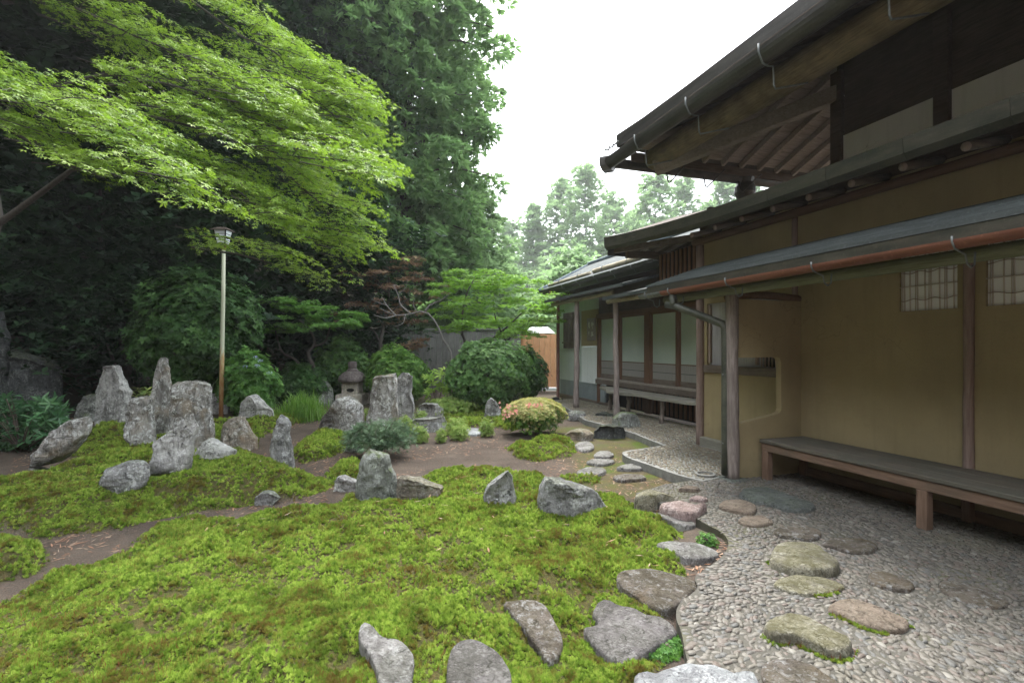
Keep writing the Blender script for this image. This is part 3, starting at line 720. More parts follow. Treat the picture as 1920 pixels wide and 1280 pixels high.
for y in (0.1, 1.1, 2.09, 3.08, 4.05, 4.98, 5.45):
    tube('bracket', [(3.566, y, 2.185), (3.566, y, 2.15), (3.59, y, 2.11), (3.64, y, 2.095), (3.69, y, 2.08), (3.71, y, 2.02), (3.745, y, 2.0), (3.78, y, 2.02), (3.785, y, 2.10)], 0.0065, M['iron'], g1, 6)
dp = tube('downpipe', [(3.64, 4.98, 2.12), (3.64, 4.98, 2.02), (3.64, 4.97, 1.985)], 0.042, M['grey_pipe'], MH, 10)
tube('pipe_run', [(3.62, 5.08, 2.0), (3.66, 4.96, 1.975), (3.80, 4.72, 1.86), (3.93, 4.50, 1.75), (3.945, 4.475, 1.70), (3.945, 4.47, 1.60), (3.945, 4.47, 0.5), (3.945, 4.47, 0.10)], 0.043, M['grey_pipe'], dp, 10)
for z in (0.45, 1.2): tube('strap', [(3.90, 4.47, z), (3.945, 4.425, z), (3.99, 4.43, z)], 0.008, M['iron'], dp, 5)
lathe('drain', [(0.10, 0.0), (0.11, 0.03), (0.085, 0.035), (0.08, 0.0)], (3.80, 4.62, 0.062), M['concrete'], MH, 20)
# ---- middle roof
def r2b(y): return 3.04 + 0.17 * max(0, (y - 4.2) / 3.7) ** 2
def r2t(y): return r2b(y) + 0.175 + 0.05 * max(0, (y - 4.2) / 3.7) ** 2
yy2 = list(np.linspace(-9.0, 4.0, 8)) + list(np.linspace(4.4, 7.9, 12))
def loft(name, secs, mat, par, smooth=False):
    n = len(secs[0]); mb = MB(); v = [p for s in secs for p in s]; f = []
    for i in range(len(secs) - 1):
        for k in range(n): f.append((i * n + k, i * n + (k + 1) % n, (i + 1) * n + (k + 1) % n, (i + 1) * n + k))
    f.append(tuple(range(n - 1, -1, -1))); f.append(tuple((len(secs) - 1) * n + k for k in range(n)))
    o = mb.add(v, f).build(name, mat, par, smooth)
    bm = bmesh.new(); bm.from_mesh(o.data); bmesh.ops.recalc_face_normals(bm, faces=bm.faces); bm.to_mesh(o.data); bm.free()
    return o
loft('roof', [[(4.42, y, r2b(y) + 0.02), (4.40, y, r2t(y) - 0.02), (5.88, y, r2t(y) + 0.50), (5.88, y, r2t(y) + 0.36), (4.60, y, r2b(y) + 0.06)] for y in yy2], M['dark_wood'], MH)
for k in range(25):
    y0 = -9.0 + k * 0.70; y1 = y0 + 0.70
    if y0 > 7.8: break
    y1 = min(y1, 7.92)
    ss = [y0 + 0.0015, (y0 + y1) / 2, y1 - 0.0015]
    loft('eave_sheet', [[(4.40, y, r2b(y)), (4.355, y, r2b(y) + 0.05), (4.345, y, r2t(y) + 0.002), (4.62, y, r2t(y) + 0.075), (4.62, y, r2t(y) + 0.06), (4.39, y, r2t(y) - 0.02)] for y in ss], M['copper'], MH)
for k in range(30):
    y = -7.4725 + k * 0.4545
    r = tube('rafter', [(4.475, y, 3.02), (4.98, y, 3.14)], 0.036, M['old_wood_x'], MH, 10)
    tube('end_cap', [(4.468, y, 3.018), (4.476, y, 3.02)], 0.0355, M['end_grain'], r, 10)
log('purlin', (4.90, -9.0, 3.03), (4.90, 6.2, 3.03), 0.05, M['brown_frame_y'], MH, seed=41, n=24)
# soffit of the upturned end: boards, slanting rafters, hip
for k in range(9):
    x0 = 4.62 + k * 0.14
    v = []
    for y in (6.16, 7.0, 7.82):
        b = r2b(y) + 0.058 + (x0 - 4.6) * 0.30
        v += [(x0, y, b - 0.004), (x0 + 0.132, y, b + 0.034), (x0 + 0.132, y, b + 0.046), (x0, y, b + 0.008)]
    f = [(0, 1, 2, 3), (11, 10, 9, 8)] + [(i * 4 + a, i * 4 + (a + 1) % 4, i * 4 + 4 + (a + 1) % 4, i * 4 + 4 + a) for i in range(2) for a in range(4)]
    MB().add(v, f).build('soffit_board', M['old_wood_y'], MH)
for k in range(6):
    y0 = 7.84 - k * 0.172; z = 3.185 + k * 0.172 * 0.18; x0 = 4.56 + k * 0.172
    v = [(x0 + 0.165, y0 - 0.165, z + 0.03), (5.84, y0 - 0.165, z + 0.03), (5.84, y0, z), (x0, y0, z), (x0 + 0.165, y0 - 0.165, z + 0.04), (5.84, y0 - 0.165, z + 0.04), (5.84, y0, z + 0.010), (x0, y0, z + 0.010)]
    MB().add(v, BOXF).build('soffit_board', M['old_wood_x'], MH)
for k in range(4):
    x = 4.95 + k * 0.24; e = min(x - 4.62, 0.95)
    beam('rafter', (x, 7.80 - e, 3.15 + e * 0.18), (x, 7.80, 3.15), 0.05, 0.06, M['pale_wood_x'], MH)
box('end_fascia', 4.42, 5.9, 7.905, 7.93, 3.12, 3.40, M['dark_metal'], MH, 0.004)
beam('hip_rafter', (4.98, 6.08, 3.12), (4.50, 7.80, r2b(7.8) - 0.005), 0.07, 0.10, M['old_wood_y'], MH)
beam('end_beam', (4.62, 7.62, 3.10), (6.3, 7.62, 3.14), 0.10, 0.12, M['dark_wood_x'], MH)
for k in range(9):
    y = 6.24 + k * 0.105
    box('slat', WX - 0.01, WX + 0.015, y, y + 0.05, 2.45, 3.02, M['brown_frame'], MH, 0.004)
box('slat_backing', WX + 0.03, WX + 0.05, 6.16, 7.2, 2.45, 3.02, M['black'], MH, 0)
box('frieze_board', WX + 0.001, WX + 0.11, -9.0, 6.14, 3.121, 3.27, M['dark_wood'], MH, 0)
box('end_board', WX + 0.12, 5.9, 6.05, 6.13, 2.5, 3.55, M['dark_wood'], MH, 0)
# ---- upper storey
UX, UY = 5.80, 4.66
box('upper_wall', UX + 0.02, UX + 0.10, -9.0, UY, 3.3, 5.2, M['dark_wood'], MH, 0)
for y0, y1 in ((3.55, 4.60), (2.45, 3.40), (1.3, 2.3), (0.1, 1.15)):
    box('plaster_panel', UX, UX + 0.016, y0, y1, 3.5, 4.09, M['white_plaster'], MH, 0)
for y in (4.63, 3.475, 2.375, 1.225): box('upper_post', UX - 0.05, UX + 0.018, y - 0.07, y + 0.07, 3.4, 4.9, M['dark_wood'], MH, 0.006)
pts = [(UX - 0.06, -9.0 + 7.3 * s / 20, 4.20 + 0.05 * math.cos(s * 0.9)) for s in range(21)]
tube('tie_beam', pts, [0.13 + 0.02 * math.sin(s * 1.7) for s in range(21)], M['dark_wood'], MH, 12)
box('north_wall', UX + 0.02, 9.0, UY - 0.08, UY - 0.02, 3.3, 5.2, M['dark_wood'], MH, 0)
# ---- great roof: two planes meeting on the hip
EX, EY, EZ = 3.84, 6.62, 4.42
def lip(y): return 0.05 * max(0, (y - 5.0) / 1.62) ** 2
def r3v(off):
    return [(EX, -9.5, EZ + off), (EX, 5.0, EZ + off), (EX, 5.9, EZ + off + 0.018), (EX, EY, EZ + off + 0.06), (EX + 0.7, EY, EZ + off + 0.018), (EX + 1.6, EY, EZ + off), (9.5, EY, EZ + off),
            (9.5, EY - 2.6, EZ + off + 1.06), (EX + 2.6, EY - 2.6, EZ + off + 1.06), (EX + 2.6, -9.5, EZ + off + 1.06)]
vt, vb = r3v(0.18), r3v(0.0)
f = [(0, 1, 8, 9), (1, 2, 8), (2, 3, 8), (3, 4, 8), (4, 5, 8), (5, 6, 7, 8)]
fb = [tuple(i + 10 for i in reversed(q)) for q in f]
ring = [0, 1, 2, 3, 4, 5, 6, 7, 8, 9]; ring = [0, 1, 2, 3, 4, 5, 6, 7]
fs = [(ring[i + 1], ring[i], ring[i] + 10, ring[i + 1] + 10) for i in range(len(ring) - 1)] + [(0, 9, 19, 10), (9, 8, 18, 19), (8, 7, 17, 18)]
MB().add(vt + vb, [tuple(reversed(q)) for q in f] + [tuple(reversed(q)) for q in fb] + fs).build('great_roof', M['dark_metal'], MH)
bm = bmesh.new(); bm.from_mesh(bpy.data.objects['great_roof'].data); bmesh.ops.recalc_face_normals(bm, faces=bm.faces); bm.to_mesh(bpy.data.objects['great_roof'].data); bm.free()
# boards under it, west side then north side
for k in range(11):
    x0 = EX + 0.12 + k * 0.165
    z = EZ + (x0 - EX) * 0.408 - 0.012; z1 = z + 0.155 * 0.408
    ye = EY - (x0 - EX) - 0.10
    v = [(x0, -9.5, z - 0.01), (x0 + 0.155, -9.5, z1 - 0.01), (x0 + 0.155, ye - 0.15, z1 - 0.01), (x0, ye, z - 0.01), (x0, -9.5, z), (x0 + 0.155, -9.5, z1), (x0 + 0.155, ye - 0.15, z1), (x0, ye, z)]
    MB().add(v, BOXF).build('soffit_board', M['dark_wood'], MH)
    y0 = EY - 0.12 - k * 0.165
    xs = EX + (EY - y0) + 0.10
    v = [(xs + 0.15, y0 - 0.155, z1 - 0.01), (9.4, y0 - 0.155, z1 - 0.01), (9.4, y0, z - 0.01), (xs, y0, z - 0.01), (xs + 0.15, y0 - 0.155, z1), (9.4, y0 - 0.155, z1), (9.4, y0, z), (xs, y0, z)]
    MB().add(v, BOXF).build('soffit_board', M['pale_wood_x'], MH)
def ru(dist): return EZ + dist * 0.408 - 0.075
for k in range(34):
    y = -9.4 + k * 0.45
    if y < 5.9:
        e = min(1.95, EY - y - 0.05)
        if e > 0.5: beam('rafter', (EX + e, y, ru(e)), (EX + 0.16, y, ru(0.16)), 0.055, 0.085, M['dark_wood_x'], MH)
for k in range(9):
    x = EX + 0.75 + k * 0.36
    e = min(1.95, x - EX - 0.05)
    if e > 0.4: beam('rafter', (x, EY - e, ru(e)), (x, EY - 0.12, ru(0.12)), 0.055, 0.085, M['pale_wood_x'], MH)
log('eave_beam', (4.28, -9.5, 4.24), (4.28, 6.32, 4.24), 0.155, M['yellow_log'], MH, seed=51, seg=18, n=34, wob=0.07)
beam('hip_rafter', (5.85, 4.62, 4.66), (4.20, 6.17, 4.05), 0.15, 0.19, M['pale_wood_x'], MH, 0.012)
g3 = half_pipe('gutter', EX - 0.09, 4.30, 0.085, -9.5, EY + 0.08, M['dark_metal'], MH, 1.7, 0.008)
half_pipe('gutter_side', EY + 0.09, 4.32, 0.085, EX - 0.18, 9.4, M['dark_metal'], g3, 1.4, 0.008, 'x')
for y in (5.84, 4.78, 3.72, 2.66, 1.6, 0.5):
    tube('bracket', [(EX - 0.18, y, 4.33), (EX - 0.178, y, 4.25), (EX - 0.13, y, 4.155), (EX - 0.06, y, 4.14), (EX - 0.005, y, 4.15), (EX + 0.005, y, 3.97), (EX + 0.025, y, 3.94), (EX + 0.40, y - 0.02, 4.05)], 0.009, M['iron'], g3, 6)
for x in (4.75, 5.45, 6.15):
    tube('bracket', [(x, EY + 0.18, 4.42), (x, EY + 0.14, 4.29), (x, EY + 0.05, 4.25), (x, EY, 4.06), (x, EY - 0.04, 4.03), (x + 0.03, EY - 0.4, 4.20)], 0.011, M['dark_metal'], g3, 6)
lathe('rain_hopper', [(0.07, -0.34), (0.12, -0.30), (0.17, -0.20), (0.16, -0.10), (0.13, -0.04), (0.15, 0.04)], (6.32, EY + 0.09, 4.26), M['dark_metal'], g3, 16)
box('side_fascia', EX + 0.25, 9.4, EY - 0.02, EY + 0.012, 4.30, 4.44, M['dark_wood_x'], MH, 0.003)
box('front_fascia', EX - 0.012, EX + 0.02, -9.5, EY - 0.25, 4.30, 4.44, M['dark_wood'], MH, 0.003)
# wavy corner ornament
pts = [(EX - 0.16 + 0.012 * math.sin(s * 1.4), EY - 0.32 + s * 0.028, 4.42 + 0.016 * math.sin(s * 1.7)) for s in range(14)]
tube('corner_ornament', pts, 0.013, M['iron'], g3, 6)
lathe('corner_box', [(0.10, -0.17), (0.14, -0.10), (0.15, 0.0), (0.14, 0.03)], (EX - 0.09, EY + 0.09, 4.31), M['dark_metal'], g3, 4)

# ------------------------------------------------------------------ windowed wing
WG = empty('garden_wing', (6.2, 10.0, 0), 'lower wing with glazed sliding screens and log posts beyond the ochre hall', 'building')
VX = 6.05
def wp(name, y0, y1, z0, z1, mat, x0=VX, x1=VX + 0.10, bev=0.0): return box(name, x0, x1, y0, y1, z0, z1, M[mat], WG, bev)
wp('wall', 11.32, 13.7, 2.28, 2.75, 'pale_plaster', VX + 0.01)
wp('wall', 12.25, 13.7, 0.55, 2.28, 'pale_plaster')
wp('wall', 11.32, 12.25, 1.52, 2.46, 'plaster', VX - 0.012, VX + 0.09)
wp('white_panel', 11.34, 12.20, 0.56, 1.50, 'white_board', VX - 0.035, VX - 0.012, 0.003)
wp('base_wall', 11.0, 13.7, 0.10, 0.55, 'grey_plaster', VX + 0.005)
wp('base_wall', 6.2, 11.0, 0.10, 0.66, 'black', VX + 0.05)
wp('sill_board', 10.9, 13.72, 0.0, 0.13, 'old_wood_y', VX - 0.04, VX + 0.06, 0.008)
wp('end_wall', 13.7, 13.8, 0.0, 2.75, 'pale_plaster', VX, 9.5)
wp('head_wall', 6.16, 11.32, 2.30, 3.45, 'dark_wood', VX + 0.02)
wp('head_wall', 11.32, 13.69, 2.75, 3.45, 'dark_wood', VX + 0.02)
wp('head_beam', 6.16, 11.35, 2.22, 2.32, 'brown_frame_y', VX - 0.05, VX + 0.05, 0.006)
wp('floor_beam', 6.16, 11.35, 0.58, 0.69, 'old_wood_y', VX - 0.07, VX + 0.05, 0.006)
wp('track', 6.16, 11.3, 0.69, 0.735, 'pale_wood_x', VX - 0.06, VX + 0.04, 0.004)
for y, w in ((11.27, 0.09), (9.11, 0.20), (7.02, 0.16)):
    box('pillar', VX - 0.045, VX + 0.05, y - w / 2, y + w / 2, 0.1, 2.3, M['brown_frame'], WG, 0.006)
for y0, y1, off in ((10.26, 11.20, 0.0), (9.22, 10.24, 0.018), (8.12, 9.0, 0.0), (7.12, 8.10, 0.018)):
    w = box('window', VX + off - 0.004, VX + off + 0.004, y0 + 0.04, y1 - 0.04, 1.16, 2.2, M['pane'], WG, 0)
    for a, b in ((y0, y0 + 0.055), (y1 - 0.055, y1)): box('frame', VX + off - 0.022, VX + off + 0.022, a, b, 0.737, 2.22, M['brown_frame'], w, 0.004)
    box('frame', VX + off - 0.02, VX + off + 0.02, y0 + 0.055, y1 - 0.055, 0.737, 0.84, M['old_wood_y'], w, 0.004)
    box('frame', VX + off - 0.02, VX + off + 0.02, y0 + 0.055, y1 - 0.055, 2.17, 2.22, M['brown_frame_y'], w, 0.004)
    box('frame', VX + off - 0.012, VX + off + 0.012, y0 + 0.055, y1 - 0.055, 1.145, 1.165, M['brown_frame_y'], w, 0.002)
    box('lower_panel', VX + off - 0.006, VX + off + 0.006, y0 + 0.05, y1 - 0.05, 0.84, 1.145, M['reed_panel'], w, 0)
    box('bar', VX + off - 0.011, VX + off - 0.0065, y0 + 0.06, y1 - 0.06, 0.975, 0.987, M['dark_ink'], w, 0)
for k in range(26):
    y = 6.3 + k * 0.14
    box('slat', VX - 0.03, VX - 0.005, y, y + 0.07, 0.14, 0.58, M['brown_frame'], WG, 0.004)
lw = box('lattice_window', VX - 0.06, VX - 0.045, 12.32, 13.25, 1.50, 2.42, M['grey_board'], WG, 0)
for k in range(9): box('slat', VX - 0.10, VX - 0.062, 12.34 + k * 0.105, 12.40 + k * 0.105, 1.46, 2.46, M['old_wood'], lw, 0.004)
box('rail', VX - 0.125, VX - 0.102, 12.32, 13.28, 1.60, 1.64, M['old_wood_y'], lw, 0.003)
box('rail', VX - 0.125, VX - 0.102, 12.32, 13.28, 2.28, 2.32, M['old_wood_y'], lw, 0.003)
log('porch_post', (5.15, 10.72, 0.05), (5.17, 10.72, 2.58), 0.07, M['post_wood'], WG, seed=61, wob=0.16, n=20, taper=0.8)
log('porch_post', (5.20, 8.95, 0.05), (5.18, 8.97, 2.44), 0.062, M['post_wood'], WG, seed=67, wob=0.22, n=20, taper=0.8)
log('pole_plate', (5.14, 6.3, 2.43), (5.14, 9.2, 2.43), 0.05, M['bamboo'], WG, seed=71)
log('pole_plate', (5.14, 9.0, 2.60), (5.14, 12.1, 2.60), 0.05, M['bamboo'], WG, seed=73)
def eave(name, x0, z0, x1, z1, y0, y1, th, m1, m2):
    prism(name, [(x0, z0), (x1, z1), (x1, z1 - th), (x0 + 0.02, z0 - th)], y0, y1, M[m1], WG, bev=0.004)
    prism('eave_edge', [(x0 - 0.012, z0 + 0.004), (x0 + 0.010, z0 + 0.004), (x0 + 0.015, z0 - th - 0.004), (x0 - 0.004, z0 - th - 0.004)], y0 - 0.004, y1 + 0.004, M[m2], WG)
eave('porch_roof', 4.86, 2.485, VX + 0.02, 2.80, 6.2, 8.92, 0.055, 'copper_grey', 'copper_grey')
eave('porch_roof', 4.93, 2.70, VX + 0.02, 2.99, 8.3, 12.15, 0.055, 'copper_grey', 'copper_grey')
for k in range(16):
    y = 6.5 + k * 0.47
    if y < 12.0:
        z = 2.43 if y < 8.6 else 2.65
        tube('rafter', [(4.96, y, z), (VX, y, z + 0.30)], 0.026, M['old_wood_x'], WG, 7)
eave('wing_roof', 5.52, 3.17, 7.2, 4.06, 7.0, 13.95, 0.09, 'copper_grey', 'dark_metal')
prism('wing_roof_back', [(7.2, 4.06), (9.2, 3.0), (9.2, 2.9), (7.2, 3.96)], 7.0, 13.95, M['copper_grey'], WG)
prism('gable', [(5.9, 3.2), (7.2, 3.93), (9.0, 3.0), (9.0, 2.7), (5.9, 2.7)], 13.7, 13.8, M['pale_plaster'], WG)
box('ridge_cap', 7.11, 7.29, 7.0, 14.05, 4.03, 4.12, M['blue_metal'], WG, 0.02)
beam('rake_board', (5.50, 13.98, 3.16), (7.2, 13.98, 4.03), 0.05, 0.14, M['blue_metal'], WG)
prism('under_fascia', [(5.56, 2.98), (5.64, 2.98), (5.64, 3.13), (5.56, 3.10)], 7.0, 13.9, M['dark_metal'], WG)
for k in range(15):
    y = 7.3 + k * 0.45
    tube('rafter', [(5.60, y, 3.09), (VX + 0.02, y, 3.33)], 0.026, M['old_wood_x'], WG, 7)
gw = half_pipe('gutter', 5.475, 3.13, 0.05, 7.6, 13.98, M['dark_metal'], WG)
for y in (8.0, 8.8, 9.6, 10.4, 11.3, 12.2, 13.2):
    tube('bracket', [(5.422, y, 3.145), (5.43, y, 3.10), (5.475, y, 3.07), (5.52, y, 3.05), (5.54, y, 3.0), (5.57, y, 3.0), (5.58, y, 3.05)], 0.008, M['iron'], gw, 5)
log('bamboo_pole', (5.74, 8.9, 3.335), (5.76, 11.0, 3.345), 0.055, M['bamboo'], WG, seed=81, wob=0.05)
log('bamboo_pole', (5.76, 11.2, 3.33), (5.74, 13.8, 3.325), 0.042, M['bamboo'], WG, seed=83, wob=0.05)
for y in (9.4, 10.5, 11.8, 13.0): tube('tie', [(5.68, y, 3.30), (5.71, y, 3.39), (5.77, y, 3.41), (5.82, y, 3.38), (5.84, y, 3.34)], 0.010, M['iron'], WG, 5)
wpipe = tube('downpipe', [(5.48, 13.1, 3.08), (5.50, 13.08, 3.0), (5.62, 12.98, 2.85), (5.66, 12.95, 2.70), (5.66, 12.95, 0.12), (5.60, 12.9, 0.05)], 0.045, M['brown_pipe'], WG, 10)
for z in (0.8, 1.7): tube('strap', [(5.66, 12.95, z), (5.66, 12.95, z + 0.03)], 0.052, M['brown_pipe'], wpipe, 10)
# signboard hanging on the wing wall
sg = empty('signboard', (VX - 0.03, 11.65, 1.6), 'small faded wooden signboard with pale brushed characters on the wing wall', 'sign')
box('board', VX - 0.045, VX - 0.018, 11.42, 11.86, 1.66, 2.24, M['sign_board'], sg, 0.004)
STRK = [  # pale brush strokes: (u0,v0,u1,v1) on the board, u from its left, v from its top
    (0.60, 0.20, 0.585, 0.36), (0.68, 0.17, 0.70, 0.48), (0.78, 0.20, 0.84, 0.32), (0.72, 0.30, 0.80, 0.24), (0.61, 0.60, 0.555, 0.80), (0.575, 0.66, 0.57, 0.82), (0.73, 0.60, 0.735, 0.78), (0.66, 0.66, 0.80, 0.63), (0.71, 0.70, 0.645, 0.80), (0.75, 0.70, 0.82, 0.79),
    (0.28, 0.15, 0.22, 0.38), (0.18, 0.24, 0.38, 0.21), (0.30, 0.25, 0.35, 0.40), (0.22, 0.33, 0.34, 0.30), (0.26, 0.40, 0.40, 0.42), (0.25, 0.58, 0.27, 0.74), (0.20, 0.66, 0.33, 0.63)]
for i, (u0, v0, u1, v1) in enumerate(STRK):
    a = Vector((VX - 0.047, 11.86 - 0.44 * u0, 2.24 - 0.58 * v0)); b = Vector((VX - 0.047, 11.86 - 0.44 * u1, 2.24 - 0.58 * v1))
    beam('brush_stroke', a, b, 0.020, 0.005, M['white_ink'], sg, 0, up=(1, 0, 0))

# ------------------------------------------------------------------ benches
b1 = empty('bench', (4.6, 2.7, 0.06), 'long low brown wooden bench against the ochre wall', 'bench')
for k in range(3):
    x0 = 4.30 + k * 0.206
    box('seat_plank', x0, x0 + 0.203, -1.6, 4.36 - 0.004 * k, 0.455, 0.492, M['bench_top'], b1, 0.005)
box('front_rail', 4.315, 4.36, -1.58, 4.345, 0.37, 0.454, M['bench_wood'], b1, 0.005)
box('back_rail', 4.86, 4.90, -1.58, 4.345, 0.38, 0.454, M['bench_wood'], b1, 0.005)
box('end_rail', 4.362, 4.858, 4.29, 4.335, 0.37, 0.454, M['bench_wood'], b1, 0.005)
for y in (4.30, 2.74, 1.15, -0.4):
    box('leg', 4.312, 4.392, y - 0.04, y + 0.04, 0.06, 0.37, M['bench_leg'], b1, 0.006)
    box('leg', 4.84, 4.90, y - 0.035, y + 0.035, 0.06, 0.379, M['bench_leg'], b1, 0.006)
b2 = empty('bench', (5.7, 8.7, 0.07), 'rough grey plank bench with live edge below the glazed screens', 'bench')
P = [(5.50, 7.15), (5.47, 7.8), (5.43, 8.5), (5.38, 9.0), (5.30, 9.35), (5.28, 9.55), (5.40, 9.72), (5.52, 10.0), (5.62, 10.45), (5.72, 10.52), (5.93, 10.5), (5.95, 7.15)]
P = smooth_poly(P, 44); n = len(P)
v = [(x, y, 0.515 + 0.006 * math.sin(i)) for i, (x, y) in enumerate(P)] + [(x + 0.006 * math.sin(i * 1.9), y, 0.565) for i, (x, y) in enumerate(P)]
o = MB().add(v, [tuple(range(n - 1, -1, -1)), tuple(range(n, 2 * n))] + [(i, (i + 1) % n, (i + 1) % n + n, i + n) for i in range(n)]).build('seat', M['slab_bench'], b2)
bm = bmesh.new(); bm.from_mesh(o.data); bmesh.ops.recalc_face_normals(bm, faces=bm.faces); bm.to_mesh(o.data); bm.free()
for i, (x, y) in enumerate(((5.58, 7.98), (5.70, 10.1), (5.62, 9.2))): log('leg', (x, y, 0.06), (x + 0.02, y, 0.515), 0.042, M['old_wood'], b2, seed=90 + i, wob=0.3)
# ------------------------------------------------------------------ standing rocks
def scan(P, v):
    xs = []
    n = len(P)
    for i in range(n):
        (x0, y0), (x1, y1) = P[i], P[(i + 1) % n]
        if (y0 <= v < y1) or (y1 <= v < y0): xs.append(x0 + (x1 - x0) * (v - y0) / (y1 - y0))
    return (min(xs), max(xs)) if len(xs) > 1 else None
def rock(org, sc, pts, mat, label, dep=0.75, group=None, seed=None, base=None, bury=0.12, rough=1.0, lean=0.0, cuts=7):
    P = [(org[0] + x / sc, org[1] + y / sc) for x, y in pts]
    by = max(p[1] for p in P) if base is None else org[1] + base / sc
    bx = sum(p[0] for p in P) / len(P)
    D, _ = ghit(bx, by)
    wpx = max(p[0] for p in P) - min(p[0] for p in P)
    half = 0.5 * dep * wpx * D / F
    D2 = D + half * 0.8; k = D2 / F
    cx, cy = c2w((bx - 960) / F * D2, D2)
    g0 = EYE - (by - HOR) / F * D2           # height that the traced foot has at the rock's own depth
    Q = [((x - bx) * k, (by - y) * k + g0) for x, y in P]
    z1 = max(q[1] for q in Q); zb = min(q[1] for q in Q)
    size = max(z1 - zb, wpx * k)
    rs = random.Random(seed if seed is not None else int(bx * 7 + by))
    off = Vector((rs.uniform(0, 50), rs.uniform(0, 50), rs.uniform(0, 50)))
    NR, NS = (40, 48) if wpx > 40 else (24, 30)
    wmax = wpx * k
    rings = []
    for i in range(NR):
        t = i / (NR - 1)
        v = zb + (z1 - zb) * (1 - (1 - t) ** 1.25) * 0.995 + 1e-4
        s = scan(Q, v) or (rings[-1][1:3] if rings else (-wmax / 2, wmax / 2))
        rings.append((v, s[0], s[1]))
    zf = min(zb, gz(cx, cy)) - bury
    r0 = rings[0]
    wide = max(rings[:max(2, NR // 3)], key=lambda r: r[2] - r[1])
    rings = [(zf, wide[1], wide[2]), ((zf + r0[0]) / 2, min(r0[1], wide[1] * 0.9 + r0[1] * 0.1), max(r0[2], wide[2] * 0.9 + r0[2] * 0.1))] + rings
    planes = []
    for c in range(cuts):
        a = rs.uniform(0, 2 * math.pi); e = rs.uniform(-0.1, 0.7)
        planes.append((Vector((math.cos(a) * 0.8, math.sin(a), e * 0.6)).normalized(), rs.uniform(0.50, 0.80)))
    V, Fc = [], []
    for i, (v, a, b) in enumerate(rings):
        w = max(b - a, 0.004); c = (a + b) / 2
        dh = half * (0.35 + 0.65 * min(1, (w / wmax))) * (1.0 if i < len(rings) - 4 else 0.55 + 0.1 * (len(rings) - i))
        for s in range(NS):
            th = 2 * math.pi * s / NS
            ct, st = math.cos(th), math.sin(th)
            e = 0.62
            u = c + (w / 2) * math.copysign(abs(ct) ** e, ct)
            d = dh * math.copysign(abs(st) ** (e + 0.15), st) + lean * (v - zb)
            p = Vector((u, d, v))
            # chip flat facets in depth
            q = Vector((u / (wmax / 2), d / max(half, 1e-3), (v - zb) / max(z1 - zb, 1e-3) - 0.5))
            for nrm, dd in planes:
                ex = q.dot(nrm) - dd
                if ex > 0: p.y -= ex * nrm.y * half * 1.1
            nz = mnoise.multi_fractal((p * (3.0 / max(size, 0.25)) + off), 0.9, 2.1, 5) if False else mnoise.fractal(p * (3.2 / max(size, 0.25)) + off, 0.8, 2.1, 5)
            rg = mnoise.ridged_multi_fractal(Vector((p.x * 11, p.y * 9, p.z * 2.4)) / max(size, 0.3) + off, 0.9, 2.1, 4, 1.0, 2.0) - 1.0
            amp = size * 0.036 * rough
            p.y += (nz * 1.5 + rg * 1.1) * amp * (1 if st < 0 else 0.6) * abs(st)
            p.x += (nz * 0.6 + rg * 0.25) * amp * (1 if i > 2 else 0)
            hf = mnoise.fractal(p * (11.0 / max(size, 0.25)) + off, 0.8, 2.1, 3)
            p.x += hf * size * 0.014 * abs(ct) * (1 if i > 2 else 0)
            p.z += (0.4 * nz * amp + hf * size * 0.02) if i > len(rings) - 8 else 0
            V.append(p)
    nr = len(rings)
    for i in range(nr - 1):
        for s in range(NS): Fc.append((i * NS + s, i * NS + (s + 1) % NS, (i + 1) * NS + (s + 1) % NS, (i + 1) * NS + s))
    cen = sum((V[(nr - 1) * NS + s] for s in range(NS)), Vector()) / NS + Vector((0, 0, 0.004))
    V.append(cen); ci = len(V) - 1
    for s in range(NS): Fc.append(((nr - 1) * NS + s, (nr - 1) * NS + (s + 1) % NS, ci))
    Vw = [(cx0 + 0, cy0 + 0, z) for cx0, cy0, z in [(p.x * CA + p.y * SA, -p.x * SA + p.y * CA, p.z - zf) for p in V]]
    o = MB().add(Vw, Fc).build('boulder' if (z1 - zb) < 0.8 * wmax else 'standing_stone', M[mat], None, True)
    o.location = (cx, cy, zf)
    bm = bmesh.new(); bm.from_mesh(o.data); bmesh.ops.recalc_face_normals(bm, faces=bm.faces)
    for e_ in bm.edges:
        if len(e_.link_faces) == 2 and e_.calc_face_angle(0) > 0.62: e_.smooth = False
    bm.to_mesh(o.data); bm.free()
    tag(o, label, 'rock', group)
    ROCKFOOT.append((cx, cy, wmax / 2 * 1.0, half))
    return o
ROCKFOOT = []
A = ((0, 560), 3.0); B = ((500, 560), 3.0); C7 = ((1000, 560), 4.74)
GR = 'standing stones in the moss garden'
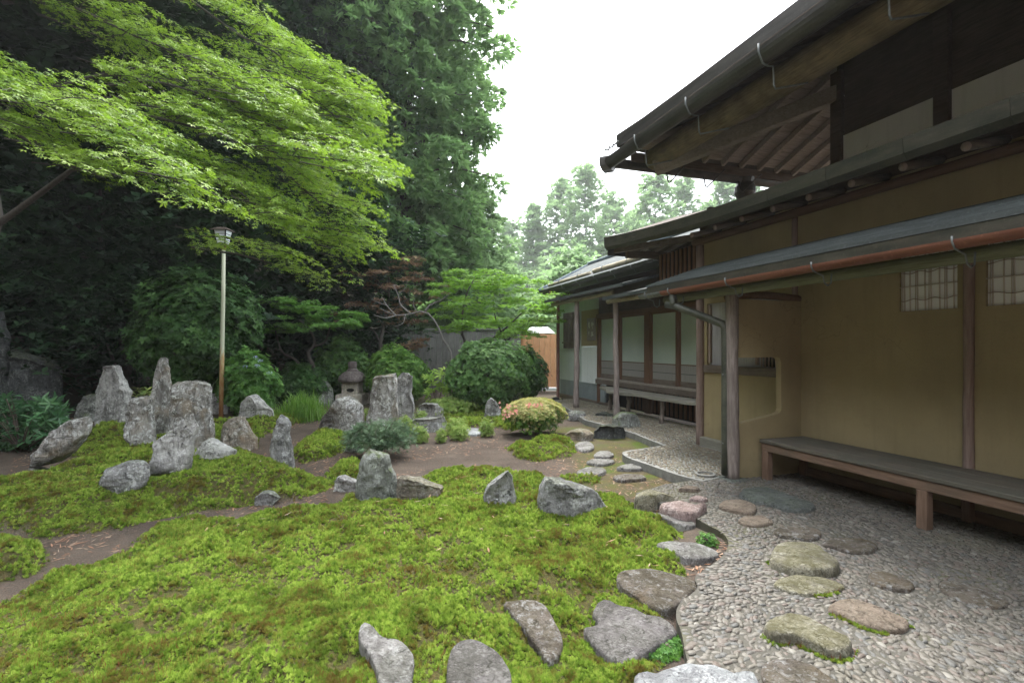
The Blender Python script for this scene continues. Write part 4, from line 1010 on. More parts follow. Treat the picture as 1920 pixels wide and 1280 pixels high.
RK = [
 (A, [(545, 700), (550, 560), (580, 420), (590, 378), (660, 373), (672, 430), (690, 470), (700, 505), (718, 520), (715, 600), (712, 640), (705, 700)], 'rock_pale', 'tall pale stone with a stepped right shoulder at the dark edge of the garden', 0.8, GR),
 (A, [(430, 665), (445, 600), (490, 545), (545, 528), (575, 600), (575, 690), (480, 690)], 'rock_moss', 'low rounded mossy rock half hidden behind the stepped tall stone', 0.8, GR),
 (A, [(705, 720), (715, 640), (730, 580), (760, 555), (840, 545), (860, 570), (855, 660), (865, 760), (860, 825), (770, 820), (715, 770)], 'rock_white', 'blocky lichen-spotted stone in front of the thin pointed stone', 0.8, GR),
 (A, [(865, 765), (862, 600), (858, 500), (870, 400), (890, 345), (930, 330), (945, 400), (965, 470), (968, 560), (965, 650), (955, 765), (900, 770)], 'rock_white', 'tallest and thinnest stone, tapering to a point', 0.8, GR),
 (A, [(968, 800), (968, 500), (990, 475), (1060, 462), (1130, 465), (1180, 480), (1185, 540), (1195, 650), (1208, 760), (1205, 840), (1100, 850), (1000, 840)], 'rock_white', 'broad flat-topped slab stone with dark streaks beside the lamp pole', 0.5, GR),
 (A, [(862, 985), (868, 900), (885, 800), (960, 740), (1040, 695), (1095, 675), (1115, 720), (1095, 800), (1085, 870), (1065, 960), (1000, 972), (940, 978)], 'rock_pale', 'leaning grey slab with a slanted top in front of the broad flat-topped stone', 0.55, GR),
 (A, [(1085, 890), (1130, 830), (1180, 785), (1220, 800), (1260, 830), (1330, 850), (1320, 880), (1250, 890), (1150, 910)], 'rock_pale', 'low whitish wedge rock at the foot of the slanted slab', 0.8, GR),
 (A, [(1245, 840), (1250, 740), (1265, 700), (1300, 670), (1360, 660), (1390, 720), (1410, 760), (1435, 790), (1440, 845), (1300, 845)], 'rock_warm', 'brownish mossy rock just below the foot of the lamp pole', 0.8, GR),
 (A, [(1510, 830), (1530, 760), (1560, 690), (1580, 650), (1605, 665), (1645, 715), (1630, 760), (1640, 850), (1655, 940), (1560, 925), (1525, 890)], 'rock_grey', 'slender gnarled stone tapering upward alone on the mossy rise', 0.8, GR),
 (A, [(1355, 660), (1360, 590), (1400, 545), (1430, 538), (1470, 575), (1500, 610), (1530, 625), (1540, 660), (1450, 668)], 'rock_pale', 'pale peaked boulder beneath the hydrangea', 0.8, GR),
 (A, [(1530, 585), (1532, 530), (1545, 505), (1570, 492), (1620, 540), (1612, 585)], 'rock_grey', 'small dark wedge rock behind the grass clump', 0.8, GR),
 (A, [(1770, 600), (1768, 540), (1775, 490), (1800, 450), (1840, 460), (1870, 520), (1880, 600), (1830, 605)], 'rock_moss', 'upright rounded stone between the grass clump and the stone lantern', 0.8, GR),
 (A, [(500, 1105), (520, 1070), (570, 1060), (590, 1010), (640, 940), (720, 912), (800, 915), (840, 950), (845, 1000), (800, 1065), (690, 1105), (600, 1112)], 'rock_grey', 'rounded dark grey boulder lying on the mossy slope', 0.8, GR),
 (A, [(145, 950), (180, 890), (250, 840), (320, 740), (420, 675), (480, 668), (490, 760), (450, 800), (400, 870), (320, 920), (220, 945)], 'rock_white', 'long lichen-white stone leaning beside the rhododendron', 0.6, GR),
 (A, [(1435, 1165), (1445, 1110), (1480, 1080), (1530, 1085), (1575, 1120), (1540, 1160), (1480, 1170)], 'rock_grey', 'small grey rock alone on the bare earth strip', 0.8, GR),
 (A, [(-60, 660), (-40, 350), (0, 320), (40, 300), (100, 290), (170, 320), (240, 350), (300, 390), (312, 560), (310, 660), (150, 670)], 'rock_dark', 'large dark boulder in deep shade behind the rhododendron', 0.7, GR),
 (A, [(-160, 620), (-120, 60), (-40, 20), (0, 60), (12, 180), (40, 210), (30, 290), (20, 620)], 'rock_dark', 'dark tall rock cut off by the shaded edge of the picture', 0.6, GR),
 (A, [(1188, 650), (1188, 540), (1210, 530), (1260, 535), (1280, 610), (1278, 650)], 'rock_pale', 'squat grey stone directly behind the lamp pole', 0.7, GR),
 (A, [(180, 640), (185, 570), (220, 545), (250, 565), (262, 640)], 'rock_grey', 'small round stone between the rhododendron and the dark boulder', 0.8, GR),
 (A, [(325, 670), (330, 625), (352, 612), (380, 630), (388, 672)], 'rock_dark', 'very small dark stone left of the low mossy rock', 0.8, GR),
 (B, [(290, 740), (310, 690), (330, 650), (370, 600), (400, 560), (450, 550), (500, 570), (535, 610), (545, 660), (542, 720), (480, 738), (380, 745)], 'rock_white', 'big rounded boulder speckled with lichen before the stone lantern', 0.8, GR),
 (B, [(545, 735), (570, 650), (590, 560), (595, 450), (610, 440), (720, 420), (735, 470), (735, 560), (740, 650), (728, 740), (640, 748)], 'rock_white', 'massive blotched stone, left and larger of the twin pillars', 0.75, GR),
 (B, [(728, 700), (735, 450), (760, 415), (800, 415), (820, 440), (815, 520), (830, 580), (834, 695), (790, 702)], 'rock_pale', 'narrower pale stone, right of the twin pillars', 0.75, GR),
 (B, [(735, 685), (738, 650), (770, 612), (800, 630), (815, 688)], 'rock_pale', 'small pointed rock at the foot of the twin pillars', 0.8, GR),
 (B, [(842, 668), (848, 610), (880, 587), (960, 590), (1000, 620), (1002, 660), (940, 672), (880, 672)], 'rock_pale', 'pale rounded boulder behind the long low rock', 0.8, GR),
 (B, [(800, 735), (805, 690), (830, 675), (870, 672), (990, 668), (1010, 700), (1002, 745), (920, 757), (830, 748)], 'rock_grey', 'long low flat-topped rock among small yellow-green shrubs', 0.7, GR),
 (B, [(1225, 662), (1232, 600), (1240, 575), (1260, 556), (1290, 575), (1315, 620), (1322, 664), (1260, 667)], 'rock_grey', 'upright grey stone between the dark azalea and the flowering azalea', 0.8, GR),
 (B, [(1345, 592), (1355, 568), (1375, 558), (1400, 562), (1412, 592)], 'rock_pale', 'tiny pale stone behind the flowering azalea', 0.8, GR),
 (B, [(440, 865), (455, 780), (480, 740), (510, 740), (530, 770), (545, 865)], 'rock_moss', 'greenish stone tucked behind the low juniper', 0.8, GR),
 (B, [(508, 1110), (512, 1030), (520, 960), (545, 880), (575, 848), (620, 860), (680, 880), (700, 950), (725, 1000), (740, 1060), (758, 1135), (700, 1125), (600, 1118)], 'rock_moss', 'moss-draped humped stone nearest the bare earth', 0.75, GR),
 (B, [(735, 1125), (738, 1000), (790, 995), (860, 1010), (930, 1040), (990, 1060), (985, 1090), (940, 1130), (900, 1140), (760, 1138)], 'rock_warm', 'low brown rock joined to the side of the moss-draped stone', 0.7, GR),
 (B, [(378, 1085), (385, 1040), (400, 1000), (430, 992), (515, 1030), (518, 1090), (450, 1090)], 'rock_pale', 'small whitish wedge rock left of the moss-draped stone', 0.8, GR),
 (B, [(1215, 1150), (1222, 1090), (1240, 1050), (1300, 1000), (1355, 965), (1380, 1000), (1395, 1070), (1408, 1165), (1320, 1172), (1250, 1165)], 'rock_grey', 'small pyramid-shaped stone standing in bright moss', 0.8, GR),
 (B, [(1520, 1205), (1522, 1130), (1535, 1060), (1560, 1005), (1640, 1010), (1750, 1040), (1840, 1070), (1870, 1110), (1910, 1170), (1918, 1228), (1800, 1215), (1650, 1205), (1580, 1208)], 'rock_grey', 'wide trapezoid stone with a sloping top in bright moss near the path', 0.5, GR),
 (C7, [(300, 1075), (310, 1010), (380, 990), (460, 1010), (482, 1070), (420, 1087), (330, 1085)], 'rock_grey', 'rounded grey footstone at the far porch post', 0.8, 'rocks by the porch'),
 (C7, [(530, 1085), (560, 1020), (640, 1005), (720, 1030), (740, 1085), (650, 1092)], 'rock_dark', 'low dark rock behind the black boulder by the porch', 0.8, 'rocks by the porch'),
 (C7, [(700, 1180), (710, 1060), (760, 1015), (830, 1005), (910, 1020), (945, 1090), (962, 1170), (880, 1195), (820, 1200)], 'rock_moss', 'domed grey-green boulder hiding the foot of the nearer porch post', 0.85, 'rocks by the porch'),
 (C7, [(535, 1245), (545, 1180), (590, 1130), (700, 1115), (800, 1140), (822, 1190), (815, 1250), (640, 1258)], 'rock_dark', 'squat black flat-topped boulder at the porch edge', 0.8, 'rocks by the porch'),
 (C7, [(282, 1245), (285, 1205), (330, 1175), (400, 1160), (500, 1170), (528, 1190), (526, 1262), (400, 1262), (300, 1252)], 'rock_warm', 'flat-topped brown block stone before the porch', 0.8, 'rocks by the porch'),
 (C7, [(150, 915), (155, 885), (190, 870), (230, 880), (242, 915), (170, 918)], 'rock_dark', 'small black stone at the foot of the brown downpipe', 0.8, 'rocks by the porch'),
]
for r in RK: rock(r[0][0], r[0][1], r[1], r[2], r[3], r[4], r[5])

# ------------------------------------------------------------------ stepping stones
STONEP = []
def step(org, sc, pts, th, mat, label, z0=0.06, seed=0, group='stepping stones', dome=0.3):
    P = [(org[0] + x / sc, org[1] + y / sc) for x, y in pts]
    if z0 is None:
        mx_, my_ = np.mean([q[0] for q in P]), np.mean([q[1] for q in P]); z0 = gz(*gp(mx_, my_, 0.08))
        z0 = float(np.mean([gz(*gp(a, b, z0)) for a, b in P])) + 0.012; tilt = True; th = min(th, 0.03)
    else: tilt = False
    zt = z0 + th
    W = np.array([gp(a, b, zt if b < np.mean([q[1] for q in P]) else z0 + th * 0.35) for a, b in P])
    S = smooth_poly(W, 40); c = S.mean(0)
    STONEP.append(S)
    pl = (0.0, 0.0, z0)
    if tilt:
        A_ = np.column_stack([S - c, np.ones(len(S))]); pl = np.linalg.lstsq(A_, height(S[:, 0], S[:, 1]) + 0.012, rcond=None)[0]
    rs = random.Random(seed + int(P[0][0])); off = Vector((rs.uniform(0, 90), rs.uniform(0, 90), 0))
    prof = [(1.0, -0.10), (1.01, th * 0.35), (0.985, th * 0.72), (0.93, th * 0.93), (0.80, th * 1.0), (0.55, th * 1.04), (0.28, th * 1.06)]
    V, Fc = [], []; n = len(S)
    sz = float(np.ptp(S, axis=0).max())
    for k, (s, h) in enumerate(prof):
        for p in S:
            q = c + (p - c) * s
            nz = mnoise.fractal(Vector((q[0] * 6, q[1] * 6, h * 6)) + off, 0.9, 2.1, 4)
            n2 = mnoise.fractal(Vector((q[0] * 20, q[1] * 20, h * 10)) + off, 0.9, 2.1, 3)
            dz = (nz * 0.35 + n2 * 0.12) * min(max(th, 0.045), 0.09) * (0 if k == 0 else dome * 2 if k > 3 else 0.4)
            dr = 1 + 0.02 * nz if 0 < k < 5 else 1
            V.append((c[0] + (q[0] - c[0]) * dr, c[1] + (q[1] - c[1]) * dr, pl[2] + pl[0] * (q[0] - c[0]) + pl[1] * (q[1] - c[1]) + h + dz))
    for k in range(len(prof) - 1):
        for i in range(n): Fc.append((k * n + i, k * n + (i + 1) % n, (k + 1) * n + (i + 1) % n, (k + 1) * n + i))
    V.append((c[0], c[1], pl[2] + th * 1.06)); ci = len(V) - 1; k = len(prof) - 1
    for i in range(n): Fc.append((k * n + i, k * n + (i + 1) % n, ci))
    V = [(x - c[0], y - c[1], z) for x, y, z in V]
    o = MB().add(V, Fc).build('stepping_stone', M[mat], None, True); o.location = (c[0], c[1], 0)
    bm = bmesh.new(); bm.from_mesh(o.data); bmesh.ops.recalc_face_normals(bm, faces=bm.faces); bm.to_mesh(o.data); bm.free()
    return tag(o, label, 'stone', group)
S6 = ((1120, 853), 2.4); S8 = ((560, 853), 3.0)
ST = [
 (S6, [(85, 550), (110, 530), (230, 512), (330, 520), (430, 540), (450, 570), (430, 600), (380, 640), (310, 675), (240, 670), (170, 630), (110, 600)], 0.04, 'step_brown', 'brown stepping stone with white flecks where moss meets the pebble edge', None),
 (S8, [(1605, 985), (1640, 960), (1690, 935), (1655, 885), (1690, 832), (1740, 825), (1800, 848), (1900, 860), (1950, 890), (2040, 905), (2110, 945), (2125, 995), (2060, 1040), (1960, 1090), (1870, 1150), (1780, 1135), (1700, 1090), (1640, 1040)], 0.045, 'step_purple', 'large dark purplish stone with a notched edge between moss and path', None),
 (S8, [(1155, 850), (1200, 840), (1310, 822), (1390, 840), (1440, 900), (1480, 970), (1480, 1030), (1410, 1090), (1350, 1040), (1250, 950)], 0.035, 'step_brown', 'brown triangular stone sunk in the near moss', None),
 (S8, [(340, 1050), (350, 990), (390, 975), (470, 1030), (560, 1040), (630, 1080), (650, 1110), (640, 1200), (620, 1300), (480, 1310), (420, 1180)], 0.05, 'step_grey', 'grey speckled stone with a pointed corner in the lowest moss', None),
 (S8, [(835, 1230), (850, 1120), (900, 1070), (980, 1050), (1060, 1070), (1120, 1100), (1170, 1150), (1195, 1220), (1180, 1300), (1020, 1340), (850, 1300)], 0.055, 'step_purple', 'smooth round purplish stone in the lowest moss', None),
 (S6, [(170, 1040), (230, 980), (350, 940), (480, 925), (560, 940), (650, 980), (720, 1035), (700, 1120), (420, 1150), (200, 1120)], 0.09, 'step_pale', 'big pale blue-grey stone cut by the bottom of the picture', 0.05),
 (S6, [(738, 970), (760, 920), (850, 905), (950, 930), (1060, 990), (1090, 1045), (980, 1090), (800, 1075)], 0.03, 'step_brown', 'dark brown stone low in the pebbles beside the pale blue-grey one', 0.06),
 (S6, [(750, 760), (770, 730), (850, 700), (930, 710), (1000, 740), (1090, 790), (1140, 850), (1130, 890), (1080, 908), (1020, 890), (900, 840), (800, 800)], 0.055, 'step_olive', 'thick yellowish oblong stone, nearest whole one on the pebbles', 0.06),
 (S6, [(1040, 680), (1080, 650), (1150, 645), (1250, 670), (1350, 710), (1400, 760), (1380, 790), (1300, 795), (1200, 770), (1110, 730)], 0.03, 'step_tan', 'tan oval stone rimmed with green moss on the pebbles', 0.06),
 (S6, [(795, 570), (830, 545), (900, 532), (1000, 540), (1090, 570), (1110, 600), (1050, 620), (950, 630), (860, 615), (810, 595)], 0.022, 'step_olive', 'flat pale oval stone just in front of the rough raised block', 0.06),
 (S6, [(775, 450), (800, 400), (850, 385), (950, 385), (1000, 400), (1040, 440), (1085, 490), (1070, 530), (960, 538), (870, 528), (800, 500)], 0.065, 'step_olive', 'rough raised block stone in the middle of the pebble path', 0.06),
 (S6, [(1220, 560), (1240, 515), (1300, 520), (1400, 560), (1425, 590), (1400, 610), (1320, 605)], 0.025, 'step_brown', 'wedge-shaped dim brown stone farther from the moss', 0.06),
 (S6, [(1540, 590), (1560, 560), (1650, 570), (1780, 610), (1850, 650), (1830, 685), (1720, 680), (1600, 640)], 0.018, 'step_brown', 'long faint stone in the shade in front of the bench leg', 0.06),
 (S6, [(1010, 390), (1080, 370), (1200, 375), (1260, 400), (1220, 440), (1130, 437), (1060, 415)], 0.03, 'step_brown', 'low shaded oval stone beyond the rough raised block', 0.06),
 (S6, [(790, 345), (830, 320), (920, 315), (990, 330), (1005, 360), (970, 382), (860, 372)], 0.028, 'step_brown', 'brown oval stone directly behind the rough raised block', 0.06),
 (S6, [(635, 290), (670, 270), (740, 268), (790, 290), (760, 315), (690, 320)], 0.03, 'step_tan', 'small reddish-tan triangular stone on the pale pebbles', 0.06),
 (S6, [(550, 225), (570, 200), (640, 197), (700, 215), (715, 245), (690, 267), (620, 257)], 0.035, 'step_tan', 'smooth tan lozenge stone near the porch post', 0.06),
 (S6, [(640, 165), (680, 140), (770, 140), (880, 180), (970, 225), (960, 247), (860, 252), (780, 225), (690, 195)], 0.045, 'step_slate', 'large flat slate-green slab at the end of the bench', 0.06),
 (S6, [(280, 248), (320, 210), (400, 205), (470, 225), (490, 252), (450, 278), (400, 288), (310, 270)], 0.10, 'step_pink', 'pink raised rock on the edge of the path', 0.03),
 (S6, [(250, 275), (270, 265), (350, 270), (430, 305), (435, 325), (380, 332), (300, 302)], 0.07, 'step_grey', 'whitish flat stone under the pink rock', None),
 (S6, [(270, 410), (330, 395), (430, 392), (520, 410), (545, 440), (500, 465), (420, 475), (360, 458)], 0.05, 'step_grey', 'mottled lichen stone level with the earth at the path bend', None),
 (S6, [(165, 178), (220, 155), (290, 160), (350, 180), (300, 207), (230, 212)], 0.10, 'step_olive', 'flat mossy-rimmed stone at the far tip of the path', 0.03),
 (S6, [(365, 147), (410, 135), (460, 145), (440, 162), (380, 160)], 0.04, 'step_tan', 'small tan stone with a mossy joint beside the path tip', 0.06),
 (S6, [(415, 192), (450, 178), (495, 190), (480, 208), (430, 206)], 0.03, 'step_pink', 'small flat pinkish stone flush with the pebbles', 0.06),
 (S6, [(70, 102), (120, 83), (190, 82), (220, 95), (190, 110), (110, 117)], 0.07, 'step_brown', 'long reddish-grey stone in the wet mossy ground', None),
 (S6, [(90, 52), (150, 35), (200, 45), (190, 65), (110, 66)], 0.05, 'step_grey', 'grey flat stone in the wet ground beside the pebble apron', None),
 (B, [(1735, 830), (1750, 805), (1800, 797), (1840, 820), (1830, 850), (1770, 856)], 0.09, 'step_grey', 'grey stone just in front of the flat-topped brown block', None),
 (B, [(1840, 882), (1870, 855), (1920, 853), (1952, 870), (1930, 892), (1870, 894)], 0.07, 'step_grey', 'oval grey stone in the row leading to the porch', None),
 (B, [(1745, 967), (1800, 945), (1880, 948), (1910, 965), (1870, 987), (1790, 990)], 0.06, 'step_grey', 'wide pale flat stone edged with bright moss near the earth', None),
 (B, [(1800, 922), (1850, 898), (1930, 898), (1955, 920), (1880, 937)], 0.05, 'step_grey', 'low grey stone behind the wide pale flat one', None),
 (B, [(1105, 757), (1140, 728), (1190, 727), (1218, 745), (1180, 765)], 0.05, 'step_pale', 'white flat stone on bare earth beside the little shrubs', None),
]
for s in ST: step(s[0][0], s[0][1], s[1], s[2], s[3], s[4], s[5])

# ------------------------------------------------------------------ pebble paving
def dome(seg=8):
    V = [(0, 0, 1.0)]; Fc = []
    for r, z in ((0.62, 0.78), (0.95, 0.30), (1.0, -0.4)):
        for k in range(seg):
            a = 2 * math.pi * k / seg; V.append((r * math.cos(a), r * math.sin(a), z))
    for k in range(seg): Fc.append((0, 1 + k, 1 + (k + 1) % seg))
    for q in range(2):
        for k in range(seg):
            a, b = 1 + q * seg + k, 1 + q * seg + (k + 1) % seg; c, d = a + seg, b + seg
            Fc += [(a, c, d), (a, d, b)]
    return np.array(V), np.array(Fc)
DV, DF = dome()
def pebble_field(P, z, cell, rmin, rmax, inset=0.015):
    lo, hi = P.min(0), P.max(0)
    xs = np.arange(lo[0], hi[0], cell); ys = np.arange(lo[1], hi[1], cell * 0.80)
    X, Y = np.meshgrid(xs, ys, indexing='ij')
    X = X + (np.arange(X.shape[1]) % 2)[None, :] * cell * 0.5
    X = (X + rng.uniform(-0.3, 0.3, X.shape) * cell).ravel(); Y = (Y + rng.uniform(-0.3, 0.3, Y.shape) * cell * 0.8).ravel()
    keep = sdist(X, Y, P) > inset
    D = X * SA + Y * CA; Xc_ = X * CA - Y * SA
    keep &= (D > 1.75) & (np.abs(Xc_) < D * 1.10 + 0.3)
    X, Y = X[keep], Y[keep]
    ok = np.ones(len(X), bool)
    for S in STONEP: ok &= sdist(X, Y, S) < -0.008
    return X[ok], Y[ok]
def pebble_geo(X, Y, z, rmin, rmax):
    n = len(X)
    ang = (fbm(X * 0.8, Y * 0.8, 55) - 0.5) * 7 + rng.normal(0, 0.55, n)
    a = rng.uniform(rmin, rmax, n) * np.where(rng.random(n) < 0.08, 1.35, 1.0); b = a * rng.uniform(0.40, 0.70, n); c = rng.uniform(0.007, 0.011, n)
    tl = rng.normal(0, 0.12, n)
    zz = z + rng.uniform(-0.004, 0.004, n) + 0.008 * (fbm(X * 2.5, Y * 2.5, 60) - 0.5)
    return ang, a, b, c, tl, zz
PX, PY = pebble_field(PATH, 0.06, 0.0365, 0.021, 0.031)
pa = pebble_geo(PX, PY, 0.058, 0.020, 0.031)
Dp = PX * SA + PY * CA; Xp = PX * CA - PY * SA
vis = (np.abs(Xp) < Dp * 1.0) & (Dp > 2.3)
order = np.argsort(np.where(vis, Dp, 99) - pa[1] * 8)[:300]
one = np.zeros(len(PX), bool); one[order] = True
tmpl = []
for k in range(8):
    V = DV.copy(); ph = rng.uniform(0, 6.28, 3)
    rr = 1 + 0.16 * np.sin(np.arctan2(V[:, 1], V[:, 0]) * 2 + ph[0]) + 0.10 * np.sin(np.arctan2(V[:, 1], V[:, 0]) * 3 + ph[1])
    V[:, 0] *= rr; V[:, 1] *= rr
    me = bpy.data.meshes.new('pebble'); me.from_pydata([tuple(p) for p in V], [], [tuple(int(i) for i in f) for f in DF])
    me.polygons.foreach_set('use_smooth', [True] * len(DF)); me.materials.append(M['pebble']); me.update(); tmpl.append(me)
for i in order:
    o = bpy.data.objects.new('pebble', tmpl[int(rng.integers(8))]); COL.objects.link(o); o.parent = path
    o.location = (PX[i], PY[i], pa[5][i]); o.rotation_euler = (pa[4][i], 0, pa[0][i]); o.scale = (pa[1][i], pa[2][i], pa[3][i])
def pebble_mesh(name, X, Y, par, mat, parent):
    ang, a, b, c, tl, zz = par; n = len(X)
    wob = 1 + rng.normal(0, 0.10, (n, len(DV)))
    lx = DV[None, :, 0] * a[:, None] * wob; ly = DV[None, :, 1] * b[:, None] * wob; lz = DV[None, :, 2] * c[:, None] + ly * tl[:, None]
    ca, sa = np.cos(ang)[:, None], np.sin(ang)[:, None]
    V = np.stack([X[:, None] + lx * ca - ly * sa, Y[:, None] + lx * sa + ly * ca, zz[:, None] + lz], 2).reshape(-1, 3)
    T = (DF[None] + (np.arange(n) * len(DV))[:, None, None]).reshape(-1, 3)
    o = np_mesh(name, V, T, mat, parent, True, {'rnd': np.repeat(rng.random(n), len(DV))})
    return tag(o, kind='stuff')
pebble_mesh('pebbles', PX[~one], PY[~one], [q[~one] for q in pa], M['pebbles'], path)
AX, AY = pebble_field(APRON, 0.07, 0.045, 0.018, 0.026, 0.05)
pebble_mesh('pebbles', AX, AY, pebble_geo(AX, AY, 0.072, 0.018, 0.027), M['pebbles_apron'], apron)

# ------------------------------------------------------------------ moss carpet
def tuft_mesh(nl, seed, lift):
    r = random.Random(seed); V, Fc = [], []
    for ring, (cnt, rad, hgt, w) in enumerate(((nl, 1.0, 0.55, 0.26), (nl - 2, 0.62, 1.0, 0.24), (3, 0.25, 1.25, 0.2))):
        for k in range(cnt):
            a = 2 * math.pi * (k + 0.5 * ring + r.uniform(-0.25, 0.25)) / cnt
            rr = rad * r.uniform(0.8, 1.15); h = hgt * r.uniform(0.8, 1.15) * lift
            ca, sa = math.cos(a), math.sin(a); b = len(V)
            V += [(0.05 * ca, 0.05 * sa, 0.05), (rr * 0.55 * ca - w * sa * 0.5, rr * 0.55 * sa + w * ca * 0.5, h * 0.72), (rr * ca, rr * sa, h), (rr * 0.55 * ca + w * sa * 0.5, rr * 0.55 * sa - w * ca * 0.5, h * 0.72)]
            Fc += [(b, b + 1, b + 2), (b, b + 2, b + 3)]
    me = bpy.data.meshes.new('moss_tuft'); me.from_pydata(V, [], Fc); me.materials.append(M['moss_tuft']); me.update()
    return me
def scatter_object(name, pos, rot, scl, meshes, idx, mat):
    me = bpy.data.meshes.new(name); me.from_pydata([tuple(p) for p in pos], [], [])
    for an, ty, av in (('rot', 'FLOAT_VECTOR', rot), ('scl', 'FLOAT', scl), ('idx', 'INT', idx)):
        a = me.attributes.new(an, ty, 'POINT'); a.data.foreach_set('vector' if ty == 'FLOAT_VECTOR' else 'value', np.ascontiguousarray(av).ravel())
    me.materials.append(mat)
    o = link(name, me)
    ng = bpy.data.node_groups.new(name, 'GeometryNodeTree')
    ng.interface.new_socket('Geometry', in_out='INPUT', socket_type='NodeSocketGeometry'); ng.interface.new_socket('Geometry', in_out='OUTPUT', socket_type='NodeSocketGeometry')
    gi, go = ng.nodes.new('NodeGroupInput'), ng.nodes.new('NodeGroupOutput')
    g2i = ng.nodes.new('GeometryNodeGeometryToInstance')
    for m in reversed(meshes):
        src = bpy.data.objects.new('tuft_source', m)
        oi = ng.nodes.new('GeometryNodeObjectInfo'); oi.inputs['Object'].default_value = src; oi.inputs['As Instance'].default_value = False
        ng.links.new(oi.outputs['Geometry'], g2i.inputs[0])
    def attr(n_, ty):
        a = ng.nodes.new('GeometryNodeInputNamedAttribute'); a.data_type = ty; a.inputs[0].default_value = n_; return a.outputs[0]
    m2p = ng.nodes.new('GeometryNodeMeshToPoints')
    iop = ng.nodes.new('GeometryNodeInstanceOnPoints'); iop.inputs['Pick Instance'].default_value = True
    ng.links.new(gi.outputs[0], m2p.inputs[0]); ng.links.new(m2p.outputs[0], iop.inputs['Points']); ng.links.new(g2i.outputs[0], iop.inputs['Instance'])
    ng.links.new(attr('idx', 'INT'), iop.inputs['Instance Index'])
    e2r = ng.nodes.new('FunctionNodeEulerToRotation'); ng.links.new(attr('rot', 'FLOAT_VECTOR'), e2r.inputs[0]); ng.links.new(e2r.outputs[0], iop.inputs['Rotation'])
    ng.links.new(attr('scl', 'FLOAT'), iop.inputs['Scale']); ng.links.new(iop.outputs[0], go.inputs[0])
    md = o.modifiers.new('tufts', 'NODES'); md.node_group = ng
    return o
pos, scl = [], []
for d0, d1, dens, s in ((1.7, 3.2, 12500, 0.0125), (3.2, 5.0, 8200, 0.015), (5.0, 8.0, 4200, 0.0195), (8.0, 13.0, 1800, 0.027)):
    xm = d1 * 1.12
    n = int(dens * (2 * xm) * (d1 - d0))
    Xc_ = rng.uniform(-xm, min(xm, 4.0), n); D_ = rng.uniform(d0, d1, n)
    n = int(n * (xm + min(xm, 4.0)) / (2 * xm)); Xc_, D_ = Xc_[:n], D_[:n]
    k = np.abs(Xc_) < D_ * 1.08 + 0.2; Xc_, D_ = Xc_[k], D_[k]
    x = Xc_ * CA + D_ * SA; y = -Xc_ * SA + D_ * CA
    inb = np.zeros(len(x), bool)
    for _, P, _, _, _ in MOSSP:
        lo, hi = P.min(0) - 0.15, P.max(0) + 0.15
        inb |= (x > lo[0]) & (x < hi[0]) & (y > lo[1]) & (y < hi[1])
    x, y = x[inb], y[inb]
    m_, _, dn = mossd(x, y)
    thin = (0.4 + 0.6 * sstep(0.34, 0.50, fbm(x * 2.8, y * 2.8, 77))) * (0.38 + 0.62 * sstep(0.22, 0.36, fbm(x * 5.5, y * 5.5, 22, 2)))
    k = rng.random(len(x)) < dn * thin
    x, y = x[k], y[k]
    for S in STONEP:
        k = sdist(x, y, S) < 0.004 if len(x) else np.zeros(0, bool); x, y = x[k], y[k]
    z = height(x, y)
    pos.append(np.stack([x, y, z - 0.004], 1)); scl.append(s * rng.uniform(0.55, 1.45, len(x)) * (0.8 + 0.5 * fbm(x * 3, y * 3, 44)))
for S in [STONEP[i] for i in (7, 8, 9, 10, 21)]:
    c_ = S.mean(0); D_ = S @ np.array((SA, CA)); fr_ = S[D_ < D_.mean() + 0.02]
    q_ = np.repeat(fr_, 16, 0); q_ = q_ + (q_ - c_) * rng.uniform(-0.02, 0.07, (len(q_), 1)) + rng.normal(0, 0.008, q_.shape)
    q_ = q_[fbm(q_[:, 0] * 6, q_[:, 1] * 6, 12) > 0.52]
    pos.append(np.column_stack([q_, np.full(len(q_), 0.060)])); scl.append(0.010 * rng.uniform(0.6, 1.3, len(q_)))
pos = np.concatenate(pos); scl = np.concatenate(scl); n = len(pos)
rot = np.stack([rng.normal(0, 0.28, n), rng.normal(0, 0.28, n), rng.uniform(0, 6.283, n)], 1)
moss = scatter_object('moss', pos, rot.astype(np.float32), scl.astype(np.float32), [tuft_mesh(8, k, 0.9 + 0.2 * k) for k in range(4)], rng.integers(0, 4, n).astype(np.int32), M['moss_tuft'])
tag(moss, 'bright green star moss carpeting the garden mounds', 'moss', kind='stuff')
print('moss tufts', n, 'pebbles', len(PX), len(AX))
# rusty stalks standing in the moss
k = rng.choice(n, min(n, 26000), replace=False)
sp = pos[k]; ok = (fbm(sp[:, 0] * 2.3, sp[:, 1] * 2.3, 91) > 0.47); sp = sp[ok]; n2 = len(sp)
hgt = rng.uniform(0.02, 0.045, n2); dx = rng.normal(0, 0.010, (n2, 2)); wd = 0.0016 + 0.0006 * (sp[:, 0] * SA + sp[:, 1] * CA) * 0.5
az = rng.uniform(0, 6.28, n2)
V = np.stack([sp + np.stack([np.cos(az) * wd, np.sin(az) * wd, np.zeros(n2)], 1), sp - np.stack([np.cos(az) * wd, np.sin(az) * wd, np.zeros(n2)], 1), sp + np.concatenate([dx, hgt[:, None]], 1)], 1).reshape(-1, 3)
tag(np_mesh('moss_stalks', V, np.arange(3 * n2).reshape(-1, 3), M['red_stalk']), 'thin rusty stalks scattered through the green moss', 'moss', kind='stuff')
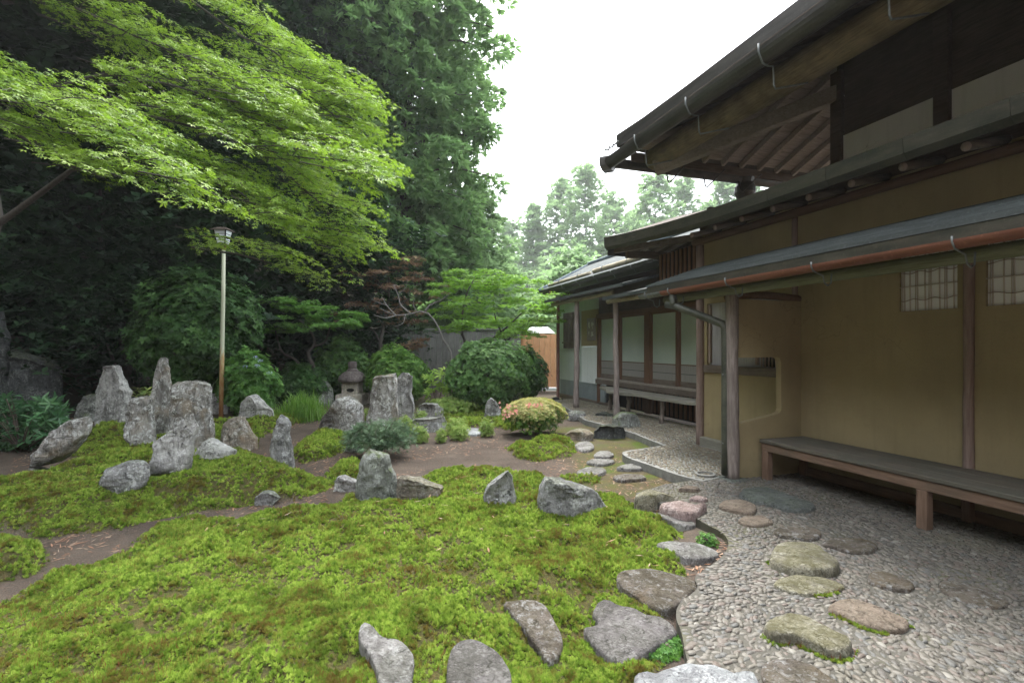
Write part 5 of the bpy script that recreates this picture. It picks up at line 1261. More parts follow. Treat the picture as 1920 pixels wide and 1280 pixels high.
# needle and leaf litter on the earth
nl = 20000
D_ = rng.uniform(3.2, 11, nl) ; Xc_ = rng.uniform(-1, 1, nl) * D_; x = Xc_ * CA + D_ * SA; y = -Xc_ * SA + D_ * CA
m_, _, _ = mossd(x, y); k = ((m_ < 0.5) | (rng.random(nl) < 0.05)) & (x < 4.0) & ~inpoly(x, y, PATH) & ~inpoly(x, y, APRON) & (fbm(x * 1.5, y * 1.5, 33) > 0.42)
x, y = x[k], y[k]; z = height(x, y) + np.where(mossd(x, y)[0] > 0.5, 0.03, 0.006); n2 = len(x); a = rng.uniform(0, 6.28, n2); L = rng.uniform(0.015, 0.05, n2); w = rng.uniform(0.0015, 0.005, n2) * (1 + (x * SA + y * CA) * 0.12)
d = np.stack([np.cos(a), np.sin(a), rng.normal(0, 0.15, n2)], 1); s = np.stack([-np.sin(a), np.cos(a), np.zeros(n2)], 1); c = np.stack([x, y, z], 1)
V = np.stack([c - d * L[:, None], c + s * w[:, None], c + d * L[:, None], c - s * w[:, None]], 1).reshape(-1, 3)
t = NT('litter'); at_ = t.n('ShaderNodeAttribute', attribute_name='rnd').outputs['Fac']
M['litter'] = t.done(t.ramp(at_, [(0, (0.20, 0.10, 0.06)), (0.6, (0.30, 0.17, 0.11)), (1.0, (0.34, 0.26, 0.19))]), 0.85)
tag(np_mesh('litter', V, np.arange(4 * n2).reshape(-1, 4), M['litter'], attrs={'rnd': np.repeat(rng.random(n2), 4)}), 'dry needles and leaf litter on bare earth', 'litter', kind='stuff')
# ------------------------------------------------------------------ leaves
def kite(w=0.25, fold=0.06, drop=0.08):
    return np.array([(0, 0, 0), (-w, 0.42, fold), (0, 1, -drop), (w, 0.42, fold)]), np.array([(0, 1, 2), (0, 2, 3)])
def merge(parts):
    V, T, b = [], [], 0
    for v, t_ in parts: V.append(v); T.append(t_ + b); b += len(v)
    return np.concatenate(V), np.concatenate(T)
def rotz(v, a):
    c, s = math.cos(a), math.sin(a); R = np.array([(c, -s, 0), (s, c, 0), (0, 0, 1)]); return v @ R.T
def rotx(v, a):
    c, s = math.cos(a), math.sin(a); R = np.array([(1, 0, 0), (0, c, -s), (0, s, c)]); return v @ R.T
def rosette(n, w=0.22, tilt=0.35):
    v, t_ = kite(w); return merge([(rotz(rotx(v, tilt * (0.7 + 0.6 * ((k * 7) % 5) / 5)), 2 * math.pi * k / n + 0.3 * ((k * 3) % 2)), t_) for k in range(n)])
def maple_leaf():
    V = [(0, 0, 0)]; T = []
    for a, l, one_ in ((-115, 0.58, 1), (-58, 0.88, 0), (0, 1.0, 0), (58, 0.88, 0), (115, 0.58, 1)):
        a = R_(a); d = np.array((math.sin(a), math.cos(a))); s = np.array((d[1], -d[0])); b = len(V)
        if one_:
            V += [(*(d * l * 0.4 - s * 0.15), 0.02), (*(d * l), -0.08), (*(d * l * 0.4 + s * 0.15), 0.02)]; T += [(b, b + 1, b + 2)]
        else:
            V += [(*(d * l * 0.48 - s * 0.17), 0.02), (*(d * l), -0.10), (*(d * l * 0.48 + s * 0.17), 0.02)]; T += [(0, b, b + 1), (0, b + 1, b + 2)]
    V = np.array(V); V[:, 1] += 0.1
    return V, np.array(T)
def fan(n=7, spread=1.0, w=0.10, droop=0.25):
    v, t_ = kite(w, 0.02, droop)
    out = []
    for k in range(n):
        a = spread * (k / (n - 1) - 0.5) * 2; s = 0.65 + 0.35 * math.cos(a)
        out.append((rotz(rotx(v * np.array((1, s, 1)), 0.25 * math.sin(k * 2.1)), a), t_))
    return merge(out)
LF = {'kite': kite(), 'ros5': rosette(5), 'ros6n': rosette(6, 0.16, 0.5), 'ros3': rosette(3, 0.3, 0.3), 'maple': maple_leaf(), 'fan7': fan(), 'fan5': fan(5, 0.8, 0.14), 'needle': fan(5, 0.55, 0.055, 0.05), 'long5': rosette(5, 0.13, 0.45), 'tri': rosette(3, 0.2, 0.2)}
def unit(a): return a / np.maximum(np.linalg.norm(a, axis=1, keepdims=True), 1e-9)
def foliage(name, tmpl, pos, d, nrm, size, mat, parent=None, kind='stuff'):
    V0, T0 = LF[tmpl]; n = len(pos)
    y = unit(d); x = unit(np.cross(y, nrm)); z = np.cross(x, y)
    size = np.broadcast_to(size, (n,))
    V = (pos[:, None, :] + size[:, None, None] * (V0[None, :, 0:1] * x[:, None, :] + V0[None, :, 1:2] * y[:, None, :] + V0[None, :, 2:3] * z[:, None, :])).reshape(-1, 3)
    T = (T0[None] + (np.arange(n) * len(V0))[:, None, None]).reshape(-1, 3)
    o = np_mesh(name, V, T, mat, parent, False, {'rnd': np.repeat(rng.random(n), len(V0))})
    if kind: tag(o, kind=kind)
    return o
def rdir(n, up=0.0):
    v = rng.normal(0, 1, (n, 3)); v[:, 2] += up; return unit(v)
def curve(pts, n=10):
    """smooth polyline through points"""
    P = [Vector(p) for p in pts]
    if len(P) < 3: return [P[0].lerp(P[-1], i / (n - 1)) for i in range(n)]
    out = []; m = len(P) - 1
    for i in range(n):
        s = i / (n - 1) * m; k = min(int(s), m - 1); t_ = s - k
        p0, p1, p2, p3 = P[max(k - 1, 0)], P[k], P[k + 1], P[min(k + 2, m)]
        out.append(0.5 * ((2 * p1) + (p2 - p0) * t_ + (2 * p0 - 5 * p1 + 4 * p2 - p3) * t_ ** 2 + (3 * p1 - p0 - 3 * p2 + p3) * t_ ** 3))
    return out
def limb(mb, pts, r0, r1, n=10, seg=7, crook=0.0, seed=0):
    c = curve(pts, n)
    if crook:
        for i in range(1, n - 1): c[i] = c[i] + Vector((mnoise.noise((i * 0.9, seed, 1)), mnoise.noise((i * 0.9, seed, 5)), mnoise.noise((i * 0.9, seed, 9)))) * crook
    mb.add(*tube_vf(c, [r0 + (r1 - r0) * i / (n - 1) for i in range(n)], seg)); return c

# ------------------------------------------------------------------ bushes
def lump(d, seed, amp):
    return 1 + amp * (np.sin(d[:, 0] * 5 + seed) * np.sin(d[:, 1] * 4.3 + seed * 2.1) + 0.6 * np.sin(d[:, 2] * 7 + seed * 1.3 + d[:, 0] * 6) + 0.5 * np.sin(d[:, 1] * 11 + d[:, 2] * 9 + seed))
def bush(name, px0, px1, ytop, D, label, mat, n, leaf, tmpl='ros5', zlow=None, depth=1.0, shell=0.45, amp=0.07, group=None, cat='shrub', up=0.5, stems=5, flat=1.0):
    k = D / F; rx = (px1 - px0) / 2 * k; cx, cy = c2w(((px0 + px1) / 2 - 960) * k, D)
    g = gz(cx, cy); zt = EYE + (HOR - ytop) * k
    zl = g - 0.02 if zlow is None else EYE + (HOR - zlow) * k
    # body: upper dome on a lower, narrower skirt
    zc = zl + (zt - zl) * 0.45; rz_u = zt - zc; rz_d = zc - zl
    root = empty(name, (cx, cy, g), label, cat, group)
    d = rdir(n, 0.25); seed = (px0 * 0.13) % 7
    r = (1 - shell * rng.random(n) ** 1.6) * lump(d, seed, amp * 1.3)
    for _ in range(7):
        q = rdir(1, 0.4)[0]; r = r * (1 + rng.uniform(-0.16, 0.20) * np.exp(-((1 - d @ q) / 0.12)))
    stray = rng.random(n) < 0.05; r = np.where(stray, r * rng.uniform(1.02, 1.16, n), r)
    rz = np.where(d[:, 2] > 0, rz_u, rz_d)
    pos = np.stack([d[:, 0] * rx * r, d[:, 1] * rx * depth * r, d[:, 2] * rz * r * flat], 1) + np.array((cx, cy, zc))
    pos[:, 2] = np.maximum(pos[:, 2], g + 0.01)
    nrm = unit(d + np.array((0, 0, up)) + rng.normal(0, 0.35, (n, 3)))
    foliage('foliage', tmpl, pos, unit(np.cross(nrm, rdir(n))), nrm, leaf * rng.uniform(0.7, 1.25, n), M[mat], root)
    mb = MB()
    for i in range(stems):
        a = 6.28 * i / stems + seed; e = Vector((cx + math.cos(a) * rx * 0.6, cy + math.sin(a) * rx * 0.6 * depth, zc + rz_u * 0.5))
        limb(mb, [(cx + math.cos(a) * rx * 0.1, cy + math.sin(a) * rx * 0.1, g - 0.05), ((cx + e.x) / 2 - 0.03, (cy + e.y) / 2, (g + e.z) / 2), e], 0.022 * rx + 0.008, 0.006, 8, 6, 0.04, i)
    mb.build('stem', M['twig'], root, True)
    return root
bush('evergreen_shrub', 262, 476, 503, 11.8, 'big dark egg-shaped evergreen shrub behind the lamp pole', 'camellia', 8000, 0.11, 'ros5', 735)
bush('hydrangea', 424, 518, 662, 11.3, 'light green hydrangea with pale blue flowers right of the lamp pole', 'hydrangea', 2600, 0.085, 'ros5', None, amp=0.12)
AG = 'clipped azaleas along the back fence'
bush('azalea', 842, 990, 633, 12.0, 'largest dark green clipped azalea, in front of the pale green tree', 'azalea', 8500, 0.066, 'ros5', None, amp=0.06, group=AG)
bush('evergreen_shrub', 958, 1024, 656, 12.6, 'dark ball shrub on bare stems against the orange boards', 'camellia', 3800, 0.055, 'ros5', 742, amp=0.10, group=AG)
bush('azalea', 688, 806, 655, 13.3, 'bright green azalea mound just behind the twin pillars', 'azalea_light', 6000, 0.065, 'ros5', None, amp=0.06, group=AG)
bush('azalea', 590, 700, 632, 14.2, 'darker tall shrub rising behind the stone lantern', 'azalea', 5200, 0.075, 'ros5', None, amp=0.09, group=AG)
bush('azalea', 512, 628, 678, 13.2, 'low dark clipped mound left of the stone lantern', 'camellia', 4500, 0.062, 'ros5', None, amp=0.06, group=AG)
bush('azalea', 800, 892, 744, 11.3, 'low spreading yellow-green azalea in front of the big dark one', 'lime', 2600, 0.045, 'ros6n', None, amp=0.10, group=AG)
SG = 'little yellow-green shrubs on the bare earth'
for px0, px1, yt, D, lb, nn in ((744, 774, 781, 8.75, 'tiny lime shrub at the foot of the twin pillars', 520), (773, 804, 801, 8.05, 'tiny lime shrub standing just right of the juniper', 520), (831, 878, 783, 8.7, 'widest of the tiny lime shrubs, at the end of the long low rock', 700), (842, 879, 797, 8.25, 'tiny lime shrub in front of the widest one', 560), (899, 926, 788, 8.6, 'lone tiny lime shrub beside the white flat stone', 480), (818, 836, 806, 8.0, 'smallest lime seedling on bare earth', 220), (776, 802, 768, 9.9, 'lime sprig between the pale boulder and the long low rock', 350), (678, 694, 766, 10.2, 'lime sprig left of the massive blotched stone', 200)):
    bush('dwarf_shrub', px0, px1, yt, D, lb, 'lime', nn, 0.034, 'long5', None, shell=0.6, amp=0.16, group=SG, stems=3)
bush('fern_clump', 1206, 1284, 1198, 2.52, 'fine pale green herb clump beside the dark notched stone', 'hydrangea', 1500, 0.014, 'ros5', None, shell=0.6, amp=0.16, cat='plant', stems=3)
bush('fern_clump', 1308, 1345, 1002, 3.72, 'small green seedling tuft at the bend of the path edge', 'hydrangea', 420, 0.014, 'ros5', None, shell=0.6, amp=0.2, cat='plant', stems=3)
# flowering azalea: a pale dome on many stems
fa = empty('azalea', (*gp(1003, 813, 0.0), 0.0), 'flowering azalea with yellow-green dome and pink blossoms near the porch', 'shrub')
D = 8.75; k = D / F; cx, cy = c2w((1001 - 960) * k, D); zt = EYE + (HOR - 749) * k
RX = 60 * k; gz_f = gz(cx, cy); HT = zt - gz_f
n = 8200; tz = rng.random(n) ** 0.6; az = rng.uniform(0, 6.283, n)
prof_ = np.sqrt(np.maximum(0.0, 1 - np.maximum(0, (tz - 0.55) / 0.45) ** 2.2)) * (0.70 + 0.30 * np.minimum(1, tz / 0.55) ** 0.8)
prof_ = prof_ * (1 + 0.10 * np.sin(az * 3 + 1) + 0.07 * np.sin(az * 5 + tz * 6) + 0.06 * np.sin(az * 9 + tz * 11))
rr_ = rng.random(n) ** 0.33
hz_ = 0.10 + 0.90 * tz + 0.03 * np.sin(az * 4 + rr_ * 7)
pos = np.stack([cx + RX * prof_ * rr_ * np.cos(az), cy + RX * 0.95 * prof_ * rr_ * np.sin(az), gz_f + HT * hz_], 1)
d = unit(np.stack([np.cos(az) * rr_, np.sin(az) * rr_, (tz - 0.35) * 1.6], 1)); nrm = unit(d + np.array((0, 0, 0.6)) + rng.normal(0, 0.35, (n, 3)))
topk = (tz + rng.normal(0, 0.16, n)) > 0.55
for nm_, kk, mt_ in (('foliage', topk, 'yellow_azalea'), ('inner_foliage', ~topk & (rng.random(n) < 0.42), 'azalea_light')):
    foliage(nm_, 'ros6n', pos[kk], unit(np.cross(nrm[kk], rdir(int(kk.sum())))), nrm[kk], 0.036 * rng.uniform(0.7, 1.3, int(kk.sum())), M[mt_], fa)
n = 70; a = rng.normal(0, 1, n); bl = np.concatenate([np.array([(at(px + rng.normal(0, 7), py + rng.normal(0, 4), D - 0.35 - 0.1 * rng.random())) for px, py in [(948, 762), (960, 770), (990, 760), (1000, 766), (1010, 762), (952, 775)] for _ in range(9)])])
n = len(bl); nrm = unit(np.tile(np.array((-SA, -CA, 0.6)), (n, 1)) + rng.normal(0, 0.4, (n, 3)))
foliage('blossom', 'ros5', bl, unit(np.cross(nrm, rdir(n))), nrm, 0.030 * rng.uniform(0.8, 1.2, n), M['pink'], fa)
mb = MB()
for i in range(26):
    a = 6.283 * i / 26 + 0.2 * math.sin(i * 3); q = 0.35 + 0.6 * ((i * 7) % 10) / 10
    limb(mb, [(cx + 0.10 * math.cos(a), cy + 0.10 * math.sin(a), gz_f - 0.05), (cx + 0.22 * q * math.cos(a), cy + 0.22 * q * math.sin(a), 0.16), (cx + RX * 0.85 * q * math.cos(a), cy + RX * 0.85 * q * math.sin(a), zt - 0.26)], 0.010, 0.004, 7, 5, 0.02, i)
mb.build('stem', M['twig'], fa, True)
# pale blue flower heads
hy = [o for o in bpy.data.objects if o.name.startswith('hydrangea')][0]
fl = np.array([at(rng.uniform(440, 508), rng.uniform(668, 700), 10.75 + 0.2 * rng.random()) for _ in range(26)])
for j, p in enumerate(fl[:6]):
    n = 26; dd = rdir(n, 0.6); pp = p + dd * np.array((0.055, 0.055, 0.035))
    foliage('flower_head', 'ros5', pp, unit(np.cross(dd, rdir(n))), dd, 0.014, M['blue_flower'], hy, None)
# juniper: low arching sprays
D, g = ghit(715, 868); jx, jy = c2w((712 - 960) / F * (D + 0.35), D + 0.35); jz = gz(jx, jy)
jn = empty('juniper', (jx, jy, jz), 'low blue-green juniper spreading behind the moss-draped stone', 'shrub')
mb = MB(); P_, d_, n_ = [], [], []
for i in range(60):
    a = 6.283 * i / 60 + 0.3 * math.sin(i * 5); L = 0.28 + 0.20 * rng.random(); el = 0.25 + 0.45 * rng.random()
    e = Vector((math.cos(a), math.sin(a), 0)); h0 = Vector((jx, jy, jz + 0.05))
    c = limb(mb, [h0, h0 + e * L * 0.5 + Vector((0, 0, el * 0.62)), h0 + e * L * 1.05 + Vector((0, 0, el * 0.42))], 0.008, 0.002, 9, 5, 0.02, i)
    for p in c[2:]:
        for _ in range(9):
            P_.append(p + Vector(rng.normal(0, 0.025, 3))); d_.append(e * 0.8 + Vector(rng.normal(0, 0.5, 3)) + Vector((0, 0, 0.1))); n_.append((rng.normal(0, .4), rng.normal(0, .4), 1))
mb.build('stem', M['twig'], jn, True)
foliage('foliage', 'needle', np.array(P_), np.array(d_), np.array(n_), 0.062 * rng.uniform(0.7, 1.3, len(P_)), M['juniper'], jn)
# grass clump
D, g = ghit(568, 792); gx_, gy_ = c2w((568 - 960) / F * (D + 0.3), D + 0.3)
gr = empty('grass_clump', (gx_, gy_, gz(gx_, gy_)), 'clump of long fresh green grass between grey stones', 'grass')
n = 900; V, T = [], []
for i in range(n):
    u, w_ = rng.normal(0, 0.27), rng.normal(0, 0.20); bx_, by_ = gx_ + u * CA + w_ * SA, gy_ - u * SA + w_ * CA
    bz = gz(bx_, by_) - 0.01 if i % 30 == 0 or i == 0 else bz
    h = rng.uniform(0.25, 0.55) * (1.1 - min(0.6, abs(u))); a = rng.uniform(0, 6.28); ln = rng.uniform(0.05, 0.28); wv = 0.006
    s = np.array((-math.sin(a), math.cos(a), 0)) * wv; e = np.array((math.cos(a), math.sin(a), 0)) * ln; b0 = np.array((bx_, by_, bz)); m_ = b0 + e * 0.4 + np.array((0, 0, h * 0.75)); tp = b0 + e + np.array((0, 0, h))
    b = len(V); V += [b0 - s, b0 + s, m_ + s, m_ - s, tp]; T += [(b, b + 1, b + 2), (b, b + 2, b + 3), (b + 3, b + 2, b + 4)]
tag(np_mesh('blades', np.array(V), np.array(T), M['grass'], gr, False, {'rnd': np.repeat(rng.random(n), 5)}), kind='stuff')
# rhododendron: whorls of single leaves
lv, lt = merge([(np.array([(0, 0, 0), (-0.10, 0.25, 0.03), (-0.15, 0.6, 0.03), (0, 1, -0.06), (0.15, 0.6, 0.03), (0.10, 0.25, 0.03), (0, 0.3, 0.0), (0, 0.65, 0.0)]), np.array([(0, 1, 6), (1, 2, 7), (1, 7, 6), (2, 3, 7), (0, 6, 5), (5, 6, 7), (5, 7, 4), (4, 7, 3)]))])
def leaf_plant(name, label, whorls, nleaf, L, mat, cat='shrub'):
    cx_, cy_ = np.mean([p[0] for p in whorls]), np.mean([p[1] for p in whorls]); g = gz(cx_, cy_)
    root = empty(name, (cx_, cy_, g), label, cat)
    me = bpy.data.meshes.new('leaf'); me.from_pydata([tuple(p) for p in lv], [], [tuple(int(q) for q in f_) for f_ in lt]); me.materials.append(mat)
    me.polygons.foreach_set('use_smooth', [True] * len(lt)); me.update()
    mb = MB()
    for w in whorls:
        ax = Vector((rng.normal(0, 0.25), rng.normal(0, 0.25), 1)).normalized(); q = ax.to_track_quat('Z', 'Y')
        limb(mb, [(cx_, cy_, g - 0.05), ((cx_ + w[0]) / 2, (cy_ + w[1]) / 2, g + (w[2] - g) * 0.6), tuple(w)], 0.012, 0.006, 6, 5)
        for j in range(nleaf):
            o = link('leaf', me, root); o.location = Vector(w) + Vector(rng.normal(0, 0.008, 3))
            o.rotation_euler = (q.to_matrix() @ Matrix.Rotation(6.283 * j / nleaf + rng.normal(0, 0.2), 3, 'Z') @ Matrix.Rotation(rng.uniform(-0.25, 0.55), 3, 'X')).to_euler()
            s = L * rng.uniform(0.75, 1.2); o.scale = (s, s, s)
    mb.build('stem', M['twig'], root, True)
    return root
def m_leaf_obj(name, c0, c1, c2):
    m = m_leaf(name, c0, c1, c2, 0.2, None, 0.38, 0.4)
    nt = m.node_tree; a = [x for x in nt.nodes if x.type == 'ATTRIBUTE'][0]; oi = nt.nodes.new('ShaderNodeObjectInfo')
    for l in list(a.outputs['Fac'].links): nt.links.new(oi.outputs['Random'], l.to_socket)
    return m
wh = []
while len(wh) < 41:
    px, py = rng.uniform(-30, 130), rng.uniform(733, 846)
    if py < 733 + max(0, (px - 45)) * 0.75: continue
    wh.append(at(px, py, 7.15 + rng.uniform(-0.25, 0.55)))
rh_ = leaf_plant('rhododendron', 'glossy big-leaved rhododendron at the shaded edge beside the leaning white stone', wh, 7, 0.17, m_leaf_obj('rhodo_leaf', (0.03, 0.09, 0.04), (0.06, 0.15, 0.06), (0.10, 0.22, 0.09)))
n = 420; pos = np.array([at(rng.uniform(-60, 118), rng.uniform(752, 860), 7.6 + rng.uniform(-0.35, 0.5)) for _ in range(n)]); nrm = rdir(n, 0.9)
foliage('inner_foliage', 'long5', pos, unit(np.cross(nrm, rdir(n))), nrm, 0.17 * rng.uniform(0.7, 1.2, n), M['rhodo'], rh_)
wh = [at(px, py, 9.9) for px, py in ((248, 735), (262, 728), (275, 733), (256, 742), (270, 742), (283, 738))]
leaf_plant('leafy_sapling', 'small yellowish leafy sapling between the tall stones', wh, 6, 0.17, m_leaf_obj('sapling_leaf', (0.10, 0.16, 0.04), (0.20, 0.26, 0.06), (0.30, 0.33, 0.10)), 'plant')
n = 46; pos = np.array([at(rng.uniform(800, 840), rng.uniform(692, 742), 12.55 + rng.uniform(-0.2, 0.2)) for _ in range(n)])
fx_, fy_ = c2w((820 - 960) / F * 12.55, 12.55)
ft = empty('broadleaf_shrub', (fx_, fy_, gz(fx_, fy_)), 'bright lobed-leaf shrub left of the largest dark azalea', 'shrub')
nrm = unit(np.tile(np.array((-SA * 0.5, -CA * 0.5, 0.9)), (n, 1)) + rng.normal(0, 0.3, (n, 3)))
foliage('foliage', 'maple', pos, unit(np.cross(nrm, rdir(n))), nrm, 0.19 * rng.uniform(0.7, 1.2, n), M['fatsia'], ft)
mb = MB()
for i in range(7): limb(mb, [(fx_, fy_, gz(fx_, fy_) - 0.05), tuple(pos[i] - np.array((0, 0, 0.1)))], 0.012, 0.006, 5, 5)
mb.build('stem', M['twig'], ft, True)

# ------------------------------------------------------------------ sprays and trees
def spray(base, dr, L, W, n, droop):
    e1 = np.array((dr[0], dr[1], 0)); e1 /= max(np.linalg.norm(e1), 1e-6); e2 = np.array((-e1[1], e1[0], 0)); sl = dr[2]
    u = rng.random(n) ** 0.85; w = W * np.sqrt(np.maximum(0.05, 1 - ((u - 0.45) / 0.6) ** 2)) * rng.uniform(-1, 1, n)
    z = sl * u * L - droop * (u * L) ** 2 - 0.12 * np.abs(w) + rng.normal(0, 0.022, n)
    p = np.array(base)[None] + e1[None] * (u * L)[:, None] + e2[None] * w[:, None]; p[:, 2] += z
    d = e1[None] * 0.8 + e2[None] * (np.sign(w) * 0.55)[:, None] + rng.normal(0, 0.3, (n, 3)); d[:, 2] = d[:, 2] * 0.6 + sl * 0.4 - droop * u * L - 0.25
    nm = np.tile(np.array((0, 0, 1.0)), (n, 1)) + rng.normal(0, 0.28, (n, 3)) - e1[None] * (sl * 0.5)
    return p, unit(d), unit(nm)
def spray_tree(name, label, sprays, leafsize, mat, tmpl, trunk, bark='bark', group=None):
    """sprays: (base, dir, L, W, n, droop); trunk: list of (pts, r0, r1)"""
    root = empty(name, tuple(trunk[0][0][0]), label, 'tree', group)
    mb = MB()
    for i, (p, r0, r1) in enumerate(trunk): limb(mb, p, r0, r1, 14, 8, r0 * 0.5, i + len(name))
    mb.build('trunk', M[bark], root, True)
    A_, B_, C_ = zip(*[spray(*s) for s in sprays])
    pos = np.concatenate(A_); n = len(pos)
    foliage('crown', tmpl, pos, np.concatenate(B_), np.concatenate(C_), leafsize * rng.uniform(0.7, 1.25, n), M[mat], root)
    tw = MB()
    for b, d, L, W, nn, dp in sprays:
        b = Vector(b); e = Vector((d[0], d[1], 0)).normalized()
        tw.add(*tube_vf([b - e * 0.25 * L - Vector((0, 0, 0.02)), b + e * L * 0.35 + Vector((0, 0, d[2] * 0.35 * L - dp * (0.35 * L) ** 2 - 0.015)), b + e * L * 0.9 + Vector((0, 0, d[2] * 0.9 * L - dp * (0.9 * L) ** 2 - 0.015))], [0.008, 0.005, 0.002], 4))
    tw.build('twig', M[bark], root, True)['kind'] = 'stuff'
    return root
def along(pts, s):
    m = len(pts) - 1; f_ = s * m; k = min(int(f_), m - 1); t_ = f_ - k
    return tuple(a + (b - a) * t_ for a, b in zip(pts[k], pts[k + 1]))
RIDGE = [  # crest lines of the big maple: photo x, y, depth; sprays per line; spread
    ([(-70, 85, 6.0), (0, 118, 5.9), (75, 165, 5.8), (160, 190, 5.7), (240, 238, 5.6), (330, 300, 5.5), (410, 378, 5.4)], 62, 13),
    ([(-70, 165, 5.9), (0, 195, 5.8), (100, 238, 5.7), (170, 282, 5.6), (270, 325, 5.5)], 34, 12),
    ([(165, 168, 6.4), (250, 205, 6.3), (330, 245, 6.2), (355, 305, 6.1)], 24, 13),
    ([(330, 200, 6.9), (400, 218, 6.8), (480, 240, 6.7), (590, 275, 6.6), (700, 292, 6.5), (770, 312, 6.5)], 52, 12),
    ([(390, 280, 6.8), (460, 310, 6.7), (540, 365, 6.6), (580, 415, 6.5)], 30, 12),
    ([(215, 5, 8.0), (330, 58, 7.8), (440, 108, 7.6), (500, 150, 7.5), (560, 192, 7.4)], 44, 14),
    ([(250, 152, 7.3), (360, 142, 7.3), (470, 170, 7.2), (560, 190, 7.1), (640, 230, 7.0)], 42, 12),
    ([(430, -10, 8.6), (520, 55, 8.5), (580, 82, 8.4), (640, 130, 8.3), (715, 165, 8.2), (740, 208, 8.1)], 46, 14),
    ([(540, 125, 8.3), (650, 168, 8.2), (700, 208, 8.1), (740, 232, 8.0)], 30, 13),
    ([(470, 325, 7.6), (560, 388, 7.5), (640, 438, 7.4), (715, 458, 7.3)], 30, 12),
    ([(590, 300, 7.8), (680, 380, 7.7), (725, 455, 7.6)], 28, 13),
    ([(430, 452, 8.8), (520, 466, 8.7), (600, 488, 8.6), (650, 500, 8.6)], 18, 11),
    ([(140, 15, 8.8), (260, 58, 8.6), (330, 92, 8.5)], 18, 14),
    ([(430, 200, 7.8), (550, 218, 7.7), (650, 245, 7.6), (735, 262, 7.5)], 34, 13),
    ([(330, -60, 9.0), (430, -20, 9.0), (520, 20, 8.9)], 20, 18),
    ([(560, 240, 9.0), (640, 310, 9.0), (690, 400, 8.9)], 14, 24),
    ([(400, 90, 9.0), (520, 120, 9.0), (640, 190, 9.0)], 14, 24),
]
sp_ = []
for pts, cnt, spr in RIDGE:
    for i in range(cnt):
        px, py, D = along(pts, (i + rng.random()) / cnt)
        p = at(px - 82 + rng.normal(0, 14), py - 10 + rng.normal(0, spr * 1.15), D + rng.normal(0, 0.28))
        X, Dd = 0.85 + rng.normal(0, 0.25), rng.normal(-0.15, 0.55); dx, dy = c2w(X, Dd)
        sp_.append((p, (dx, dy, -0.10 + rng.normal(0, 0.08)), rng.uniform(0.55, 0.95), rng.uniform(0.22, 0.40), 60, rng.uniform(0.22, 0.45)))
tr = []
b0 = c2w(-8.6, 7.6)
tr.append(([(b0[0], b0[1], -0.3), (*c2w(-8.5, 7.5), 1.0), (*c2w(-8.0, 7.4), 2.2), at(-20, 440, 7.3), at(60, 375, 7.2), at(145, 312, 7.0), at(220, 285, 6.9), at(300, 285, 6.8)], 0.075, 0.012))
tr.append(([(*c2w(-8.3, 7.45), 1.6), (*c2w(-8.6, 8.4), 3.4), at(-10, 230, 8.6), at(150, 150, 8.6), at(330, 125, 8.5), at(520, 170, 8.4)], 0.05, 0.012))
for pts, cnt, _ in RIDGE:
    q = [at(px - 70, py + 12, D) for px, py, D in pts]
    tr.append(([q[0]] + q[1:], 0.020, 0.006))
spray_tree('japanese_maple', 'large bright green maple arching over the garden from the shaded side', sp_, 0.057, 'maple', 'maple', tr)

def pads(px0, px1, y0, y1, D, n, spr_n, L, W, slope=0.0, dspread=0.8):
    out = []
    for i in range(n):
        px, py = rng.uniform(px0, px1), rng.uniform(y0, y1)
        p = at(px, py, D + rng.uniform(-dspread, dspread)); a = rng.uniform(0, 6.283)
        out.append((p, (math.cos(a), math.sin(a), slope), L * rng.uniform(0.7, 1.2), W * rng.uniform(0.7, 1.2), spr_n, 0.12))
    return out
# layered maple pads beside the lantern
gN = []
for a_ in [(500, 560, 560, 580), (545, 640, 565, 585), (600, 670, 585, 600), (510, 600, 590, 610), (640, 670, 598, 608), (495, 540, 610, 620), (580, 650, 605, 618)]:
    gN += pads(a_[0], a_[1], a_[2], a_[3], 13.0, 11, 60, 0.42, 0.22, -0.03, 0.6)
q = lambda *l: [at(*p) for p in l]
spray_tree('layered_maple', 'small green maple in flat layered pads left above the stone lantern', gN, 0.062, 'mid_maple', 'ros3',
           [(q((600, 745, 13), (588, 690, 13), (578, 660, 13), (590, 645, 13), (582, 620, 13), (560, 600, 13)), 0.06, 0.02), (q((582, 720, 13), (560, 680, 13.1), (530, 660, 13.2), (520, 635, 13.1), (515, 610, 13)), 0.04, 0.015), (q((585, 650, 13), (610, 640, 13), (620, 612, 13), (640, 600, 13)), 0.03, 0.01)])
# bronze maple
gN = pads(655, 790, 485, 545, 15.0, 34, 50, 0.55, 0.3, -0.02) + pads(640, 770, 560, 610, 15.0, 22, 46, 0.5, 0.28) + pads(770, 820, 635, 655, 14.6, 7, 40, 0.4, 0.2)
spray_tree('bronze_maple', 'reddish-brown leaved maple in front of the grey fence', gN, 0.065, 'red_maple', 'ros3',
           [(q((716, 770, 15), (718, 690, 15), (713, 640, 15), (722, 600, 15), (730, 540, 15), (725, 490, 15)), 0.075, 0.02), (q((716, 650, 15), (700, 620, 15), (670, 600, 14.9)), 0.03, 0.01), (q((722, 600, 15), (750, 570, 14.8), (790, 550, 14.8)), 0.03, 0.01), (q((728, 550, 15), (700, 520, 15), (665, 505, 15)), 0.025, 0.01)])
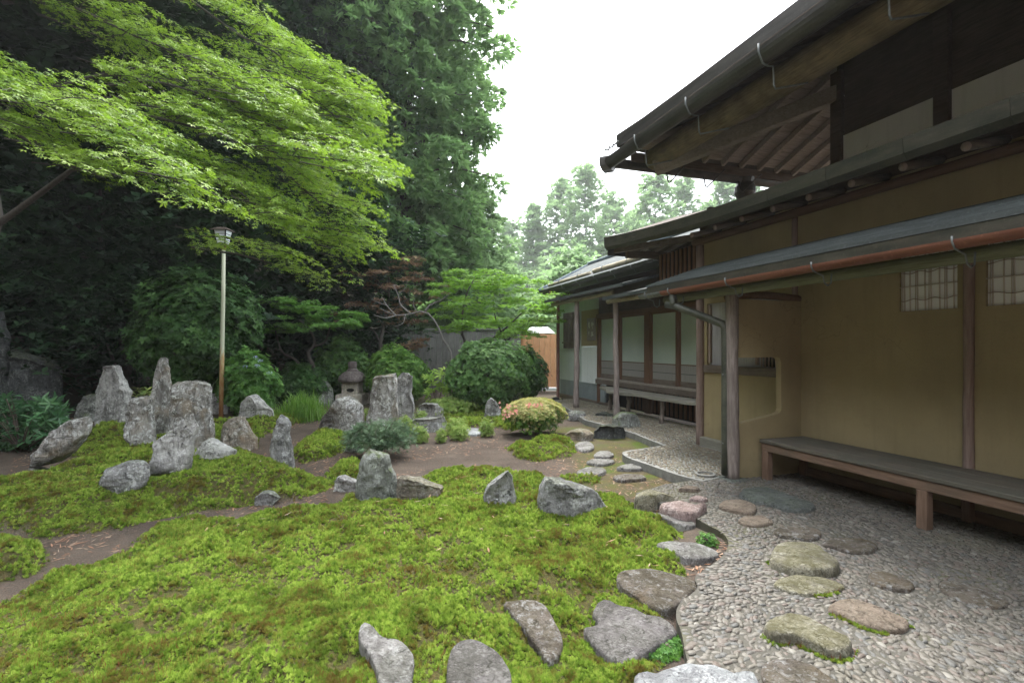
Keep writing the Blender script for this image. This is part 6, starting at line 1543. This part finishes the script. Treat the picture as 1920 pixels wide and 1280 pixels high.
# white-limbed tree, almost bare
wb_ = [(q((852, 770, 13.6), (846, 664, 13.6), (832, 640, 13.6), (818, 606, 13.5), (797, 584, 13.5), (770, 588, 13.4), (742, 591, 13.3), (712, 578, 13.2)), 0.038, 0.008), (q((797, 584, 13.5), (806, 572, 13.5), (828, 562, 13.6), (845, 548, 13.7)), 0.03, 0.008), (q((770, 588, 13.4), (752, 572, 13.3), (746, 552, 13.3), (738, 535, 13.3)), 0.022, 0.006), (q((742, 591, 13.3), (725, 572, 13.2), (716, 556, 13.2)), 0.018, 0.005), (q((742, 591, 13.3), (722, 596, 13.1), (700, 590, 13.0)), 0.016, 0.005), (q((760, 590, 13.3), (755, 606, 13.2), (738, 612, 13.1)), 0.012, 0.004), (q((782, 586, 13.4), (775, 570, 13.4), (780, 556, 13.4)), 0.014, 0.004), (q((746, 552, 13.3), (760, 540, 13.3), (764, 524, 13.3)), 0.010, 0.003), (q((725, 572, 13.2), (706, 566, 13.1), (694, 558, 13.1)), 0.010, 0.003)]
gN = [(at(px, py, 13.5), (rng.normal(), rng.normal(), 0), 0.25, 0.12, 26, 0.1) for px, py in ((826, 535), (830, 550), (822, 558), (740, 533), (720, 560), (698, 572), (780, 550), (764, 522))]
spray_tree('bare_tree', 'nearly bare tree with crooked whitish limbs leaning over the azalea', gN, 0.05, 'red_maple', 'ros3', wb_, 'white_bark')
# pale green spreading tree by the wing
gN = []
for a_ in [(850, 960, 505, 525), (820, 900, 520, 550), (900, 1020, 525, 550), (830, 940, 555, 590), (930, 1035, 550, 580), (840, 900, 590, 620), (900, 1000, 590, 612), (985, 1045, 575, 605), (940, 990, 615, 632)]:
    gN += pads(a_[0], a_[1], a_[2], a_[3], 14.3, 17, 62, 0.55, 0.30, -0.03, 1.3)
spray_tree('spreading_tree', 'pale green spreading tree beside the end of the wing', gN, 0.062, 'light_tree', 'ros3',
           [(q((902, 780, 14.4), (905, 668, 14.4), (922, 638, 14.4), (952, 612, 14.3), (985, 580, 14.2)), 0.06, 0.015), (q((930, 780, 14.4), (932, 668, 14.4), (950, 640, 14.3), (975, 615, 14.3), (1010, 590, 14.2)), 0.05, 0.015), (q((878, 740, 14.6), (872, 650, 14.6), (866, 610, 14.6), (872, 560, 14.5), (890, 520, 14.4)), 0.05, 0.015), (q((950, 640, 14.3), (930, 600, 14.3), (925, 560, 14.3)), 0.03, 0.01)])

def conifer(name, label, X, D, H, z0, rad, nb, nsp, leaf, mat, tmpl='fan7', tr_r=0.28, group=None, droop=0.35, lean=(0, 0), top_r=0.12, jitter=0.25, cl_n=7, cl_r=0.5, up_=0.0):
    cx, cy = c2w(X, D); g = gz(cx, cy); root = empty(name, (cx, cy, g), label, 'tree', group)
    mb = MB(); limb(mb, [(cx, cy, g - 0.3), (cx + lean[0] * 0.5, cy + lean[1] * 0.5, g + H * 0.5), (cx + lean[0], cy + lean[1], g + H * 0.98)], tr_r, 0.03, 16, 10, tr_r * 0.3, 3)
    P_, d_, n_ = [], [], []
    for i in range(nb):
        t_ = (i + rng.random()) / nb; z = z0 + (H - z0) * t_
        prof = rad * min(1.0, (1 - t_) * 1.25 + top_r) * (0.55 + 0.45 * min(1, t_ * 5)) * rng.uniform(1 - jitter, 1 + jitter * 0.5)
        a = i * 2.399 + rng.normal(0, 0.3); e = np.array((math.cos(a), math.sin(a), 0)); b = np.array((cx + lean[0] * z / H, cy + lean[1] * z / H, g + z))
        rise = rng.uniform(0.0, 0.22)
        pts = [Vector(b), Vector(b + e * prof * 0.5 + np.array((0, 0, rise * prof * 0.5))), Vector(b + e * prof + np.array((0, 0, (rise - droop) * prof)))]
        limb(mb, pts, 0.02 + 0.012 * prof, 0.008, 6, 5)
        sd = np.array((-e[1], e[0], 0)); nc = max(3, int(round(cl_n * prof / rad)))
        for c_ in range(nc):
            u = 0.25 + 0.75 * (c_ + rng.random()) / nc; w = rng.normal(0, 0.13) * prof
            c0 = b + e * u * prof + sd * w + np.array((0, 0, rise * prof * u - droop * prof * u * u + rng.normal(0, 0.05) * prof))
            k = max(5, int(nsp * rng.uniform(0.7, 1.3))); q_ = rdir(k, 0.35); rr = cl_r * rng.uniform(0.8, 1.25)
            P_.append(c0[None] + q_ * np.array((rr, rr, rr * 0.7)) * (rng.random(k) ** 0.4)[:, None])
            d_.append(q_ * 0.8 + e[None] * 0.6 + rng.normal(0, 0.35, (k, 3)) + np.array((0, 0, up_)))
            n_.append(q_ * 0.5 + np.array((0, 0, 0.8))[None] + rng.normal(0, 0.35, (k, 3)))
    mb.build('trunk', M['bark'], root, True)
    pos = np.concatenate(P_); foliage('crown', tmpl, pos, np.concatenate(d_), np.concatenate(n_), leaf * rng.uniform(0.7, 1.35, len(pos)), M[mat], root)
    return root
CG = 'tall evergreens behind the garden'
conifer('cypress', 'tall dense cypress rising behind the maple against the white sky', -4.4, 20.0, 25.0, 3.6, 4.0, 230, 26, 0.30, 'hinoki', 'fan5', 0.36, CG, 0.22, top_r=0.35, cl_n=6, cl_r=0.52)
conifer('cypress', 'second tall cypress partly hidden by the maple crown', -8.2, 21.5, 25.0, 4.0, 4.4, 150, 24, 0.36, 'hinoki', 'fan5', 0.34, CG, 0.22, top_r=0.35, cl_n=6, cl_r=0.6)
conifer('cypress', 'shorter leafy evergreen below the tall cypress beside the pale sky gap', -1.9, 22.5, 8.4, 1.5, 2.2, 80, 22, 0.26, 'far_leaf', 'fan5', 0.16, CG, 0.2, top_r=0.5, cl_n=5, cl_r=0.45)

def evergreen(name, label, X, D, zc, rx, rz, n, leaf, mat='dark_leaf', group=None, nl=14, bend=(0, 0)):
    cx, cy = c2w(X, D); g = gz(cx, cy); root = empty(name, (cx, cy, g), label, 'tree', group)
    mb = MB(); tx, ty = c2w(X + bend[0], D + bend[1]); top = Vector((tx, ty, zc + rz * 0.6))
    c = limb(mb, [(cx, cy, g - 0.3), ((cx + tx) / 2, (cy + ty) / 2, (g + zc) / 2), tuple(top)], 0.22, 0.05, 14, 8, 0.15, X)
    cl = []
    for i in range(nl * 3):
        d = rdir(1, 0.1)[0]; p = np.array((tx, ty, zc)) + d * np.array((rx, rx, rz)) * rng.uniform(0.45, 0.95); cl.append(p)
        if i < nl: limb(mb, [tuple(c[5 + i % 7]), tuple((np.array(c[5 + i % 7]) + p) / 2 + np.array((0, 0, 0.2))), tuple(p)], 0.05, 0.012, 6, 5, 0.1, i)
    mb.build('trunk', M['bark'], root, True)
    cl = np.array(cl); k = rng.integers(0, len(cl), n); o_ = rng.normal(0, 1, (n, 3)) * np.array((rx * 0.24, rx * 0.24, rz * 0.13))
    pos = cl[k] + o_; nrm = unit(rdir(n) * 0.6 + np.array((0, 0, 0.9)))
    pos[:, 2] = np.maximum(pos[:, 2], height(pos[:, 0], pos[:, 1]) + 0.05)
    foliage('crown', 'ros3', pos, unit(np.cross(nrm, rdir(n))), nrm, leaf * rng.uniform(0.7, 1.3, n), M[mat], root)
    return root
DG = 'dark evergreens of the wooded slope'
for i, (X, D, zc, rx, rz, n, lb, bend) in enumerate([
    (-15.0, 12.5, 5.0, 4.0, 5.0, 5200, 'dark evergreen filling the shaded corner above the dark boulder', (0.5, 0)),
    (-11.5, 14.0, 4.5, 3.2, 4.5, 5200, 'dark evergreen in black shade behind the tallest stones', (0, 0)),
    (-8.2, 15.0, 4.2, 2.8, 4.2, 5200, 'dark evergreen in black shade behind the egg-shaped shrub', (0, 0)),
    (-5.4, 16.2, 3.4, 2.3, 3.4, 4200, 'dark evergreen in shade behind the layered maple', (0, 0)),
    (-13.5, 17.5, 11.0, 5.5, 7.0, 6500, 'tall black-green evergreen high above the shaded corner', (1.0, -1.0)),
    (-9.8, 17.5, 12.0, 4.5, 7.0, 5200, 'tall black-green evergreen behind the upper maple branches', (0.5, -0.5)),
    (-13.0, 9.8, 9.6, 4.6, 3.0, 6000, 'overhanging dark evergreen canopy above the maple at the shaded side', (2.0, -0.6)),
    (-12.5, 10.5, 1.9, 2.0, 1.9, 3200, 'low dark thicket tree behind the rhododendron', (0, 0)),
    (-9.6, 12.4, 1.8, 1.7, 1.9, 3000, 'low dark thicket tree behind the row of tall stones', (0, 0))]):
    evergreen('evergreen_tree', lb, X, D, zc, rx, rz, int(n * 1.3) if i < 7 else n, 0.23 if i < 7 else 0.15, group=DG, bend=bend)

# ------------------------------------------------------------------ far trees
FG = 'hazy conifers beyond the roofs'
for px, yt, D, wpx, lb in [
    (1098, 316, 46, 62, 'tallest hazy conifer in the middle of the far trees'), (1052, 345, 50, 50, 'hazy conifer just left of the tallest far one'), (1148, 372, 52, 44, 'hazy conifer just right of the tallest far one'),
    (1228, 332, 46, 60, 'broad hazy conifer above the low roof tip'), (1282, 338, 50, 50, 'hazy conifer seen under the great eave corner'), (1358, 338, 46, 46, 'far conifer seen between the two eaves'),
    (1000, 392, 50, 46, 'shorter hazy conifer toward the tall cypress'), (955, 420, 54, 44, 'faint hazy conifer beside the tall cypress edge'), (1190, 400, 58, 44, 'faintest short conifer between the broad pair'), (1410, 350, 48, 40, 'far conifer mostly hidden by the middle roof')]:
    D *= 1.9; H = EYE + (HOR - yt) / F * D
    conifer('far_conifer', lb, (px - 960) / F * D, D, H, 3.0, wpx / F * D * 1.9, 84, 6, 1.0, 'far_leaf', 'fan5', 0.22, FG, 0.05, top_r=0.14, jitter=0.75, cl_n=7, cl_r=1.05, up_=0.2)
for px, yt, D, wpx, lb in [(1072, 470, 34, 72, 'round pale green tree just above the wing roof'), (905, 470, 30, 60, 'round light green tree behind the spreading tree'), (975, 560, 26, 70, 'leafy tree beyond the orange boards'), (820, 540, 26, 70, 'leafy dark tree beyond the grey fence')]:
    k = D / F; zt = EYE + (HOR - yt) * k; zc = zt * 0.55
    evergreen('far_broadleaf', lb, (px - 960) * k, D, zc, wpx * k, zt - zc, 3200, 0.42, 'far_leaf' if px > 830 else 'hinoki', 'leafy trees beyond the fence')

# ------------------------------------------------------------------ fences
def fence(name, label, X0, X1, D, z0, z1, bw, mat, cap, rails, gap=0.006):
    cx, cy = c2w((X0 + X1) / 2, D); root = empty(name, (cx, cy, 0), label, 'fence'); root.rotation_euler = (0, 0, -YAW)
    n = int(round((X1 - X0) / bw)); bw = (X1 - X0) / n
    def lb(nm, x0, x1, y0, y1, a, b, m): 
        me = bpy.data.meshes.new(nm); me.from_pydata(boxv(x0, x1, y0, y1, a, b), [], BOXF); me.materials.append(m); bevel_mesh(me, 0.006)
        o = bpy.data.objects.new(nm, me); COL.objects.link(o); o.parent = root; return o
    for i in range(n):
        x = X0 - (X0 + X1) / 2 + i * bw
        lb('board', x + gap / 2, x + bw - gap / 2, -0.012 + 0.004 * ((i * 7) % 3), 0.012 + 0.004 * ((i * 7) % 3), z0 + 0.004 * ((i * 5) % 3), z1 - 0.006 * ((i * 11) % 3), M[mat])
    h = (X1 - X0) / 2
    for z in rails: lb('rail', -h, h, 0.024, 0.07, z, z + 0.08, M[mat])
    for x in np.arange(-h, h + 0.01, max(1.8, 2 * h / 3)): lb('post', x - 0.05, x + 0.05, 0.072, 0.17, -0.1, z1 + 0.02, M[mat])
    if cap: lb('cap', -h - 0.05, h + 0.05, -0.09, 0.17, z1 + 0.022, z1 + 0.075, M[cap])
    return root
fence('board_fence', 'weathered grey board fence closing the back of the garden', -7.4, 0.36, 17.4, 0.02, 2.06, 0.20, 'grey_board', 'grey_board', (0.5, 1.6))
nf = fence('board_fence', 'new orange-brown board fence beside the wing', 0.36, 1.86, 17.0, 0.14, 1.93, 0.185, 'new_board', None, (0.5, 1.5))
me = bpy.data.meshes.new('sill'); me.from_pydata(boxv(-0.75, 0.75, -0.18, 0.10, 0.02, 0.12), [], BOXF); me.materials.append(M['white_plaster']); bevel_mesh(me, 0.01)
o = bpy.data.objects.new('sill', me); COL.objects.link(o); o.parent = nf
me = bpy.data.meshes.new('cap'); me.from_pydata([(-0.70, 0.05, 1.97), (0.35, 0.05, 1.97), (0.35, 0.75, 1.97), (-0.70, 0.75, 1.97), (-0.45, 0.35, 2.19), (0.12, 0.35, 2.19), (0.12, 0.45, 2.19), (-0.45, 0.45, 2.19)], [], BOXF); me.materials.append(M['white_plaster'])
o = bpy.data.objects.new('cap', me); COL.objects.link(o); o.parent = nf

# ------------------------------------------------------------------ stone lantern
D = 13.3; k = D / F; lx, ly = c2w((661 - 960) * k, D); g = gz(lx, ly)
ln = empty('stone_lantern', (lx, ly, g), 'old stone lantern with dark mushroom cap behind the big rounded boulder', 'lantern')
ln.rotation_euler = (0, 0, 0)
def z_(y): return EYE + (HOR - y) * k
def lan(nm, prof, mat, seg, rot=0.0):
    o = lathe(nm, [(r * k, z_(y) - z_(752)) for r, y in prof], (0, 0, 0), M[mat], None, seg, smooth=seg > 12)
    for v in o.data.vertices:
        c, s = math.cos(rot), math.sin(rot); x, y_ = v.co.x, v.co.y; v.co.x, v.co.y = x * c - y_ * s, x * s + y_ * c
    o.parent = ln; o.location = (0, 0, z_(752) - g)
    return o
R4 = R_(45) - YAW
lan('base', [(33, 775), (34, 742), (33, 738), (30, 737)], 'lantern_pale', 4, R4)
fb_ = lan('fire_box', [(21.5, 737), (21.5, 722), (20.5, 714)], 'lantern_pale', 4, R4)
cr = [(0.10 * math.cos(a), 0.07 * math.sin(a) - 0.01) for a in np.linspace(math.pi, 2 * math.pi, 12)] + [(0.085 * math.cos(a), -0.028 * math.sin(a) * -1 - 0.01) for a in np.linspace(0, math.pi, 12)][1:-1]
zf = z_(728) - z_(752); dq = 21.5 * k * math.cos(math.pi / 4) + 0.002
me = bpy.data.meshes.new('opening_dark'); pts = []  # black crescent laid on the face paints the dark of an uncut recess
for a, b in cr: X, Dd = c2w(a + 0.01, -dq); pts.append((X, Dd, zf + b))
for a, b in cr: X, Dd = c2w(a + 0.01, -dq + 0.05); pts.append((X, Dd, zf + b))
nn = len(cr); me.from_pydata(pts, [], [tuple(range(nn)), tuple(range(2 * nn - 1, nn - 1, -1))] + [(i, (i + 1) % nn, (i + 1) % nn + nn, i + nn) for i in range(nn)]); me.materials.append(M['black'])
o = bpy.data.objects.new('opening_dark', me); COL.objects.link(o); o.parent = fb_
lan('roof', [(16, 716), (25, 715), (26, 711), (24, 705), (18, 699), (11, 695)], 'lantern_cap', 24)
lan('neck', [(10, 697), (10.5, 693), (9, 692), (6.5, 690)], 'lantern_cap', 20)
lan('finial', [(5.5, 692), (7.6, 689), (8.2, 684), (7.8, 679), (6, 677.5), (1, 677)], 'lantern_cap', 20)

# ------------------------------------------------------------------ lamp post
D, g = ghit(414, 784); k = D / F; X = (414 - 960) * k; lx, ly = c2w(X, D); g = gz(lx, ly)
lp = empty('lamp_post', (lx, ly, g), 'thin rusty lamp pole topped by a small slatted white lantern', 'lamp')
zt = EYE + (HOR - 460) * k - g
o = MB().add(*tube_vf([(0, 0, -0.15), (0.02, 0, zt * 0.3), (0.045, 0, zt * 0.7), (0.06, -0.02, zt)], [0.045, 0.044, 0.04, 0.036], 12)).build('pole', M['lamp_pole'], None, True); o.parent = lp
tx = 0.06; hd = empty('lamp_head', (0, 0, 0)); COL.objects.unlink(hd); bpy.data.objects.remove(hd)
def fr(nm, w0, w1, z0, z1, mat, par):
    v = [(tx + sx * w0, sy * w0 - 0.02, z0) for sx, sy in ((-1, -1), (1, -1), (1, 1), (-1, 1))] + [(tx + sx * w1, sy * w1 - 0.02, z1) for sx, sy in ((-1, -1), (1, -1), (1, 1), (-1, 1))]
    v = [(x * CA + y * SA, -x * SA + y * CA, z) for x, y, z in v]
    o = MB().add(v, BOXF).build(nm, M[mat]); o.parent = par; return o
head = fr('lamp_shade', 0.085, 0.125, zt + 0.03, zt + 0.30, 'lamp_paper', lp)
fr('collar', 0.115, 0.10, zt - 0.02, zt + 0.03, 'black', head)
tube_o = MB().add(*tube_vf([(tx - 0.0, -0.02, zt - 0.10), (tx, -0.02, zt - 0.02)], 0.048, 10)).build('socket', M['rust_gutter']); tube_o.parent = head
fr('roof', 0.185, 0.08, zt + 0.302, zt + 0.37, 'dark_wood', head)
for sx, sy in ((-1, -1), (1, -1), (1, 1), (-1, 1)):
    a = Vector((tx + sx * 0.088, sy * 0.088 - 0.02, zt + 0.03)); b = Vector((tx + sx * 0.128, sy * 0.128 - 0.02, zt + 0.305))
    a, b = [Vector((p.x * CA + p.y * SA, -p.x * SA + p.y * CA, p.z)) for p in (a, b)]
    o = MB().add(*tube_vf([a, b], 0.014, 6)).build('corner_bar', M['black']); o.parent = head
for j in range(3):
    z = zt + 0.10 + j * 0.062; w = 0.085 + 0.04 * (z - zt - 0.03) / 0.27 + 0.004
    for sx, sy, ex, ey in ((-1, -1, 1, -1), (1, -1, 1, 1), (1, 1, -1, 1), (-1, 1, -1, -1)):
        a, b = Vector((tx + sx * w, sy * w - 0.02, z)), Vector((tx + ex * w, ey * w - 0.02, z))
        a, b = [Vector((p.x * CA + p.y * SA, -p.x * SA + p.y * CA, p.z)) for p in (a, b)]
        o = MB().add(*tube_vf([a, b], 0.006, 5)).build('slat', M['black']); o.parent = head

# ------------------------------------------------------------------ air
HAZE = 0.0009
if HAZE > 0:
    t = NT('haze'); pv = t.n('ShaderNodeVolumePrincipled', {'Color': (0.93, 0.96, 0.97, 1), 'Density': HAZE, 'Anisotropy': 0.2})
    t.t.links.new(pv.outputs[0], t.out.inputs['Volume'])
    o = MB().add(boxv(-180, 180, -60, 190, -2.5, 52), BOXF).build('haze', t.m); tag(o, 'thin pale haze over garden and far trees', 'haze', kind='stuff')
    scene.cycles.volume_bounces = 0
